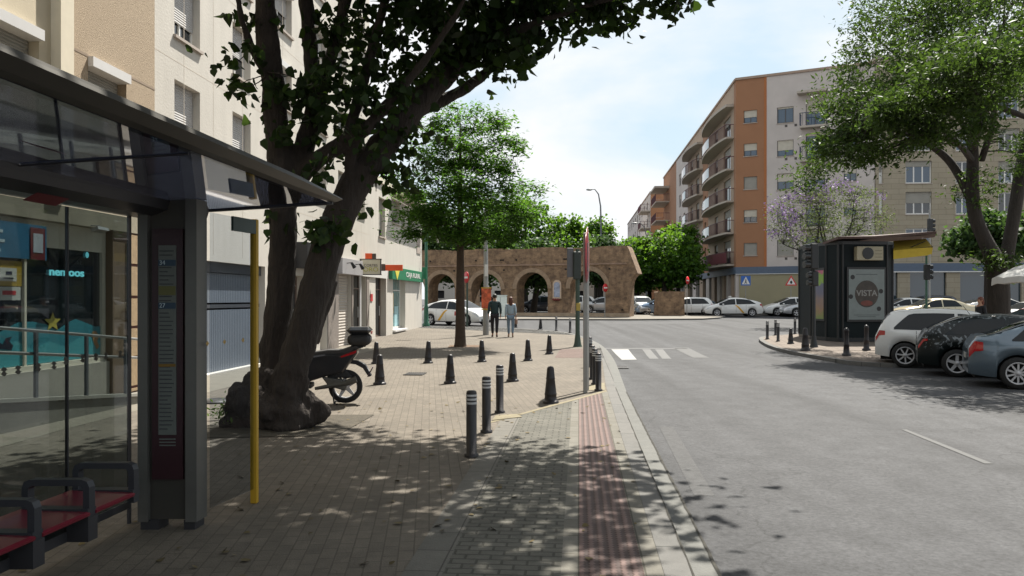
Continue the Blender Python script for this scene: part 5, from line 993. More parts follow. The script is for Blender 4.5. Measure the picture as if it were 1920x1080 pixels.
tree('spreading_tree', 'large spreading green tree on the right, behind the parked cars', base_r, 9, .4, 3.5,
     [rb(1720, 40, 26, 2.0, 2.8, .9, 66), rb(1850, 40, 24, 2.0, 2.8, 1.0, 76), rb(1650, 130, 25, 1.4, 2.0, .8, 56), rb(1760, 125, 23, 1.5, 2.2, .75, 54), rb(1870, 150, 22, 1.2, 2, .7, 50), rb(1725, 205, 21.3, 1.1, 1.6, .42, 44), rb(1830, 165, 19.8, 1.1, 1.5, .42, 40), rb(1615, 215, 24, 1.1, 1.6, .65, 46), rb(1690, 235, 26, 1.6, 2, .7, 30), rb(1580, 275, 24, .8, 1.2, .45, 26), rb(1640, 295, 25, 1.1, 1.4, .38, 26), rb(1790, 245, 22, 1.0, 1.3, .35, 26), rb(1850, 115, 17.6, 1.1, 1.5, .4, 46), rb(1770, 150, 19.5, .9, 1.4, .38, 34), rb(1690, 200, 21.5, .8, 1.2, .35, 22), rb(1530, 310, 29, .5, .6, .4, 9), rb(1545, 180, 29, .45, .5, .35, 5), rb(1610, 90, 29, .6, .6, .4, 6), rb(1960, 100, 29, 2, 2.2, 1.6, 70), rb(1930, 290, 28.5, .8, 1, .8, 16), rb(1840, 350, 28.6, .9, .9, .6, 10), rb(1760, -40, 28, 3.2, 3.2, 1.2, 90), rb(1900, -60, 27.5, 3, 3, 1.2, 70), rb(1860, 490, 28.6, .5, .4, .3, 6), rb(1895, 495, 28.4, .4, .4, .25, 5), rb(1520, 345, 29.2, .5, .5, .3, 6)],
     OLf, BARKG, per=50, spread=.28, size=.155, seed=9, flat=.2, stems=st, twig=.016, droop=.5, along=.08)
base_d = on((1850 - CX) / F * 40, 40)
tree('dark_small_tree', 'dark bushy tree low behind the trunk of the large right tree', base_d, 6.2, .16, 3.0, [((.0, 0, 4.8), (1.7, 1.4, 1.0), 70), ((.9, 0, 4.2), (1.3, 1.2, .7), 40), ((-.6, 0, 4.2), (1.0, 1, .5), 22)], DLf, BARKG, per=55, spread=.3, size=.2, shape=SPRIG, faces=SPRIGF, seed=77)
# ---------------- jacaranda in front of the white facade: bare twigs and purple bloom
JL = leafmat('jacaranda_bloom', (.20, .15, .27), (.20, .14, .26), var=.35, trans=.4); JG = leafmat('jacaranda_leaf', (.06, .085, .03), (.12, .16, .04), var=.5, trans=.4)
bj = on((1556 - CX) / F * 44, 44); tj = empty('jacaranda', 'half bare jacaranda with purple blossom in front of the white facade', 'tree', bj); q = MB(); rnd = random.Random(8); lim = []
trp, trr = smooth([(0, 0, 0), (.05, 0, 1.5), (.1, 0, 3.0), (0, 0, 3.9)], [.2, .16, .13, .1]); lim.append((trp, trr))
for i in range(15):
    th = i * 2.4; rr_ = rnd.uniform(.9, 3.1); e = Vector((math.cos(th) * rr_ , math.sin(th) * rr_ * .8, rnd.uniform(4.6, 8.2) - rr_ * .35)); a = Vector((0, 0, rnd.uniform(2.6, 3.9))); pts = wiggle(a, e, rnd, .10, 6, -.15); lim.append((pts, [.075 - .0105 * k for k in range(7)]))
for pts, rad in lim: q.tube(pts, rad, 6)
N_ = [n_ for n_ in nodesof(lim, 2) if n_[0].z > 3.4]
crown(tj, q, rnd, N_, [((0, 0, 5.9), (3.4, 2.6, 2.0), 420), ((.3, 0, 6), (1.8, 1.8, 1.5), 90)], 11, .22, .13, LANCE, LANCEF, JG, twig=.014, along=.15, name='foliage')
crown(tj, q, rnd, N_, [((-2.3, 0, 6.4), (1.3, 1.6, .8), 20), ((-2.6, -.3, 5.4), (.9, 1.2, .9), 12), ((-.2, 0, 7.4), (1.8, 1.6, .6), 20), ((1.4, 0, 6.9), (1.4, 1.6, .8), 6)], 26, .20, .09, SPRIG, SPRIGF, JL, twig=.01, name='blossom')
q.build('trunk', BARKG, tj, recalc=False)
# distant curved street lamps
for px, py, ph, tp, lb in ((1127, 590, 0, 355, 'tall curved street lamp rising behind the aqueduct'), (1212, 590, 0, 418, 'distant street lamp with its head left of the far blocks')):
    Y = 78 if tp == 355 else 110; bs = on((px - CX) / F * Y, Y); H_ = at(px, tp, Y).z - bs.z; t = empty('street_lamp', lb, 'street lamp', bs); q = MB(); s_ = Y / 78
    q.tube([(0, 0, 0), (0, 0, H_ * .7), (-.05, 0, H_ * .86), (-.25 * s_, 0, H_ * .96), (-.6 * s_, 0, H_), (-1.0 * s_, 0, H_)], [.12, .09, .07, .06, .05, .04], 8); q.build('post', mat('lamp_post_grey', (.12, .13, .14), .5), t)
    q = MB(); q.ball((-1.15 * s_, 0, H_ - .03), (.32 * s_, .16, .11), 10, 6); q.build('lamp_head', mat('lamp_head_grey', (.3, .31, .32), .4), t)
# ================================================ CARS
TYRE = mat('tyre', (.012, .012, .012), .85, var=.2, scale=10); RIM = mat('rim_silver', (.42, .42, .43), .4, .25, var=.08); UND = mat('underbody', (.008, .008, .008), .9)
CGL = glass('car_glass', (.010, .013, .015), refl=.1); HEADL = glass('headlamp', (.45, .47, .5)); TAILL = mat('tail_lamp', (.30, .008, .012), .15, var=.1, coat=.5); TRIM = mat('black_trim', (.015, .015, .016), .6); PLATE = mat('number_plate', (.6, .6, .58), .5); CHR = mat('chrome', (.5, .5, .5), .15, 1)
def cpaint(name, c, metal=.15): return mat(name, c, .32, metal, var=.03, scale=1.2, coat=.7)
PROF = {  # top outline rear -> front, belt height, length, width, wheelbase, front overhang, side glass range
 'hatch': dict(top=[(-1.95, .62), (-1.93, .86), (-1.86, 1.0), (-1.66, 1.36), (-1.4, 1.44), (-.6, 1.47), (0, 1.455), (.35, 1.39), (1.05, 1.0), (1.3, .95), (1.75, .83), (1.93, .64), (1.98, .5)], belt=[(-1.95, .92), (1.2, .86), (2, .7)], L=3.95, W=1.68, wb=2.47, ro=.68, sg=(-1.52, 1.0), bp=(-.15,), ws=(.38, 1.03), rw=(-1.85, -1.6), z0=.24),
 'liftback': dict(top=[(-2.2, .6), (-2.18, .95), (-2.1, 1.08), (-1.5, 1.28), (-.7, 1.45), (-.1, 1.485), (.35, 1.44), (1.35, .98), (1.7, .88), (2.1, .72), (2.22, .5)], belt=[(-2.2, .98), (-1.2, .93), (1.3, .84), (2.2, .66)], L=4.44, W=1.74, wb=2.70, ro=.86, sg=(-1.62, 1.18), bp=(-.1,), ws=(.40, 1.33), rw=(-2.05, -1.0), z0=.2),
 'sedan': dict(top=[(-2.25, .6), (-2.24, .9), (-2.15, .99), (-1.65, 1.02), (-1.1, 1.28), (-.7, 1.39), (-.1, 1.42), (.35, 1.36), (1.15, .96), (1.7, .88), (2.15, .72), (2.26, .5)], belt=[(-2.25, .93), (-1.2, .91), (1.2, .83), (2.25, .66)], L=4.52, W=1.76, wb=2.66, ro=.98, sg=(-1.18, 1.0), bp=(-.12,), ws=(.40, 1.13), rw=(-1.62, -.85), z0=.22),
 'wagon': dict(top=[(-2.1, .6), (-2.08, .95), (-2.02, 1.08), (-1.85, 1.42), (-1.6, 1.50), (-.6, 1.55), (0, 1.53), (.35, 1.46), (1.1, 1.02), (1.7, .92), (2.08, .74), (2.15, .5)], belt=[(-2.1, 1.0), (1.2, .9), (2.1, .7)], L=4.25, W=1.76, wb=2.6, ro=.80, sg=(-1.75, 1.05), bp=(-.9, .0,), ws=(.40, 1.08), rw=(-2.02, -1.82), z0=.24),
 'coupe': dict(top=[(-2.0, .6), (-1.98, .88), (-1.92, 1.0), (-1.62, 1.16), (-1.2, 1.33), (-.8, 1.395), (-.2, 1.41), (.35, 1.35), (1.1, .97), (1.7, .87), (2.05, .70), (2.12, .5)], belt=[(-2, .93), (1.2, .86), (2.1, .68)], L=4.1, W=1.72, wb=2.55, ro=.78, sg=(-1.45, 1.0), bp=(-.25,), ws=(.40, 1.08), rw=(-1.80, -1.1), z0=.22),
 'compact': dict(top=[(-2.08, .6), (-2.07, .9), (-2.0, 1.0), (-1.72, 1.04), (-1.05, 1.31), (-.7, 1.38), (-.1, 1.41), (.3, 1.36), (1.05, .97), (1.7, .88), (2.1, .72), (2.18, .5)], belt=[(-2.08, .93), (-1.1, .90), (1.1, .83), (2.15, .66)], L=4.26, W=1.75, wb=2.72, ro=.83, sg=(-1.35, .93), bp=(-.35,), ws=(.36, 1.03), rw=(-1.75, -.85), z0=.2)}
def interp(tab, x):
    if x <= tab[0][0]: return tab[0][1]
    for (a, b_), (c, d) in zip(tab[:-1], tab[1:]):
        if x <= c: return b_ + (d - b_) * (x - a) / (c - a + 1e-9)
    return tab[-1][1]
def sinterp(tab, x, w=.09): return sum(interp(tab, x + w * k) for k in (-1, -.5, 0, .5, 1)) / 5
def make_car(label, kind, paint, group=None, stripe=None, cat='car', detail=True, rims=5, name='parked_car', lamp=None, taxi=False, hubcap=False):
    P_ = PROF[kind]; T = P_['top']; Lr, Lf = T[0][0], T[-1][0]; W = P_['W'] / 2; xr = Lr + P_['ro']; xf = xr + P_['wb']; RA = .355; z0 = P_['z0']
    t = empty(name, label, cat, group=group)
    def wid(x): u = (x - (Lr + Lf) / 2) / ((Lf - Lr) / 2); return W * (1 - .16 * abs(u) ** 7 - .045 * u * u)
    def ring(x):
        zt = sinterp(T, x); zs = min(interp(P_['belt'], x), zt - .05); w_ = wid(x); zb = z0 + .07 * max(0, abs((x - (Lr + Lf) / 2) / ((Lf - Lr) / 2)) ** 6)
        for xc in (xr, xf):
            if abs(x - xc) < RA: zb = max(zb, .31 + math.sqrt(RA * RA - (x - xc) ** 2))
        zb = min(zb, zs - .06); h = zt - zs; lean = min(.34, .10 + .55 * h)
        w4 = w_ * .955; w6 = w4 - lean * h * .86 - .03 - (.05 if h < .2 else 0)
        return [(w_ * .93, zb), (w_ * .985, zb + .22 * (zs - zb)), (w_ * 1.0, zb + .5 * (zs - zb)), (w_ * .995, zb + .8 * (zs - zb)), (w4, zs), (w4 - lean * h * .45 - .012, zs + .48 * h), (w6, zs + .86 * h), (w6 - .09, zs + .955 * h), (w6 * .5, zs + .99 * h), (0, zt)]
    xs = sorted(set(np.round(np.concatenate([np.linspace(Lr, Lf, 58), [xr - RA, xr + RA, xf - RA, xf + RA, xr - RA + .02, xr + RA - .02, xf - RA + .02, xf + RA - .02, Lr + .02, Lf - .02, Lr + .05, Lf - .05]]), 4)))
    q = MB(); n_ = 19; vs = []
    for x in xs:
        r = ring(x); e_ = 0
        vs += [(x, y, z) for y, z in r] + [(x, -y, z) for y, z in r[-2::-1]]
    q.add(vs, [(i * n_ + j, i * n_ + j + 1, (i + 1) * n_ + j + 1, (i + 1) * n_ + j) for i in range(len(xs) - 1) for j in range(n_ - 1)], 0, True)
    q.add(vs[:n_], [tuple(range(n_))]); q.add(vs[-n_:], [tuple(range(n_))])
    body = q.build('body', paint, t)
    q = MB(); q.box(((Lr + Lf) / 2, 0, .43), (Lf - Lr - .25, 1.02, .50)); q.build('underbody', UND, t)
    def pt(x, k, sgn, off):
        r = ring(x); i = min(int(k), len(r) - 2); f = k - i; a, b_ = r[i], r[i + 1]; y, z = a[0] + (b_[0] - a[0]) * f, a[1] + (b_[1] - a[1]) * f
        ny, nz = (b_[1] - a[1]), -(b_[0] - a[0]); l_ = math.hypot(ny, nz) + 1e-9; return (x, sgn * (y + ny / l_ * off), z + nz / l_ * off)
    def patch(name, x0, x1, k0, k1, m, parent=body, off=.005, sides=(1, -1), nx=8, nk=3, kf=None):
        for sgn in sides:
            q = MB(); vs = []
            for i in range(nx + 1):
                x = x0 + (x1 - x0) * i / nx; a, b_ = (k0, k1) if kf is None else kf(i / nx)
                for j in range(nk + 1): vs.append(pt(x, a + (b_ - a) * j / nk, sgn, off))
            q.add(vs, [(i * (nk + 1) + j, i * (nk + 1) + j + 1, (i + 1) * (nk + 1) + j + 1, (i + 1) * (nk + 1) + j) for i in range(nx) for j in range(nk)], 0, True); o_ = q.build(name, m, parent)
        return o_
    def cross(name, x0, x1, kmax, m, off=.006, nx=8):
        q = MB(); ks = [kmax + (9 - kmax) * j / 5 for j in range(6)]; vs = []
        for i in range(nx + 1):
            x = x0 + (x1 - x0) * i / nx; row = [pt(x, k, 1, off) for k in ks] + [pt(x, k, -1, off) for k in ks[-2::-1]]; vs += row
        w_ = 11; q.add(vs, [(i * w_ + j, i * w_ + j + 1, (i + 1) * w_ + j + 1, (i + 1) * w_ + j) for i in range(nx) for j in range(w_ - 1)], 0, True); return q.build(name, m, body)
    s0, s1 = P_['sg']; cuts = [s0, *P_['bp'], s1]
    for a, b_ in zip(cuts[:-1], cuts[1:]):
        rear, front = a == s0, b_ == s1
        patch('side_window', a + (.0 if rear else .035), b_ - (0 if front else .035), 4.15, 5.85, CGL, nx=12, kf=lambda f, rear=rear, front=front: (4.15, 5.85 if not rear else 4.15 + 1.70 * min(1, .12 + f * 3.2)))
    cross('windscreen', *P_['ws'], 6.15, CGL); cross('rear_window', *P_['rw'], 6.2, CGL)
    # lamps, seams, trims
    patch('headlamp', Lf - .42, Lf - .06, 2.9, 4.1, HEADL, nx=5, off=.006, kf=lambda f: (3.5 - .7 * f, 4.0 - .1 * f)); 
    ta, tb2, tk0, tk1 = lamp or (Lr + .01, Lr + .26, 2.9, 4.3)
    patch('tail_lamp', ta, tb2, tk0, tk1, TAILL, nx=5, off=.008, kf=lambda f: (tk0 + .25 * f, tk1 - .15 * f))
    for x in (s1 - .12, *P_['bp'], xr + RA + .12 if kind != 'hatch' else s0 + .5): patch('door_seam', x - .006, x + .006, .35, 4.05, TRIM, off=.003, nx=1, nk=6)
    patch('sill', xr + RA + .03, xf - RA - .03, 0, .32, TRIM, off=.004)
    for x in ((-.25, .55) if kind in ('sedan', 'liftback', 'wagon') else (.1,)):
        for sgn in (1, -1): q = MB(); p = pt(x - .15, 3.75, sgn, .015); q.box(p, (.17, .03, .03), ch=.008); q.build('door_handle', paint if kind != 'wagon' else TRIM, body)
    for sgn in (1, -1):
        q = MB(); p = pt(s1 - .28, 4.3, sgn, .09); q.ball(p, (.075, .10, .07), 10, 6); q.build('mirror', paint, t)
    zr = sinterp(T, Lr + .02) if False else .6
    q = MB(); q.box((Lr - .006, 0, .60 if kind != 'sedan' else .72), (.01, .46, .10)); q.build('number_plate', mat('plate_dull', (.3, .3, .28), .5), body)
    q = MB(); q.box((Lf + .012, 0, .40), (.02, .5, .11)); q.build('number_plate', PLATE, body)
    q = MB(); q.box((Lf - .0, 0, .33), (.03, 1.0, .10)); q.build('grille', TRIM, body)
    if detail:
        q = MB(); q.tube([(-.9, 0, sinterp(T, -.9)), (-1.05, 0, sinterp(T, -.9) + .22)], .006, 5); q.build('aerial', TRIM, t)
    # wheels
    for x in (xr, xf):
        for sgn in (1, -1):
            yc = sgn * (W - .115); q = MB(); q.lathe((x, yc, .31), [(.20, -.095 * sgn), (.285, -.098 * sgn), (.308, -.07 * sgn), (.31, 0), (.308, .07 * sgn), (.285, .098 * sgn), (.215, .095 * sgn)], 28, axis='Y', cap=False); w_ = q.build('wheel', TYRE, t)
            q = MB(); q.lathe((x, yc, .31), [(.218, .094 * sgn), (.205, .10 * sgn), (.190, .085 * sgn), (.185, .03 * sgn)], 28, axis='Y', cap=False)
            for k in range(rims):
                a = 2 * math.pi * k / rims + .3; c, s_ = math.cos(a), math.sin(a); wd_ = .055 if rims <= 6 else .03; y1, y2 = yc + .075 * sgn, yc + .052 * sgn
                f = lambda r, tt, y: (x + c * r - s_ * tt, y, .31 + s_ * r + c * tt)
                pl = [f(.04, -wd_ * .6, y1), f(.195, -wd_ * .55, y1), f(.195, wd_ * .55, y1), f(.04, wd_ * .6, y1)]; q.prism(pl, (0, -.03 * sgn, 0))
            q.lathe((x, yc, .31), [(0, .082 * sgn), (.05, .08 * sgn), (.055, .05 * sgn)], 14, axis='Y'); q.build('rim', RIM, w_)
            q = MB(); q.lathe((x, yc, .31), [(0, .035 * sgn), (.19, .035 * sgn), (.19, .0)], 20, axis='Y'); q.build('brake_disc', UND, w_)
    if taxi:
        q = MB(); q.box((.15, 0, 1.53), (.16, .34, .10), ch=.02); q.build('roof_sign', PLATE, t)
        # diagonal yellow stripe on the rear door, small crest on the front door
        for sgn in (1, -1):
            q = MB(); vs = []
            for i in range(9):
                k = .5 + 3.4 * i / 8; x = -.78 + .62 * i / 8
                for dx in (0, .17): vs.append(pt(x + dx, k, sgn, .006))
            q.add(vs, [(2 * i, 2 * i + 1, 2 * i + 3, 2 * i + 2) for i in range(8)]); q.build('taxi_stripe', mat('taxi_yellow', (.55, .30, .02), .4), body)
            q = MB(); vs = [pt(x, k, sgn, .006) for x in (.55, .85) for k in (2.2, 3.0, 3.6)]; q.add(vs, [(0, 1, 4, 3), (1, 2, 5, 4)]); q.build('door_crest', mat('crest_red', (.35, .05, .04), .4) if taxi == 'red' else PLATE, body)
    return t
def put(t, lx, ly, g, rz, sc=1.0):
    """stand the car so that its local point (lx, ly) is on ground point g"""
    c, s = math.cos(rz), math.sin(rz); t.rotation_euler = (0, 0, rz); t.scale = (sc,) * 3; x, y = g.x - sc * (c * lx - s * ly), g.y - sc * (s * lx + c * ly); t.location = (x, y, gz(y) + RD)
    return t
def Gr(px, py): return G(px, py, RD)
gp = 'cars parked nose in beside the kiosk'
A_ = R(-25)
wp_ = cpaint('paint_white', (.58, .58, .56), 0); put(make_car('white hatchback parked nearest the kiosk, seen from its rear corner', 'hatch', wp_, gp, lamp=(-1.94, -1.72, 2.9, 4.1), rims=7), -1.27, -.84, Gr(1697, 690), A_, 1.02)
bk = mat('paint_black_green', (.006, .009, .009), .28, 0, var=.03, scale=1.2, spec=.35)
# leaf reflections painted into the body colour as pale swirls, stronger towards the rear
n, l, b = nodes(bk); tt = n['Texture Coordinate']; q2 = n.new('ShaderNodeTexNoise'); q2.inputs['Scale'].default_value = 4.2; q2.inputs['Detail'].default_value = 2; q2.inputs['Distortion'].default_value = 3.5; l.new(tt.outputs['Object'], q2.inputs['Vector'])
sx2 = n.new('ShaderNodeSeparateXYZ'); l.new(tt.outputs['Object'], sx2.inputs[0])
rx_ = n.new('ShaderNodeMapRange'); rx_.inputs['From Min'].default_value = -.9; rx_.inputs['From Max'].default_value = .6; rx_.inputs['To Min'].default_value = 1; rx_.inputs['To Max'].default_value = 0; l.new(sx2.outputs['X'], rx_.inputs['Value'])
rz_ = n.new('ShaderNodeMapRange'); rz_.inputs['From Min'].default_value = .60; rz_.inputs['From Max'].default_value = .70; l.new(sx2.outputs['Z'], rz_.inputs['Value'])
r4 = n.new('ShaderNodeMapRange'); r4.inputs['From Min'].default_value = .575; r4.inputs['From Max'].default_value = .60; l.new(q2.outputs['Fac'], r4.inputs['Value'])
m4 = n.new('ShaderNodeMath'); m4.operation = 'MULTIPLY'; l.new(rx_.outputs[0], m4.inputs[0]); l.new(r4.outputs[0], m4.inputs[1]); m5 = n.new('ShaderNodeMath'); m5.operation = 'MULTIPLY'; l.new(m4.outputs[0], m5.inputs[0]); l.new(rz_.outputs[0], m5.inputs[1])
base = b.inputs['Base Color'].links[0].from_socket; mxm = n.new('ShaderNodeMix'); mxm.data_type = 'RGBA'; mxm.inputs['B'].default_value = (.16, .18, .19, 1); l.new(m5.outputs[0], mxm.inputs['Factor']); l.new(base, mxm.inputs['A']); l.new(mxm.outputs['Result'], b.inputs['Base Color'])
put(make_car('black hatchback with leaf reflections painted on as pale swirls, parked between the white and the blue car', 'coupe', bk, gp, lamp=(-1.99, -1.80, 2.8, 3.5), rims=5), -1.22, -.87, Gr(1795, 708), A_, 1.0)
bl = cpaint('paint_steel_blue', (.10, .135, .165), .5); put(make_car('steel blue compact car with dark red tail lamp, nearest at the right edge', 'compact', bl, gp, lamp=(-2.07, -1.83, 2.5, 3.95), rims=10), -1.25, -.87, Gr(1910, 731), A_, 1.0)
put(make_car('white car only just entering the picture at the right edge', 'hatch', wp_, gp), -1.95, -.3, Gr(1940, 776), A_)
# cross street, behind the ruin and beside it
WP = cpaint('paint_white_taxi', (.62, .62, .60), 0); SV = cpaint('paint_silver', (.42, .43, .44), .5); DB = cpaint('paint_dark_blue', (.03, .035, .05), .4); BL2 = cpaint('paint_blue', (.16, .24, .36), .4); GOLD = cpaint('paint_champagne', (.46, .40, .27), .45)
put(make_car('white taxi with a yellow diagonal stripe coming round the left corner behind the young tree', 'liftback', WP, 'white taxis', taxi='red'), -1.34, -.87, Gr(806, 609.5), R(-38), 1.0)
put(make_car('white taxi with a yellow diagonal stripe in front of the orange corner building', 'liftback', WP, 'white taxis', taxi=True), 0, .87, Gr(1378, 594), R(180), .98)
gc = 'cars along the cross street'
for px, py, kd, pm, rz, lb in ((1484, 592.5, 'liftback', WP, 180, 'white car right behind the taxi, below the triangular warning sign'), (1521, 594, 'sedan', SV, 180, 'silver car just left of the kiosk and its signal post'), (1314, 591.5, 'sedan', BL2, 0, 'light blue car left of the taxi, partly hidden by it'), (1288, 592.5, 'hatch', WP, 180, 'white hatchback just right of the short brick pillar'),
        (1238, 592, 'hatch', BL2, 180, 'pale blue car mostly hidden behind the short brick pillar'), (1201, 591, 'wagon', SV, -80, 'silver car facing the camera between the ruin and the brick pillar'), (1130, 588.5, 'hatch', SV, 180, 'silver hatchback seen through the rightmost arch'), (1070, 588, 'wagon', WP, 185, 'white car seen through the arch behind the sign pole'), (1012, 589, 'wagon', DB, 180, 'dark blue car seen through the third arch'), (896, 588, 'wagon', WP, 180, 'white van like car seen through the arch behind the lamp post')):
    Y_ = 69.0 if px < 1140 else None
    g_ = Gr(px, py) if Y_ is None else on((px - CX) / F * Y_, Y_, RD); put(make_car(lb, kd, pm, gc, detail=False), 0, 0, g_, R(rz), 1.0)
for px, Y_, kd, pm, rz, sc_, lb in ((1750, 49, 'sedan', GOLD, 180, 1.08, 'champagne gold sedan passing behind the white hatchback'), (1697, 57, 'liftback', WP, 180, 1, 'white car roof between the kiosk and the gold sedan'), (1735, 61, 'wagon', DB, 180, 1.05, 'dark car beyond the gold sedan, under the dark shopfront'), (1872, 52, 'liftback', WP, 0, 1.06, 'white car half hidden behind the trunk of the large right tree'), (1935, 44, 'sedan', WP, 180, 1, 'white car under the white parasol at the right edge'), (1940, 33, 'hatch', cpaint('paint_red', (.22, .02, .02), .1), 180, .9, 'red car low under the white parasol at the right edge')):
    put(make_car(lb, kd, pm, 'cars beyond the kiosk pavement', detail=False), 0, 0, on((px - CX) / F * Y_, Y_, RD), R(rz), sc_)
# ================================================ KIOSK
KD = mat('kiosk_dark_green', (.010, .015, .017), .6, var=.1, scale=2, spec=.12); KD2 = mat('kiosk_frame_dark', (.006, .008, .010), .4); KR = mat('kiosk_roof_brown', (.075, .042, .035), .7, var=.25, scale=5, bump=.4)
kz = gz(30.5); kb = at(1600, 0, 31); T_ = empty('kiosk', 'dark green octagonal newspaper kiosk with posters and a brown roof', 'kiosk', (kb.x, 31, gz(31)))
kpoly = [((1520.5 - CX) / F * 31.4, 31.4), ((1549 - CX) / F * 30.3, 30.3), ((1571.5 - CX) / F * 29.75, 29.75), ((1580 - CX) / F * 29.7, 29.7), ((1663 - CX) / F * 29.9, 29.9), ((1673.5 - CX) / F * 30.3, 30.3), (14.55, 32.4), (13.9, 33.4), (12.5, 33.8), (11.9, 33.3)]
kc = (sum(p[0] for p in kpoly) / 10, sum(p[1] for p in kpoly) / 10); loc = Vector(T_.location)
def kp3(x, y, z): return Vector((x, y, kz + z)) - loc
def ring_(sc_, z, add=0): return [kp3(kc[0] + (x - kc[0]) * sc_, kc[1] + (y - kc[1]) * sc_, z) for x, y in kpoly]
q = MB(); q.prism(ring_(1, .12), Z * 3.5, 0); q.prism(ring_(1.015, 0), Z * .14, 1); q.prism(ring_(1.02, 3.6), Z * .12, 1)
q.build('body', [KD, KD2], T_)
for i in range(10):    # corner posts
    a = kp3(*kpoly[i], .14); q = MB(); q.tube([a, a + Z * 3.5], .045, 8); q.build('corner_post', KD2, T_)
# roof: thin warped slab with wide overhang to the right
def kpx(px, Y, py): v = at(px, py, Y); return v - loc
rf = [kpx(1514, 31.8, 465), kpx(1571, 29.3, 443.5), kpx(1640, 29.3, 442.5), kpx(1756, 30.0, 433.5), kpx(1752, 33.5, 441), kpx(1690, 34.6, 448), kpx(1560, 34.5, 452)]
top = sum(rf, Vector()) / len(rf) + Z * .12; q = MB(); n_ = len(rf); q.add(rf + [p - Z * .09 for p in rf] + [top, top - Z * .12], [(i, (i + 1) % n_, 2 * n_) for i in range(n_)] + [(n_ + i, n_ + (i + 1) % n_, 2 * n_ + 1) for i in range(n_)] + [(i, (i + 1) % n_, n_ + (i + 1) % n_, n_ + i) for i in range(n_)]); q.build('roof', KR, T_)
e1 = Vector(kpoly[4] + (0,)) - Vector(kpoly[3] + (0,)); eL = e1.length; e1.normalize(); n1 = Vector((e1.y, -e1.x, 0)); O1 = kp3(*kpoly[3], 0)
def Kf(px, py, O=O1, e=e1): W_ = O + loc; r = (px - CX) / F; s = (r * W_.y - W_.x) / (e.x - r * e.y); return s, HC + (HZ - py) / F * (W_.y + e.y * s) - W_.z
(a, z1), (b2_, z0_) = Kf(1589.5, 505), Kf(1656, 599)
q = MB(); q.obox(O1, e1, n1, a - .07, b2_ + .07, z0_ - .08, z1 + .08, .0, .07, 0); PF = q.build('poster_case', KD2, T_); 
PP = mat('poster_grey', (.165, .20, .20), .35, var=.10, scale=5); q = MB(); q.obox(O1, e1, n1, a, b2_, z0_, z1, .071, .078); PO = q.build('poster', PP, PF)
cx_, cz_ = (a + b2_) / 2, (z0_ + z1) / 2 + .02; W3 = lambda s, z, d: O1 + e1 * s + n1 * d + Z * z
q = MB(); q.prism([W3(cx_ + .46 * math.cos(k * math.pi / 14), cz_ + .50 * math.sin(k * math.pi / 14), .079) for k in range(28)], n1 * .004); q.build('poster_disc', mat('poster_brown', (.035, .028, .022), .4, var=.5, scale=6), PO)
q = MB(); q.prism([W3(cx_ + .24 * math.cos(k * math.pi / 8), cz_ - .34 + .10 * math.sin(k * math.pi / 8), .084) for k in range(16)], n1 * .003); q.build('poster_patch', mat('poster_red_patch', (.14, .03, .02), .4, var=.3, scale=9), PO)
text_mesh('VISTA', .30, frameM(W3(cx_, cz_ + .02, .086), e1, n1), 'lettering', mat('poster_pale_ink', (.22, .22, .21), .4), PO, ext=.002, sx=1.05, bold=.006)
for dx, dz in ((-.55, .62), (.56, .1), (.48, -.55), (-.62, -.1)): q = MB(); q.prism([W3(cx_ + dx + .09 * math.cos(k * .785), cz_ + dz + .09 * math.sin(k * .785), .079) for k in range(8)], n1 * .003); q.build('poster_spot', KD2, PO)
q = MB(); q.obox(O1, e1, n1, cx_ - .5, cx_ + .5, z0_ + .16, z0_ + .18, .079, .082); q.obox(O1, e1, n1, cx_ - .35, cx_ + .35, z0_ + .10, z0_ + .12, .079, .082); q.obox(O1, e1, n1, cx_ - .42, cx_ + .42, z1 - .2, z1 - .17, .079, .082); q.build('poster_line', mat('poster_dim_ink', (.07, .09, .09), .4), PO)
(a, z1), (b2_, z0_) = Kf(1601, 462.5), Kf(1650, 488.5)
q = MB(); q.obox(O1, e1, n1, a, b2_, z0_, z1, .0, .22); AC = q.build('air_conditioner', mat('ac_cream', (.33, .30, .21), .5, var=.08), T_, bevel=.01); q = MB(); c0 = W3(a + .36 * (b2_ - a) + .05, (z0_ + z1) / 2, .222); q.prism([c0 + e1 * (.22 * math.cos(k * .3927)) + Z * (.22 * math.sin(k * .3927)) for k in range(16)], n1 * .02); q.build('fan', KD2, AC)
for k in range(3): q = MB(); q.obox(O1, e1, n1, a + .7, b2_ - .06, z0_ + .1 + k * .12, z0_ + .13 + k * .12, .222, .228); q.build('louvre', mat('ac_cream_dark', (.2, .18, .12), .5), AC)
e2_ = Vector(kpoly[1] + (0,)) - Vector(kpoly[0] + (0,)); e2_.normalize(); n2_ = Vector((e2_.y, -e2_.x, 0)); O2 = kp3(*kpoly[0], 0)
(a, z1), (b2_, z0_) = Kf(1528, 508, O2, e2_), Kf(1547, 598, O2, e2_); q = MB(); q.obox(O2, e2_, n2_, a - .08, b2_ + .05, z0_ - .08, z1 + .1, 0, .06); pc = q.build('poster_case', KD2, T_)
PC = mat('poster_colourful', (.3, .2, .2), .4); n, l, b = nodes(PC); tt = n['Texture Coordinate']; sx2 = n.new('ShaderNodeSeparateXYZ'); l.new(tt.outputs['Object'], sx2.inputs[0]); rm = n.new('ShaderNodeValToRGB'); mrr = n.new('ShaderNodeMapRange'); mrr.inputs['From Min'].default_value = z0_; mrr.inputs['From Max'].default_value = z1 + .1; l.new(sx2.outputs['Z'], mrr.inputs['Value'])
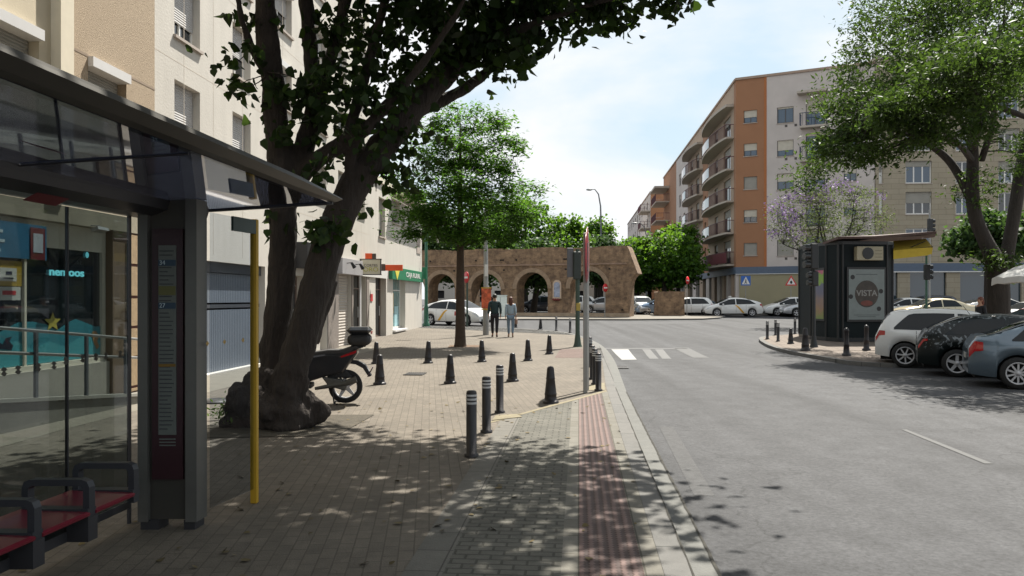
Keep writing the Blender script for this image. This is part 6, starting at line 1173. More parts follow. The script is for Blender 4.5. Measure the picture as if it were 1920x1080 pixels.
nz_ = n.new('ShaderNodeTexNoise'); nz_.inputs['Scale'].default_value = 3.5; l.new(tt.outputs['Object'], nz_.inputs['Vector']); am_ = n.new('ShaderNodeMath'); am_.operation = 'MULTIPLY_ADD'; am_.inputs[1].default_value = .35; l.new(nz_.outputs['Fac'], am_.inputs[0]); l.new(mrr.outputs[0], am_.inputs[2]); sb = n.new('ShaderNodeMath'); sb.operation = 'SUBTRACT'; sb.inputs[1].default_value = .17; l.new(am_.outputs[0], sb.inputs[0]); l.new(sb.outputs[0], rm.inputs['Fac'])
rm.color_ramp.elements[0].color = (.14, .22, .05, 1); rm.color_ramp.elements[1].color = (.40, .10, .16, 1)
for p_, c_ in ((.2, (.26, .16, .09)), (.5, (.12, .12, .17)), (.68, (.10, .11, .18)), (.72, (.20, .34, .05)), (.86, (.16, .30, .04)), (.9, (.38, .10, .15))): e_ = rm.color_ramp.elements.new(p_); e_.color = (*c_, 1)
rm.color_ramp.elements[0].position = 0; l.new(rm.outputs[0], b.inputs['Base Color'])
q = MB(); q.obox(O2, e2_, n2_, a, b2_, z0_, z1, .061, .068); q.build('poster', PC, pc)
# yellow awning over the serving side
AWN = mat('awning_yellow', (.50, .36, .035), .75, var=.12, scale=4)
pa = [kpx(1675, 30.5, 458), kpx(1738, 30.2, 447), kpx(1749, 30.0, 463), kpx(1748, 29.9, 478), kpx(1675, 29.8, 487), kpx(1675, 29.8, 470)]
q = MB(); A1, A2, B1, B2, C1, C2 = kpx(1675, 31.5, 452), kpx(1736, 31.5, 448), kpx(1675, 29.9, 470), kpx(1749, 29.9, 464), kpx(1675, 29.85, 486), kpx(1747, 29.85, 478)
NN = 8
for k in range(NN):
    f, g = k / NN, (k + 1) / NN; s_ = lambda a, b_, f: a.lerp(b_, f); q.quad(s_(A1, A2, f), s_(A1, A2, g), s_(B1, B2, g), s_(B1, B2, f)); q.quad(s_(B1, B2, f), s_(B1, B2, g), s_(C1, C2, g) + Z * (.04 if k == NN - 1 else 0), s_(C1, C2, f))
q.tri = None; q.add([A2, B2, kpx(1747, 29.85, 478)], [(0, 1, 2)]); o_ = q.build('awning', AWN, T_, recalc=False); sd = o_.modifiers.new('s', 'SOLIDIFY'); sd.thickness = .012
q = MB(); q.tube([kpx(1674, 30.3, 468), kpx(1749, 29.9, 463)], .025, 6); q.tube([kpx(1674, 30.3, 478), kpx(1735, 30, 452)], .018, 6); q.build('awning_arm', KD2, T_)
# signal post on the kiosk corner: lamps with visors seen from the side
def traffic_light(loc_, label, H_, boxz, rz, pm=DGRN, third=True, ped=True, vis=.16):
    t = empty('traffic_light', label, 'traffic light', loc_, rz); q = MB(); q.lathe((0, 0, 0), [(.14, 0), (.11, .12), (.06, .4), (.055, H_)], 12); q.build('post', pm, t)
    q = MB(); q.box((-.03, 0, boxz), (.28, .26, .86), ch=.03); bx = q.build('signal_box', KD2, t)
    for k in range(3):
        z = boxz + .28 - .28 * k; q = MB(); q.lathe((-.17, 0, z), [(.0, -.03), (.095, -.025), (.10, -.01), (.10, .0)], 14, axis='X'); ln = q.build('lens', mat(('lens_red', 'lens_amber', 'lens_green')[k], ((.10, .01, .01), (.10, .05, .01), (.01, .07, .03))[k], .25), bx)
        q = MB(); q.lathe((-.17, 0, z), [(.115, 0), (.118, -vis)], 14, axis='X', smooth=True); q.build('visor', mat('visor_dark', (.02, .022, .024), .25), bx)
    if ped:
        q = MB(); q.box((.0, 0, boxz - .75), (.24, .24, .5), ch=.03); pbx = q.build('signal_box', KD2, t)
        for k in range(2): q = MB(); q.lathe((-.12, 0, boxz - .64 - .24 * k), [(.09, 0), (.095, -.13)], 12, axis='X'); q.build('visor', mat('visor_dark', None), pbx)
    return t
traffic_light(G(1526, 651), 'dark traffic light post with visors, standing against the left side of the kiosk', 3.3, 2.75 + .3, R(12), KD2, vis=.20)
traffic_light(on((1737 - CX) / F * 44, 44), 'green traffic light post behind the kiosk awning, above the gold sedan', 3.9, 2.9, R(180), mat('signal_green', (.03, .09, .055), .5), ped=False)
traffic_light(on((1743 - CX) / F * 52, 52), 'high traffic light with a white back, showing above the kiosk roof', 7.1, 6.1, R(180), GALV, ped=False)
# ================================================ PARASOL
p = on((1942 - CX) / F * 24.5, 24.5); t = empty('parasol', 'white cafe parasol reaching in from the right edge', 'parasol', p); q = MB(); q.tube([(0, 0, 0), (0, 0, 2.9)], .025, 8); q.lathe((0, 0, 0), [(.28, 0), (.28, .06), (.05, .1)], 16); q.build('pole', GALV, t)
q = MB(); N = 8; vs = [Vector((0, 0, 2.78))]
for r_, z_ in ((.55, 2.62), (1.15, 2.28), (1.17, 2.08)):
    for k in range(2 * N): a = math.pi * k / N + .2; rr_ = r_ * (1 if k % 2 == 0 else .95); vs.append(Vector((rr_ * math.cos(a), rr_ * math.sin(a), z_ - (.0 if k % 2 == 0 else -.05) * (z_ < 2.5) + (.03 * math.sin(k * 5) if z_ < 2.1 else 0))))
M2 = 2 * N; q.add(vs, [(0, 1 + k, 1 + (k + 1) % M2) for k in range(M2)] + [(1 + i * M2 + k, 1 + i * M2 + (k + 1) % M2, 1 + (i + 1) * M2 + (k + 1) % M2, 1 + (i + 1) * M2 + k) for i in range(2) for k in range(M2)]); o_ = q.build('canopy', leafmat('parasol_cloth', (.62, .62, .60), (.5, .5, .48), var=.05, trans=.3), t); sd = o_.modifiers.new('s', 'SOLIDIFY'); sd.thickness = .006
for k in range(N): a = 2 * math.pi * k / N + .2; q = MB(); q.tube([(0, 0, 2.74), (.55 * math.cos(a), .55 * math.sin(a), 2.59), (1.13 * math.cos(a), 1.13 * math.sin(a), 2.26)], .01, 4); q.build('rib', GALV, t)
# ================================================ BUS SHELTER
ES = Vector((.083, .9965, 0)).normalized(); NS = Vector((ES.y, -ES.x, 0))
def sp3(u, y, z): return Vector((u + .083 * y, y, z))
ALU = mat('shelter_grey', (.055, .052, .045), .45, .35, var=.12, scale=2); ALD = mat('shelter_dark', (.030, .030, .034), .45, .2, var=.1); ALL_ = mat('shelter_edge', (.13, .13, .12), .4, .5, var=.08)
SB = sp3(-2.93, 5.77, 0); SH_ = empty('bus_shelter', 'grey bus shelter with glass roof and timetable column at the left edge', 'bus shelter', SB)
def sbuild(q, nm, m, par=None, **k):
    q.v = [tuple(Vector(v) - SB) for v in q.v]; return q.build(nm, m, par or SH_, **k)
def upr(q, u0, u1, y0, y1, z0, z1, mi=0): q.prism([sp3(u0, y0, z0), sp3(u1, y0, z0), sp3(u1, y1, z0), sp3(u0, y1, z0)], Z * (z1 - z0), mi)
# column with the timetable
q = MB(); upr(q, -3.12, -2.74, 5.76, 5.86, .07, 2.36); sbuild(q, 'column', ALU)
q = MB(); upr(q, -3.14, -3.07, 5.72, 5.88, .06, 2.36); sbuild(q, 'column_edge', ALL_); q = MB(); upr(q, -2.80, -2.72, 5.72, 5.88, .06, 2.36); sbuild(q, 'column_edge', ALL_)
q = MB(); upr(q, -3.13, -3.0, 5.74, 5.88, 0, .07); sbuild(q, 'foot', ALD); q = MB(); upr(q, -2.82, -2.74, 5.74, 5.88, 0, .07); sbuild(q, 'foot', ALD)
q = MB(); upr(q, -3.045, -2.825, 5.735, 5.759, .36, 2.15); TP = sbuild(q, 'timetable_frame', mat('timetable_maroon', (.028, .008, .012), .35, var=.1))
q = MB(); upr(q, -2.995, -2.870, 5.728, 5.7345, .68, 2.03); PPR = sbuild(q, 'timetable_paper', mat('timetable_paper', (.10, .115, .105), .5, var=.10, scale=12), TP)
BLB = mat('timetable_blue', (.015, .04, .07), .4); PI = mat('timetable_ink', (.035, .04, .045), .5)
for z, tx in ((1.905, '34'), (1.60, '27')):
    q = MB(); upr(q, -2.995, -2.872, 5.7245, 5.7275, z - .022, z + .022); hb = sbuild(q, 'route_header', BLB, PPR)
    o = text_mesh(tx, .045, frameM(sp3(-2.965, 5.722, z) - SB, NS, -ES), 'lettering', mat('pale_ink', None), hb, ext=.001)
for k in range(44):
    z = 1.99 - k * .0295
    if abs(z - 1.905) < .03 or abs(z - 1.6) < .03: continue
    q = MB(); w_ = .5 + .5 * rnd.random(); upr(q, -2.988, -2.988 + .105 * w_, 5.7255, 5.7275, z - .004, z + .004); sbuild(q, 'timetable_line', PI, PPR)
q = MB(); upr(q, -2.993, -2.872, 5.7250, 5.7278, 1.675, 1.74); sbuild(q, 'timetable_block', mat('timetable_olive', (.10, .10, .03), .5), PPR)
q = MB(); upr(q, -2.993, -2.872, 5.7250, 5.7278, 1.165, 1.185); sbuild(q, 'timetable_block', mat('timetable_amber', (.16, .09, .01), .5), PPR)
for k in range(3): q = MB(); upr(q, -2.99, -2.876, 5.730, 5.7345, .60 + k * .022, .608 + k * .022); sbuild(q, 'panel_line', PI if False else mat('timetable_paper', None), TP)
# beam, roof glass, roof edge
def bar(q, sec, y0, y1, mi=0, end=None):
    a = [sp3(u, y0, z) for u, z in sec]; b_ = [sp3(u, y1, z) for u, z in (end or sec)]; n_ = len(sec); q.add(a + b_, [tuple(range(n_)), tuple(range(n_, 2 * n_))] + [(i, (i + 1) % n_, n_ + (i + 1) % n_, n_ + i) for i in range(n_)], mi)
q = MB(); bar(q, [(-3.32, 2.22), (-3.05, 2.19), (-2.92, 2.24), (-2.90, 2.345), (-3.0, 2.37), (-3.32, 2.37)], -1, 6.38, end=[(-3.32, 2.26), (-3.05, 2.25), (-2.95, 2.29), (-2.93, 2.355), (-3.0, 2.37), (-3.32, 2.37)]); sbuild(q, 'beam', ALD)
fs_ = [(-2.065, 2.412), (-1.95, 2.425), (-1.885, 2.465), (-1.90, 2.50), (-2.06, 2.505)]
q = MB(); bar(q, fs_, -1, 5.5, end=[(-2.03, 2.412), (-1.94, 2.42), (-1.885, 2.455), (-1.90, 2.485), (-2.03, 2.49)]); bar(q, [(-2.03, 2.412), (-1.94, 2.42), (-1.885, 2.455), (-1.90, 2.485), (-2.03, 2.49)], 5.5, 6.42, end=[(-1.975, 2.418), (-1.93, 2.424), (-1.885, 2.442), (-1.89, 2.450), (-1.975, 2.448)]); sbuild(q, 'roof_edge', ALU)
RG = glass('roof_glass', trans=1, tcol=(.20, .22, .28), refl=.10)
for y0, y1 in ((-1, 1.195), (1.205, 4.195), (4.205, 6.38)):
    q = MB(); bar(q, [(-2.925, 2.352), (-2.0, 2.412), (-2.0, 2.421), (-2.925, 2.361)], y0, y1); sbuild(q, 'roof_glass', RG)
q = MB(); bar(q, [(-2.95, 2.34), (-1.96, 2.40), (-1.96, 2.425), (-2.95, 2.375)], 6.385, 6.42); sbuild(q, 'roof_end_rail', ALD)
for y in (1.2, 4.2): q = MB(); bar(q, [(-2.93, 2.340), (-2.04, 2.402), (-2.04, 2.411), (-2.93, 2.349)], y - .006, y + .006); sbuild(q, 'roof_joint', ALD)
# back wall panes and posts
BGL = glass('wall_glass', trans=1, tcol=(.50, .54, .54), refl=.03)
for y0, y1 in ((-1, 2.4), (2.41, 5.145), (5.155, 5.84)):
    q = MB(); upr(q, -3.285, -3.275, y0, y1, .18, 2.24); sbuild(q, 'glass_pane', BGL)
for y in (2.405, 5.15): q = MB(); upr(q, -3.29, -3.27, y - .004, y + .004, .18, 2.24); sbuild(q, 'pane_seam', ALD)
for y in (2.4, 5.90): q = MB(); upr(q, -3.31, -3.29, y - .012, y + .012, 0, 2.3); sbuild(q, 'back_post', ALD)
q = MB(); upr(q, -3.30, -3.26, -1, 5.84, .13, .18); sbuild(q, 'floor_rail', ALD)
for k in range(11):   # row of small diamond marks printed on the panes
    y = 4.25 + k * .145 + (.03 if k % 3 else 0); z = 1.235 + (.02 if k > 5 else 0); q = MB(); c = sp3(-3.268, y, z)
    for o in (-.012, .012): q.prism([c + ES * (-.028) + Z * (o), c + ES * (-.004) + Z * (o + .016), c + ES * (.028) + Z * (o), c + ES * .004 + Z * (o - .016)], NS * .001)
    sbuild(q, 'glass_mark', mat('mark_dark', (.03, .028, .02), .5))
q = MB(); bar(q, [(-3.01, 2.185), (-2.93, 2.225), (-2.928, 2.222), (-3.008, 2.182)], 4.35, 4.62); sbuild(q, 'red_sticker', mat('sticker_dark_red', (.13, .02, .025), .4))
# side pane with the yellow edge post
ya_, yb_ = sp3(-2.70, 5.88, 0), Vector((-2.08, 6.49, 0)); dv = (yb_ - ya_).normalized(); nv = Vector((dv.y, -dv.x, 0))
q = MB(); q.prism([ya_ + Z * .12, yb_ + Z * .12, yb_ + Z * 2.28, ya_ + Z * 2.28], nv * .01); sbuild(q, 'side_pane', glass('side_glass', trans=1, tcol=(.78, .81, .84), refl=-.02, fm=.2))
q = MB(); q.box(yb_ + Z * 1.145, (.056, .05, 2.29), ch=.006); sbuild(q, 'edge_post', mat('post_yellow', (.40, .24, .012), .45, var=.08, scale=3))
q = MB(); a = yb_ - dv * .36; q.prism([a + Z * 2.17 + nv * .012, yb_ + Z * 2.17 + nv * .012 - dv * .03, yb_ + Z * 2.28 + nv * .012 - dv * .03, a + Z * 2.28 + nv * .012], nv * .02); sbuild(q, 'stop_plate', mat('plate_grey_green', (.035, .055, .05), .5))
for px in (386, 418, 453):
    r = (px - CX) / F; s = (r * ya_.y - ya_.x) / (dv.x - r * dv.y); c = ya_ + dv * s + Z * 1.325 + nv * .012; q = MB(); q.prism([c - dv * .022, c + Z * .02 , c + dv * .022, c - Z * .02], nv * .001); sbuild(q, 'glass_mark', mat('mark_ochre', (.28, .18, .05), .5))
# bench
SEAT = mat('bench_crimson', (.14, .008, .02), .3, var=.08, coat=.4); ARM = mat('bench_arm_grey', (.035, .038, .045), .4, .3, var=.08)
BN_ = empty('bench', 'crimson bench with rounded grey armrests inside the bus shelter', 'bench', SB)
ys_ = [2.30, 2.76, 3.22, 3.68, 4.14, 4.60, 5.06]
for a, b_ in zip(ys_[:-1], ys_[1:]):
    q = MB(); q2 = [(-3.17, .425), (-3.17, .455), (-3.12, .45), (-2.86, .442), (-2.79, .44), (-2.775, .43), (-2.78, .415), (-2.86, .412), (-3.12, .42)]; bar(q, q2, a + .03, b_ - .03); sbuild(q, 'seat', SEAT, BN_)
for k, y in enumerate(ys_):
    q = MB(); zt, zb, ul, ur = .62, .455, -3.17, -2.785; pts = [(ul, zb), (ul, zt - .05), (ul + .015, zt - .015), (ul + .05, zt), (ur - .05, zt), (ur - .015, zt - .015), (ur, zt - .05), (ur, zb - .02), (ur, .37)]
    P3 = [sp3(u, y, z) for u, z in pts]
    th_ = .036; oc = [(ul, zb - .02), (ul, zt - .045), (ul + .013, zt - .013), (ul + .045, zt), (ur - .045, zt), (ur - .013, zt - .013), (ur, zt - .045), (ur, .37)]; ic = [(ul + th_, zb - .02), (ul + th_, zt - .055), (ul + th_ + .008, zt - th_ - .008), (ul + .055, zt - th_), (ur - .055, zt - th_), (ur - th_ - .008, zt - th_ - .008), (ur - th_, zt - .055), (ur - th_, .37)]
    fr_ = [sp3(u, y - .028, z) for u, z in oc + ic]; bk_ = [p + ES * .056 for p in fr_]; n8 = 8; fcs = []
    for i in range(7): fcs += [(i, i + 1, n8 + i + 1, n8 + i), (16 + i, 16 + i + 1, 24 + i + 1, 24 + i), (i, i + 1, 17 + i, 16 + i), (8 + i, 9 + i, 25 + i, 24 + i)]
    q.add(fr_ + bk_, fcs + [(0, 8, 24, 16), (7, 15, 31, 23)])
    q.prism([sp3(ul, y - .04, .455), sp3(ur, y - .04, .455), sp3(ur, y - .04, .41), sp3(ul, y - .04, .41)], ES * .08)
    sbuild(q, 'armrest', ARM, BN_)
    if k < len(ys_) - 1: q = MB(); q.prism([sp3(ur - .12, y - .045, .27), sp3(ur + .005, y - .045, .27), sp3(ur + .005, y - .045, .41), sp3(ur - .12, y - .045, .41)], ES * .09); sbuild(q, 'bracket', ALD, BN_)
q = MB(); upr(q, -3.26, -2.90, 2.3, 4.66, .27, .33); sbuild(q, 'support_rail', ALD, BN_)
for y in (2.6, 3.9): q = MB(); upr(q, -3.10, -2.98, y, y + .09, 0, .27); sbuild(q, 'leg', ALD, BN_)
# ================================================ RAMP AND HANDRAIL BEHIND THE SHELTER
STN = mat('ramp_stone', (.19, .18, .155), .7, var=.2, scale=2.2, bump=.2); STL = mat('steel_rail', (.30, .30, .29), .35, .8, var=.1)
RM = empty('access_ramp', 'low stone ramp wall with steel handrails in front of the corner shop', 'ramp', (-6.2, 9.75, 0)); RB0 = Vector((-6.2, 9.75, 0))
def rp3(y, z, d=0): return Vector((-6.2 + .115 * (y - 9.75) + d, y, z)) - RB0
zr = lambda y: max(.02, .38 - (y - 9.75) * .092)
q = MB(); q.add([rp3(3, zr(3)), rp3(13.6, zr(13.6)), rp3(13.6, -.02), rp3(3, -.02), rp3(3, zr(3), -.16), rp3(13.6, zr(13.6), -.16), rp3(13.6, -.02, -.16), rp3(3, -.02, -.16)], [(0, 1, 2, 3), (4, 5, 6, 7), (0, 1, 5, 4), (2, 3, 7, 6), (0, 3, 7, 4), (1, 2, 6, 5)]); q.build('wall', STN, RM)
q = MB(); q.add([rp3(3, zr(3) + .003, .03), rp3(13.6, zr(13.6) + .003, .03), rp3(13.6, zr(13.6) + .05, .03), rp3(3, zr(3) + .05, .03), rp3(3, zr(3) + .003, -.2), rp3(13.6, zr(13.6) + .003, -.2), rp3(13.6, zr(13.6) + .05, -.2), rp3(3, zr(3) + .05, -.2)], [(0, 1, 2, 3), (4, 5, 6, 7), (0, 1, 5, 4), (2, 3, 7, 6), (0, 3, 7, 4), (1, 2, 6, 5)]); q.build('coping', mat('coping_pale', (.26, .25, .22), .7, var=.12, scale=3), RM)
q = MB(); q.add([rp3(3, zr(3) - .03, -.17), rp3(13.6, 0.0, -.17), rp3(13.6, 0.0, -.75), rp3(3, zr(3) - .03, -1.25)], [(0, 1, 2, 3)]); q.build('ramp_floor', STN, RM)
for h0, h1 in ((1.30, 1.01), (1.0, .72)):
    q = MB(); q.tube([rp3(3, h0 + 6.75 * (h0 - h1) / 2.95, -.05), rp3(13.4, h1 - .07, -.05)], .022, 8); q.build('handrail', STL, RM)
for px in (63, 158, 232, -60):
    r = (px - CX) / F; y = (-6.25 - .115 * 9.75) / (r - .115); q = MB(); q.box(rp3(y, 0, -.02) + Z * ((zr(y) - .22 + 1.28 - .098 * (y - 9.75)) / 2), (.035, .055, 1.28 - .098 * (y - 9.75) - zr(y) + .22)); q.build('rail_post', mat('rail_post_grey', (.10, .11, .12), .5, .4), RM)
# ================================================ SCOOTER
SK = mat('scooter_black', (.010, .011, .014), .28, .1, var=.1, coat=.5); SKM = mat('scooter_matt', (.014, .014, .015), .65, var=.15); SEATM = mat('scooter_seat', (.02, .018, .018), .55); EXH = mat('engine_grey', (.09, .09, .085), .45, .6, var=.15, scale=20)
g = G(648, 757); SCT = empty('scooter', 'black scooter with a top box parked behind the big tree', 'scooter', (g.x, g.y, 0)); SCT.rotation_euler.z = R(186)       # local x forward
def side(pts, w_, nm, m, par=SCT, y0=0, bev=.02, taper=None):
    q = MB(); q.prism([(x, y0 - w_ / 2, z) for x, z in pts], (0, w_, 0)); return q.build(nm, m, par, bevel=bev)
def wheel(x, z, R_, wt, par=SCT):
    q = MB(); q.lathe((x, 0, z), [(R_ * .70, -wt * .42), (R_ * .9, -wt * .5), (R_ * .985, -wt * .28), (R_, 0), (R_ * .985, wt * .28), (R_ * .9, wt * .5), (R_ * .70, wt * .42)], 32, axis='Y', cap=False); w_ = q.build('wheel', TYRE, par)
    q = MB(); q.lathe((x, 0, z), [(R_ * .72, -wt * .40), (R_ * .66, -wt * .3), (R_ * .66, wt * .3), (R_ * .72, wt * .40)], 32, axis='Y', cap=False)
    for k in range(5):
        a = 2 * math.pi * k / 5 + .2; c, s = math.cos(a), math.sin(a); f = lambda r, t_, y: (x + c * r - s * t_, y, z + s * r + c * t_); q.prism([f(.03, -.035, -.02), f(R_ * .68, -.018, -.015), f(R_ * .68, .018, -.015), f(.03, .035, -.02)], (0, .035, 0))
    q.lathe((x, 0, z), [(0, -.06), (.055, -.06), (.055, .06), (0, .06)], 14, axis='Y'); q.build('rim', RIM, w_)
wheel(0, .275, .265, .13); wheel(1.30, .275, .265, .11)
side([(.02, .50), (.30, .44), (.62, .34), (.95, .30), (1.02, .40), (.85, .62), (.70, .74), (.30, .80), (-.05, .80), (-.18, .86), (-.20, .80), (-.06, .62)], .34, 'body', SK, bev=.05)
side([(-.10, .80), (-.22, .90), (-.16, .93), (.05, .86), (.25, .86), (.45, .83), (.72, .80), (.72, .75), (.3, .74), (0, .77)], .29, 'seat', SEATM, bev=.03)
side([(.25, .30), (.0, .22), (-.04, .30), (.05, .40), (.35, .44)], .12, 'engine', EXH, y0=.12, bev=.02)
side([(-.12, .42), (-.02, .53), (.10, .56), (.30, .50), (.25, .36), (.08, .42), (-.02, .40)], .17, 'inner_mudguard', SKM)
side([(-.02, .70), (-.20, .68), (-.31, .62), (-.41, .44), (-.36, .42), (-.27, .56), (-.16, .62), (-.02, .64)], .13, 'rear_mudguard', SK, bev=.01)
q = MB(); q.box((-.385, 0, .50), (.015, .15, .17), 0, 0, Matrix.Rotation(R(-28), 4, 'Y')); q.build('number_plate', mat('plate_dark_side', (.05, .02, .03), .5), SCT)
side([(-.17, .86), (.02, .79), (.10, .75), (.08, .72), (-.05, .75), (-.18, .80)], .36, 'tail_panel', SKM, bev=.01)
for s_ in (1, -1): side([(-.185, .85), (-.10, .82), (.06, .76), (.05, .735), (-.1, .78), (-.18, .81)], .01, 'tail_lamp', TAILL, y0=s_ * .182, bev=0)
side([(.98, .30), (1.05, .34), (1.10, .60), (1.06, .95), (1.02, 1.02), (.97, .98), (1.02, .6)], .38, 'leg_shield', SK, bev=.03)
side([(.50, .26), (1.02, .26), (1.06, .34), (.5, .34)], .34, 'floor', SKM); side([(1.10, .50), (1.28, .60), (1.48, .52), (1.56, .40), (1.50, .38), (1.40, .5), (1.25, .54), (1.1, .44)], .14, 'front_mudguard', SK, bev=.01)
q = MB(); q.tube([(1.30, .07, .275), (1.14, .06, .70), (1.02, .0, 1.02)], .022, 8); q.tube([(1.30, -.07, .275), (1.14, -.06, .70), (1.02, 0, 1.02)], .022, 8); q.build('fork', EXH, SCT)
q = MB(); q.tube([(.94, .34, 1.04), (1.02, .15, 1.05), (1.02, -.15, 1.05), (.94, -.34, 1.04)], .016, 8); q.ball((1.04, 0, 1.04), (.10, .13, .10)); q.build('handlebar', SKM, SCT)
for s_ in (1, -1): q = MB(); q.tube([(.97, s_ * .28, 1.04), (.90, s_ * .36, 1.2)], .008, 5); q.ball((.88, s_ * .38, 1.24), (.03, .075, .05)); q.build('mirror', SKM, SCT)
q = MB(); q.tube([(.20, .10, .30), (.16, .14, .02), (.10, .14, .015)], .014, 6); q.tube([(.20, -.10, .30), (.16, -.14, .02), (.10, -.14, .015)], .014, 6); q.tube([(.16, -.14, .03), (.16, .14, .03)], .012, 6); q.build('stand', SKM, SCT)
q = MB(); q.tube([(.02, -.15, .30), (.12, -.16, .42), (.16, -.12, .75)], .02, 6); q.build('shock_absorber', EXH, SCT)
q = MB(); q.tube([(-.02, .16, .34), (-.18, .17, .40), (.3, .16, .28)][:2], [.05, .055], 10); q.tube([(-.02, .16, .34), (.45, .16, .26)], [.045, .025], 10); q.build('exhaust', EXH, SCT)
q = MB(); q.tube([(-.05, .12, .84), (-.28, .12, .90)], .014, 6); q.tube([(-.05, -.12, .84), (-.28, -.12, .90)], .014, 6); q.box((-.2, 0, .905), (.22, .22, .02)); q.build('rack', SKM, SCT)
TBX = empty('top_box_pivot', None, None) if False else None
q = MB(); q.box((-.22, 0, 1.01), (.36, .40, .18), ch=.05); tbx = q.build('top_box', SKM, SCT, bevel=.03); q = MB(); q.box((-.22, 0, 1.155), (.38, .42, .11), ch=.05); q.build('lid', SK, tbx, bevel=.03)
q = MB(); q.box((-.405, 0, 1.115), (.02, .26, .04), ch=.005); q.build('reflector', TAILL, tbx)
# ================================================ PEOPLE
def skin_mesh(name, vs, es, rs_, m, parent=None, sub=2):
    me = bpy.data.meshes.new(name); me.from_pydata([tuple(v) for v in vs], es, []); o = bpy.data.objects.new(name, me); COL.objects.link(o)
    sk = o.modifiers.new('s', 'SKIN'); sk.use_smooth_shade = True; me.skin_vertices[0].data[0].use_root = True
    for i, r_ in enumerate(rs_): rr_ = r_ if hasattr(r_, '__len__') else (r_, r_); me.skin_vertices[0].data[i].radius = rr_
    sb_ = o.modifiers.new('u', 'SUBSURF'); sb_.levels = sub; sb_.render_levels = sub
    dg = bpy.context.evaluated_depsgraph_get(); m2 = bpy.data.meshes.new_from_object(o.evaluated_get(dg)); bpy.data.objects.remove(o)
    m2.materials.clear(); m2.materials.append(m); m2.polygons.foreach_set('use_smooth', [True] * len(m2.polygons)); o = bpy.data.objects.new(name, m2); COL.objects.link(o)
    if parent: o.parent = parent
    return o
SKN = mat('skin', (.36, .20, .13), .55, var=.05)
def person(label, loc_, rz, H, female, top_m, leg_m, hair_m, shoe_m, step=.16, long_hair=False, armL=(.0, 0), armR=(.0, 0), top_long=.0, bag=False, coat=False):
    s = H / 1.75; V, E, Rr = [], [], []
    def v(x, y, z, r, par=None): V.append(Vector((x, y, z)) * s); Rr.append(tuple(q_ * s for q_ in r) if hasattr(r, '__len__') else r * s); (E.append((par, len(V) - 1)) if par is not None else None); return len(V) - 1
    sw, hw, tk = (.165, .095, .9) if female else (.195, .09, 1.0)
    # local: x right, y forward (walking direction +y), z up
    pel = v(0, 0, .93, (.13 * tk, .10)); w1 = v(0, 0, 1.08, (.115 * tk, .085), pel); ch = v(0, .01, 1.28, (.14 * tk, .095), w1); sh_ = v(0, 0, 1.42, (.10, .07), ch); nk = v(0, .0, 1.50, .05, sh_); h1_ = v(0, .015, 1.58, (.068, .08), nk); h2_ = v(0, .01, 1.655, (.076, .092), h1_); h3_ = v(0, .0, 1.71, (.05, .06), h2_); nose = v(0, .118, 1.615, .012, h1_)
    J = {}
    for sg, nm, sy in ((-1, 'L', step), (1, 'R', -step)):
        hp = v(sg * hw, 0, .88, .085, pel); kn = v(sg * (hw - .0), sy * .55 + .03, .50, .056, hp); an = v(sg * (hw - .015), sy - (.05 if sy < 0 else -.0), .09 + (.035 if sy < 0 else 0), .038, kn); ft = v(sg * (hw), sy + .10, .035, .032, an); J['h' + nm], J['k' + nm], J['a' + nm], J['f' + nm] = hp, kn, an, ft
        a_ = armL if sg < 0 else armR; so_ = v(sg * sw, 0, 1.40, .055, sh_); el = v(sg * (sw + .045), -.04 - sy * .35 + a_[0] * .5, 1.13, .040, so_); wr = v(sg * (sw + .055), .02 - sy * .75 + a_[0], .89 + a_[1], .026, el); J['s' + nm], J['e' + nm], J['w' + nm] = so_, el, wr
        W_ = V[wr] / s; pm = v(W_.x, W_.y + .015, W_.z - .05, (.022, .034), wr)
        for k, (dy, ln) in enumerate(((-.028, .062), (-.009, .078), (.010, .083), (.029, .075))):
            f1 = v(W_.x, W_.y + .015 + dy, W_.z - .09, .0095, pm); f2 = v(W_.x - sg * .012, W_.y + .018 + dy, W_.z - .09 - ln * .55, .0085, f1); v(W_.x - sg * .03, W_.y + .018 + dy, W_.z - .09 - ln, .0075, f2)
        t1 = v(W_.x - sg * .01, W_.y + .052, W_.z - .05, .010, pm); v(W_.x - sg * .02, W_.y + .06, W_.z - .09, .009, t1)
    o = skin_mesh('person', V, E, Rr, SKN, sub=1); o.location = loc_; o.rotation_euler.z = rz; tag(o, label, 'person')
    for sg in (1, -1):
        q = MB(); q.ball(Vector((sg * .032, .088, 1.635)) * s, .012 * s, 8, 6); q.build('eye', mat('eye_dark', (.02, .015, .01), .3), o); q = MB(); q.ball(Vector((sg * .082, 0, 1.61)) * s, (.014 * s, .024 * s, .034 * s), 8, 6); q.build('ear', SKN, o)
    q = MB(); q.ball(Vector((0, .098, 1.572)) * s, (.026 * s, .010 * s, .007 * s), 8, 5); q.build('mouth', mat('lips', (.25, .08, .07), .5), o)
    def sub_(name, idx, edges, rad, m, extra=None, sub=1): return skin_mesh(name, [V[i] if not isinstance(i, Vector) else i for i in idx], edges, rad, m, o, sub)
    g = 1.0
    # clothes follow the same skeleton, a little thicker
    tv = [Vector((0, 0, (.84 if coat else .93))) * s, V[w1], V[ch], V[sh_], V[J['sL']], V[J['eL']], V[J['wL']] + Vector((0, 0, .035)), V[J['sR']], V[J['eR']], V[J['wR']] + Vector((0, 0, .035))]
    kk = 1.0 if not female else .93
    sub_('jacket' if coat else 'shirt', tv, [(0, 1), (1, 2), (2, 3), (3, 4), (4, 5), (5, 6), (3, 7), (7, 8), (8, 9)], [(.19 * s * kk, .135 * s), (.172 * s * kk, .124 * s), (.192 * s * kk, .13 * s), (.14 * s, .09 * s), .070 * s, .058 * s, .046 * s, .070 * s, .058 * s, .046 * s], top_m)
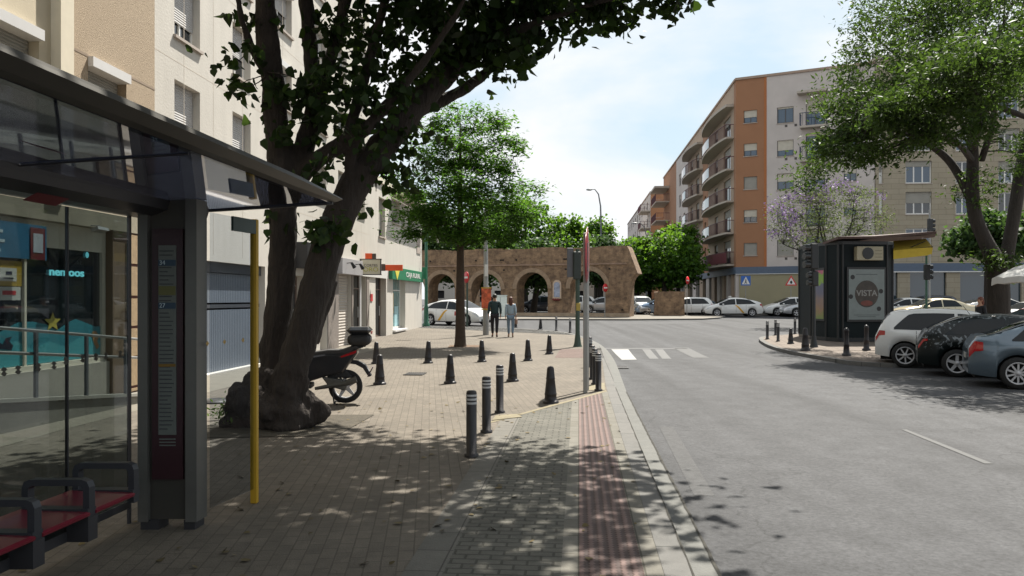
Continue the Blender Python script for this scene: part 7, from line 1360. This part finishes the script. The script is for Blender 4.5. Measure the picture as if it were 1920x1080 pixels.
    lv = [V[pel], V[J['hL']], V[J['kL']], V[J['aL']] + Vector((0, 0, .03)), V[J['hR']], V[J['kR']], V[J['aR']] + Vector((0, 0, .03))]; fq = 1.0 if not female else .9
    sub_('trousers', lv, [(0, 1), (1, 2), (2, 3), (0, 4), (4, 5), (5, 6)], [(.150 * s, .118 * s), .100 * s * fq, .074 * s * fq, .056 * s * fq, .100 * s * fq, .074 * s * fq, .056 * s * fq], leg_m)
    for nm in 'LR': sub_('shoe', [V[J['a' + nm]] + Vector((0, -.03, -.05)), V[J['f' + nm]] + Vector((0, -.04, .0)), V[J['f' + nm]] + Vector((0, .04, -.003))], [(0, 1), (1, 2)], [.042 * s, .044 * s, .034 * s], shoe_m)
    q = MB(); q.ball(Vector((0, -.018, 1.665)) * s, (.094 * s, .106 * s, .092 * s), 14, 10)
    if long_hair: q.ball(Vector((0, -.065, 1.56)) * s, (.096 * s, .062 * s, .15 * s), 14, 10); q.ball(Vector((.01, -.075, 1.45)) * s, (.078 * s, .04 * s, .10 * s), 12, 8)
    q.build('hair', hair_m, o)
    return o
p = G(927.5, 632); person('man in a dark teal jacket and black trousers walking away with the woman', p, R(4), 1.76, False, mat('jacket_teal', (.012, .032, .036), .8, var=.15, scale=14), mat('trousers_black', (.014, .012, .016), .85, var=.15), mat('hair_dark', (.012, .009, .007), .6), mat('shoe_brown', (.03, .012, .010), .5), step=.13, coat=True)
p = G(957.5, 632); wm = person('woman in a pale blue shirt and light jeans walking away, bag at her right', p, R(2), 1.64, True, mat('shirt_pale_blue', (.26, .33, .39), .8, var=.08, scale=14), mat('jeans_light', (.14, .20, .27), .85, var=.12), mat('hair_auburn', (.075, .022, .012), .6, var=.2), mat('shoe_tan', (.25, .17, .11), .6), step=.07, long_hair=True)
q = MB(); q.box((0, 0, 0), (.10, .26, .24), ch=.03); q.tube([(0, -.09, .12), (0, -.07, .26), (0, .02, .36), (0, .08, .26), (0, .09, .12)], .008, 5, cap=False); q.build('handbag', mat('bag_tan', (.26, .16, .12), .6, var=.1), loc=p + Vector((.235, .03, .64)), label='small tan handbag hanging from the right arm of the woman', cat='bag')
p = on((1838 - CX) / F * 28, 28); person('person with reddish hair and dark clothes standing left of the right tree trunk', p, R(100), 1.68, True, mat('coat_black', (.010, .012, .016), .85), mat('trousers_black', None), mat('hair_red', (.13, .035, .018), .6, var=.2), mat('shoe_brown', None), step=.03, long_hair=True, coat=True)
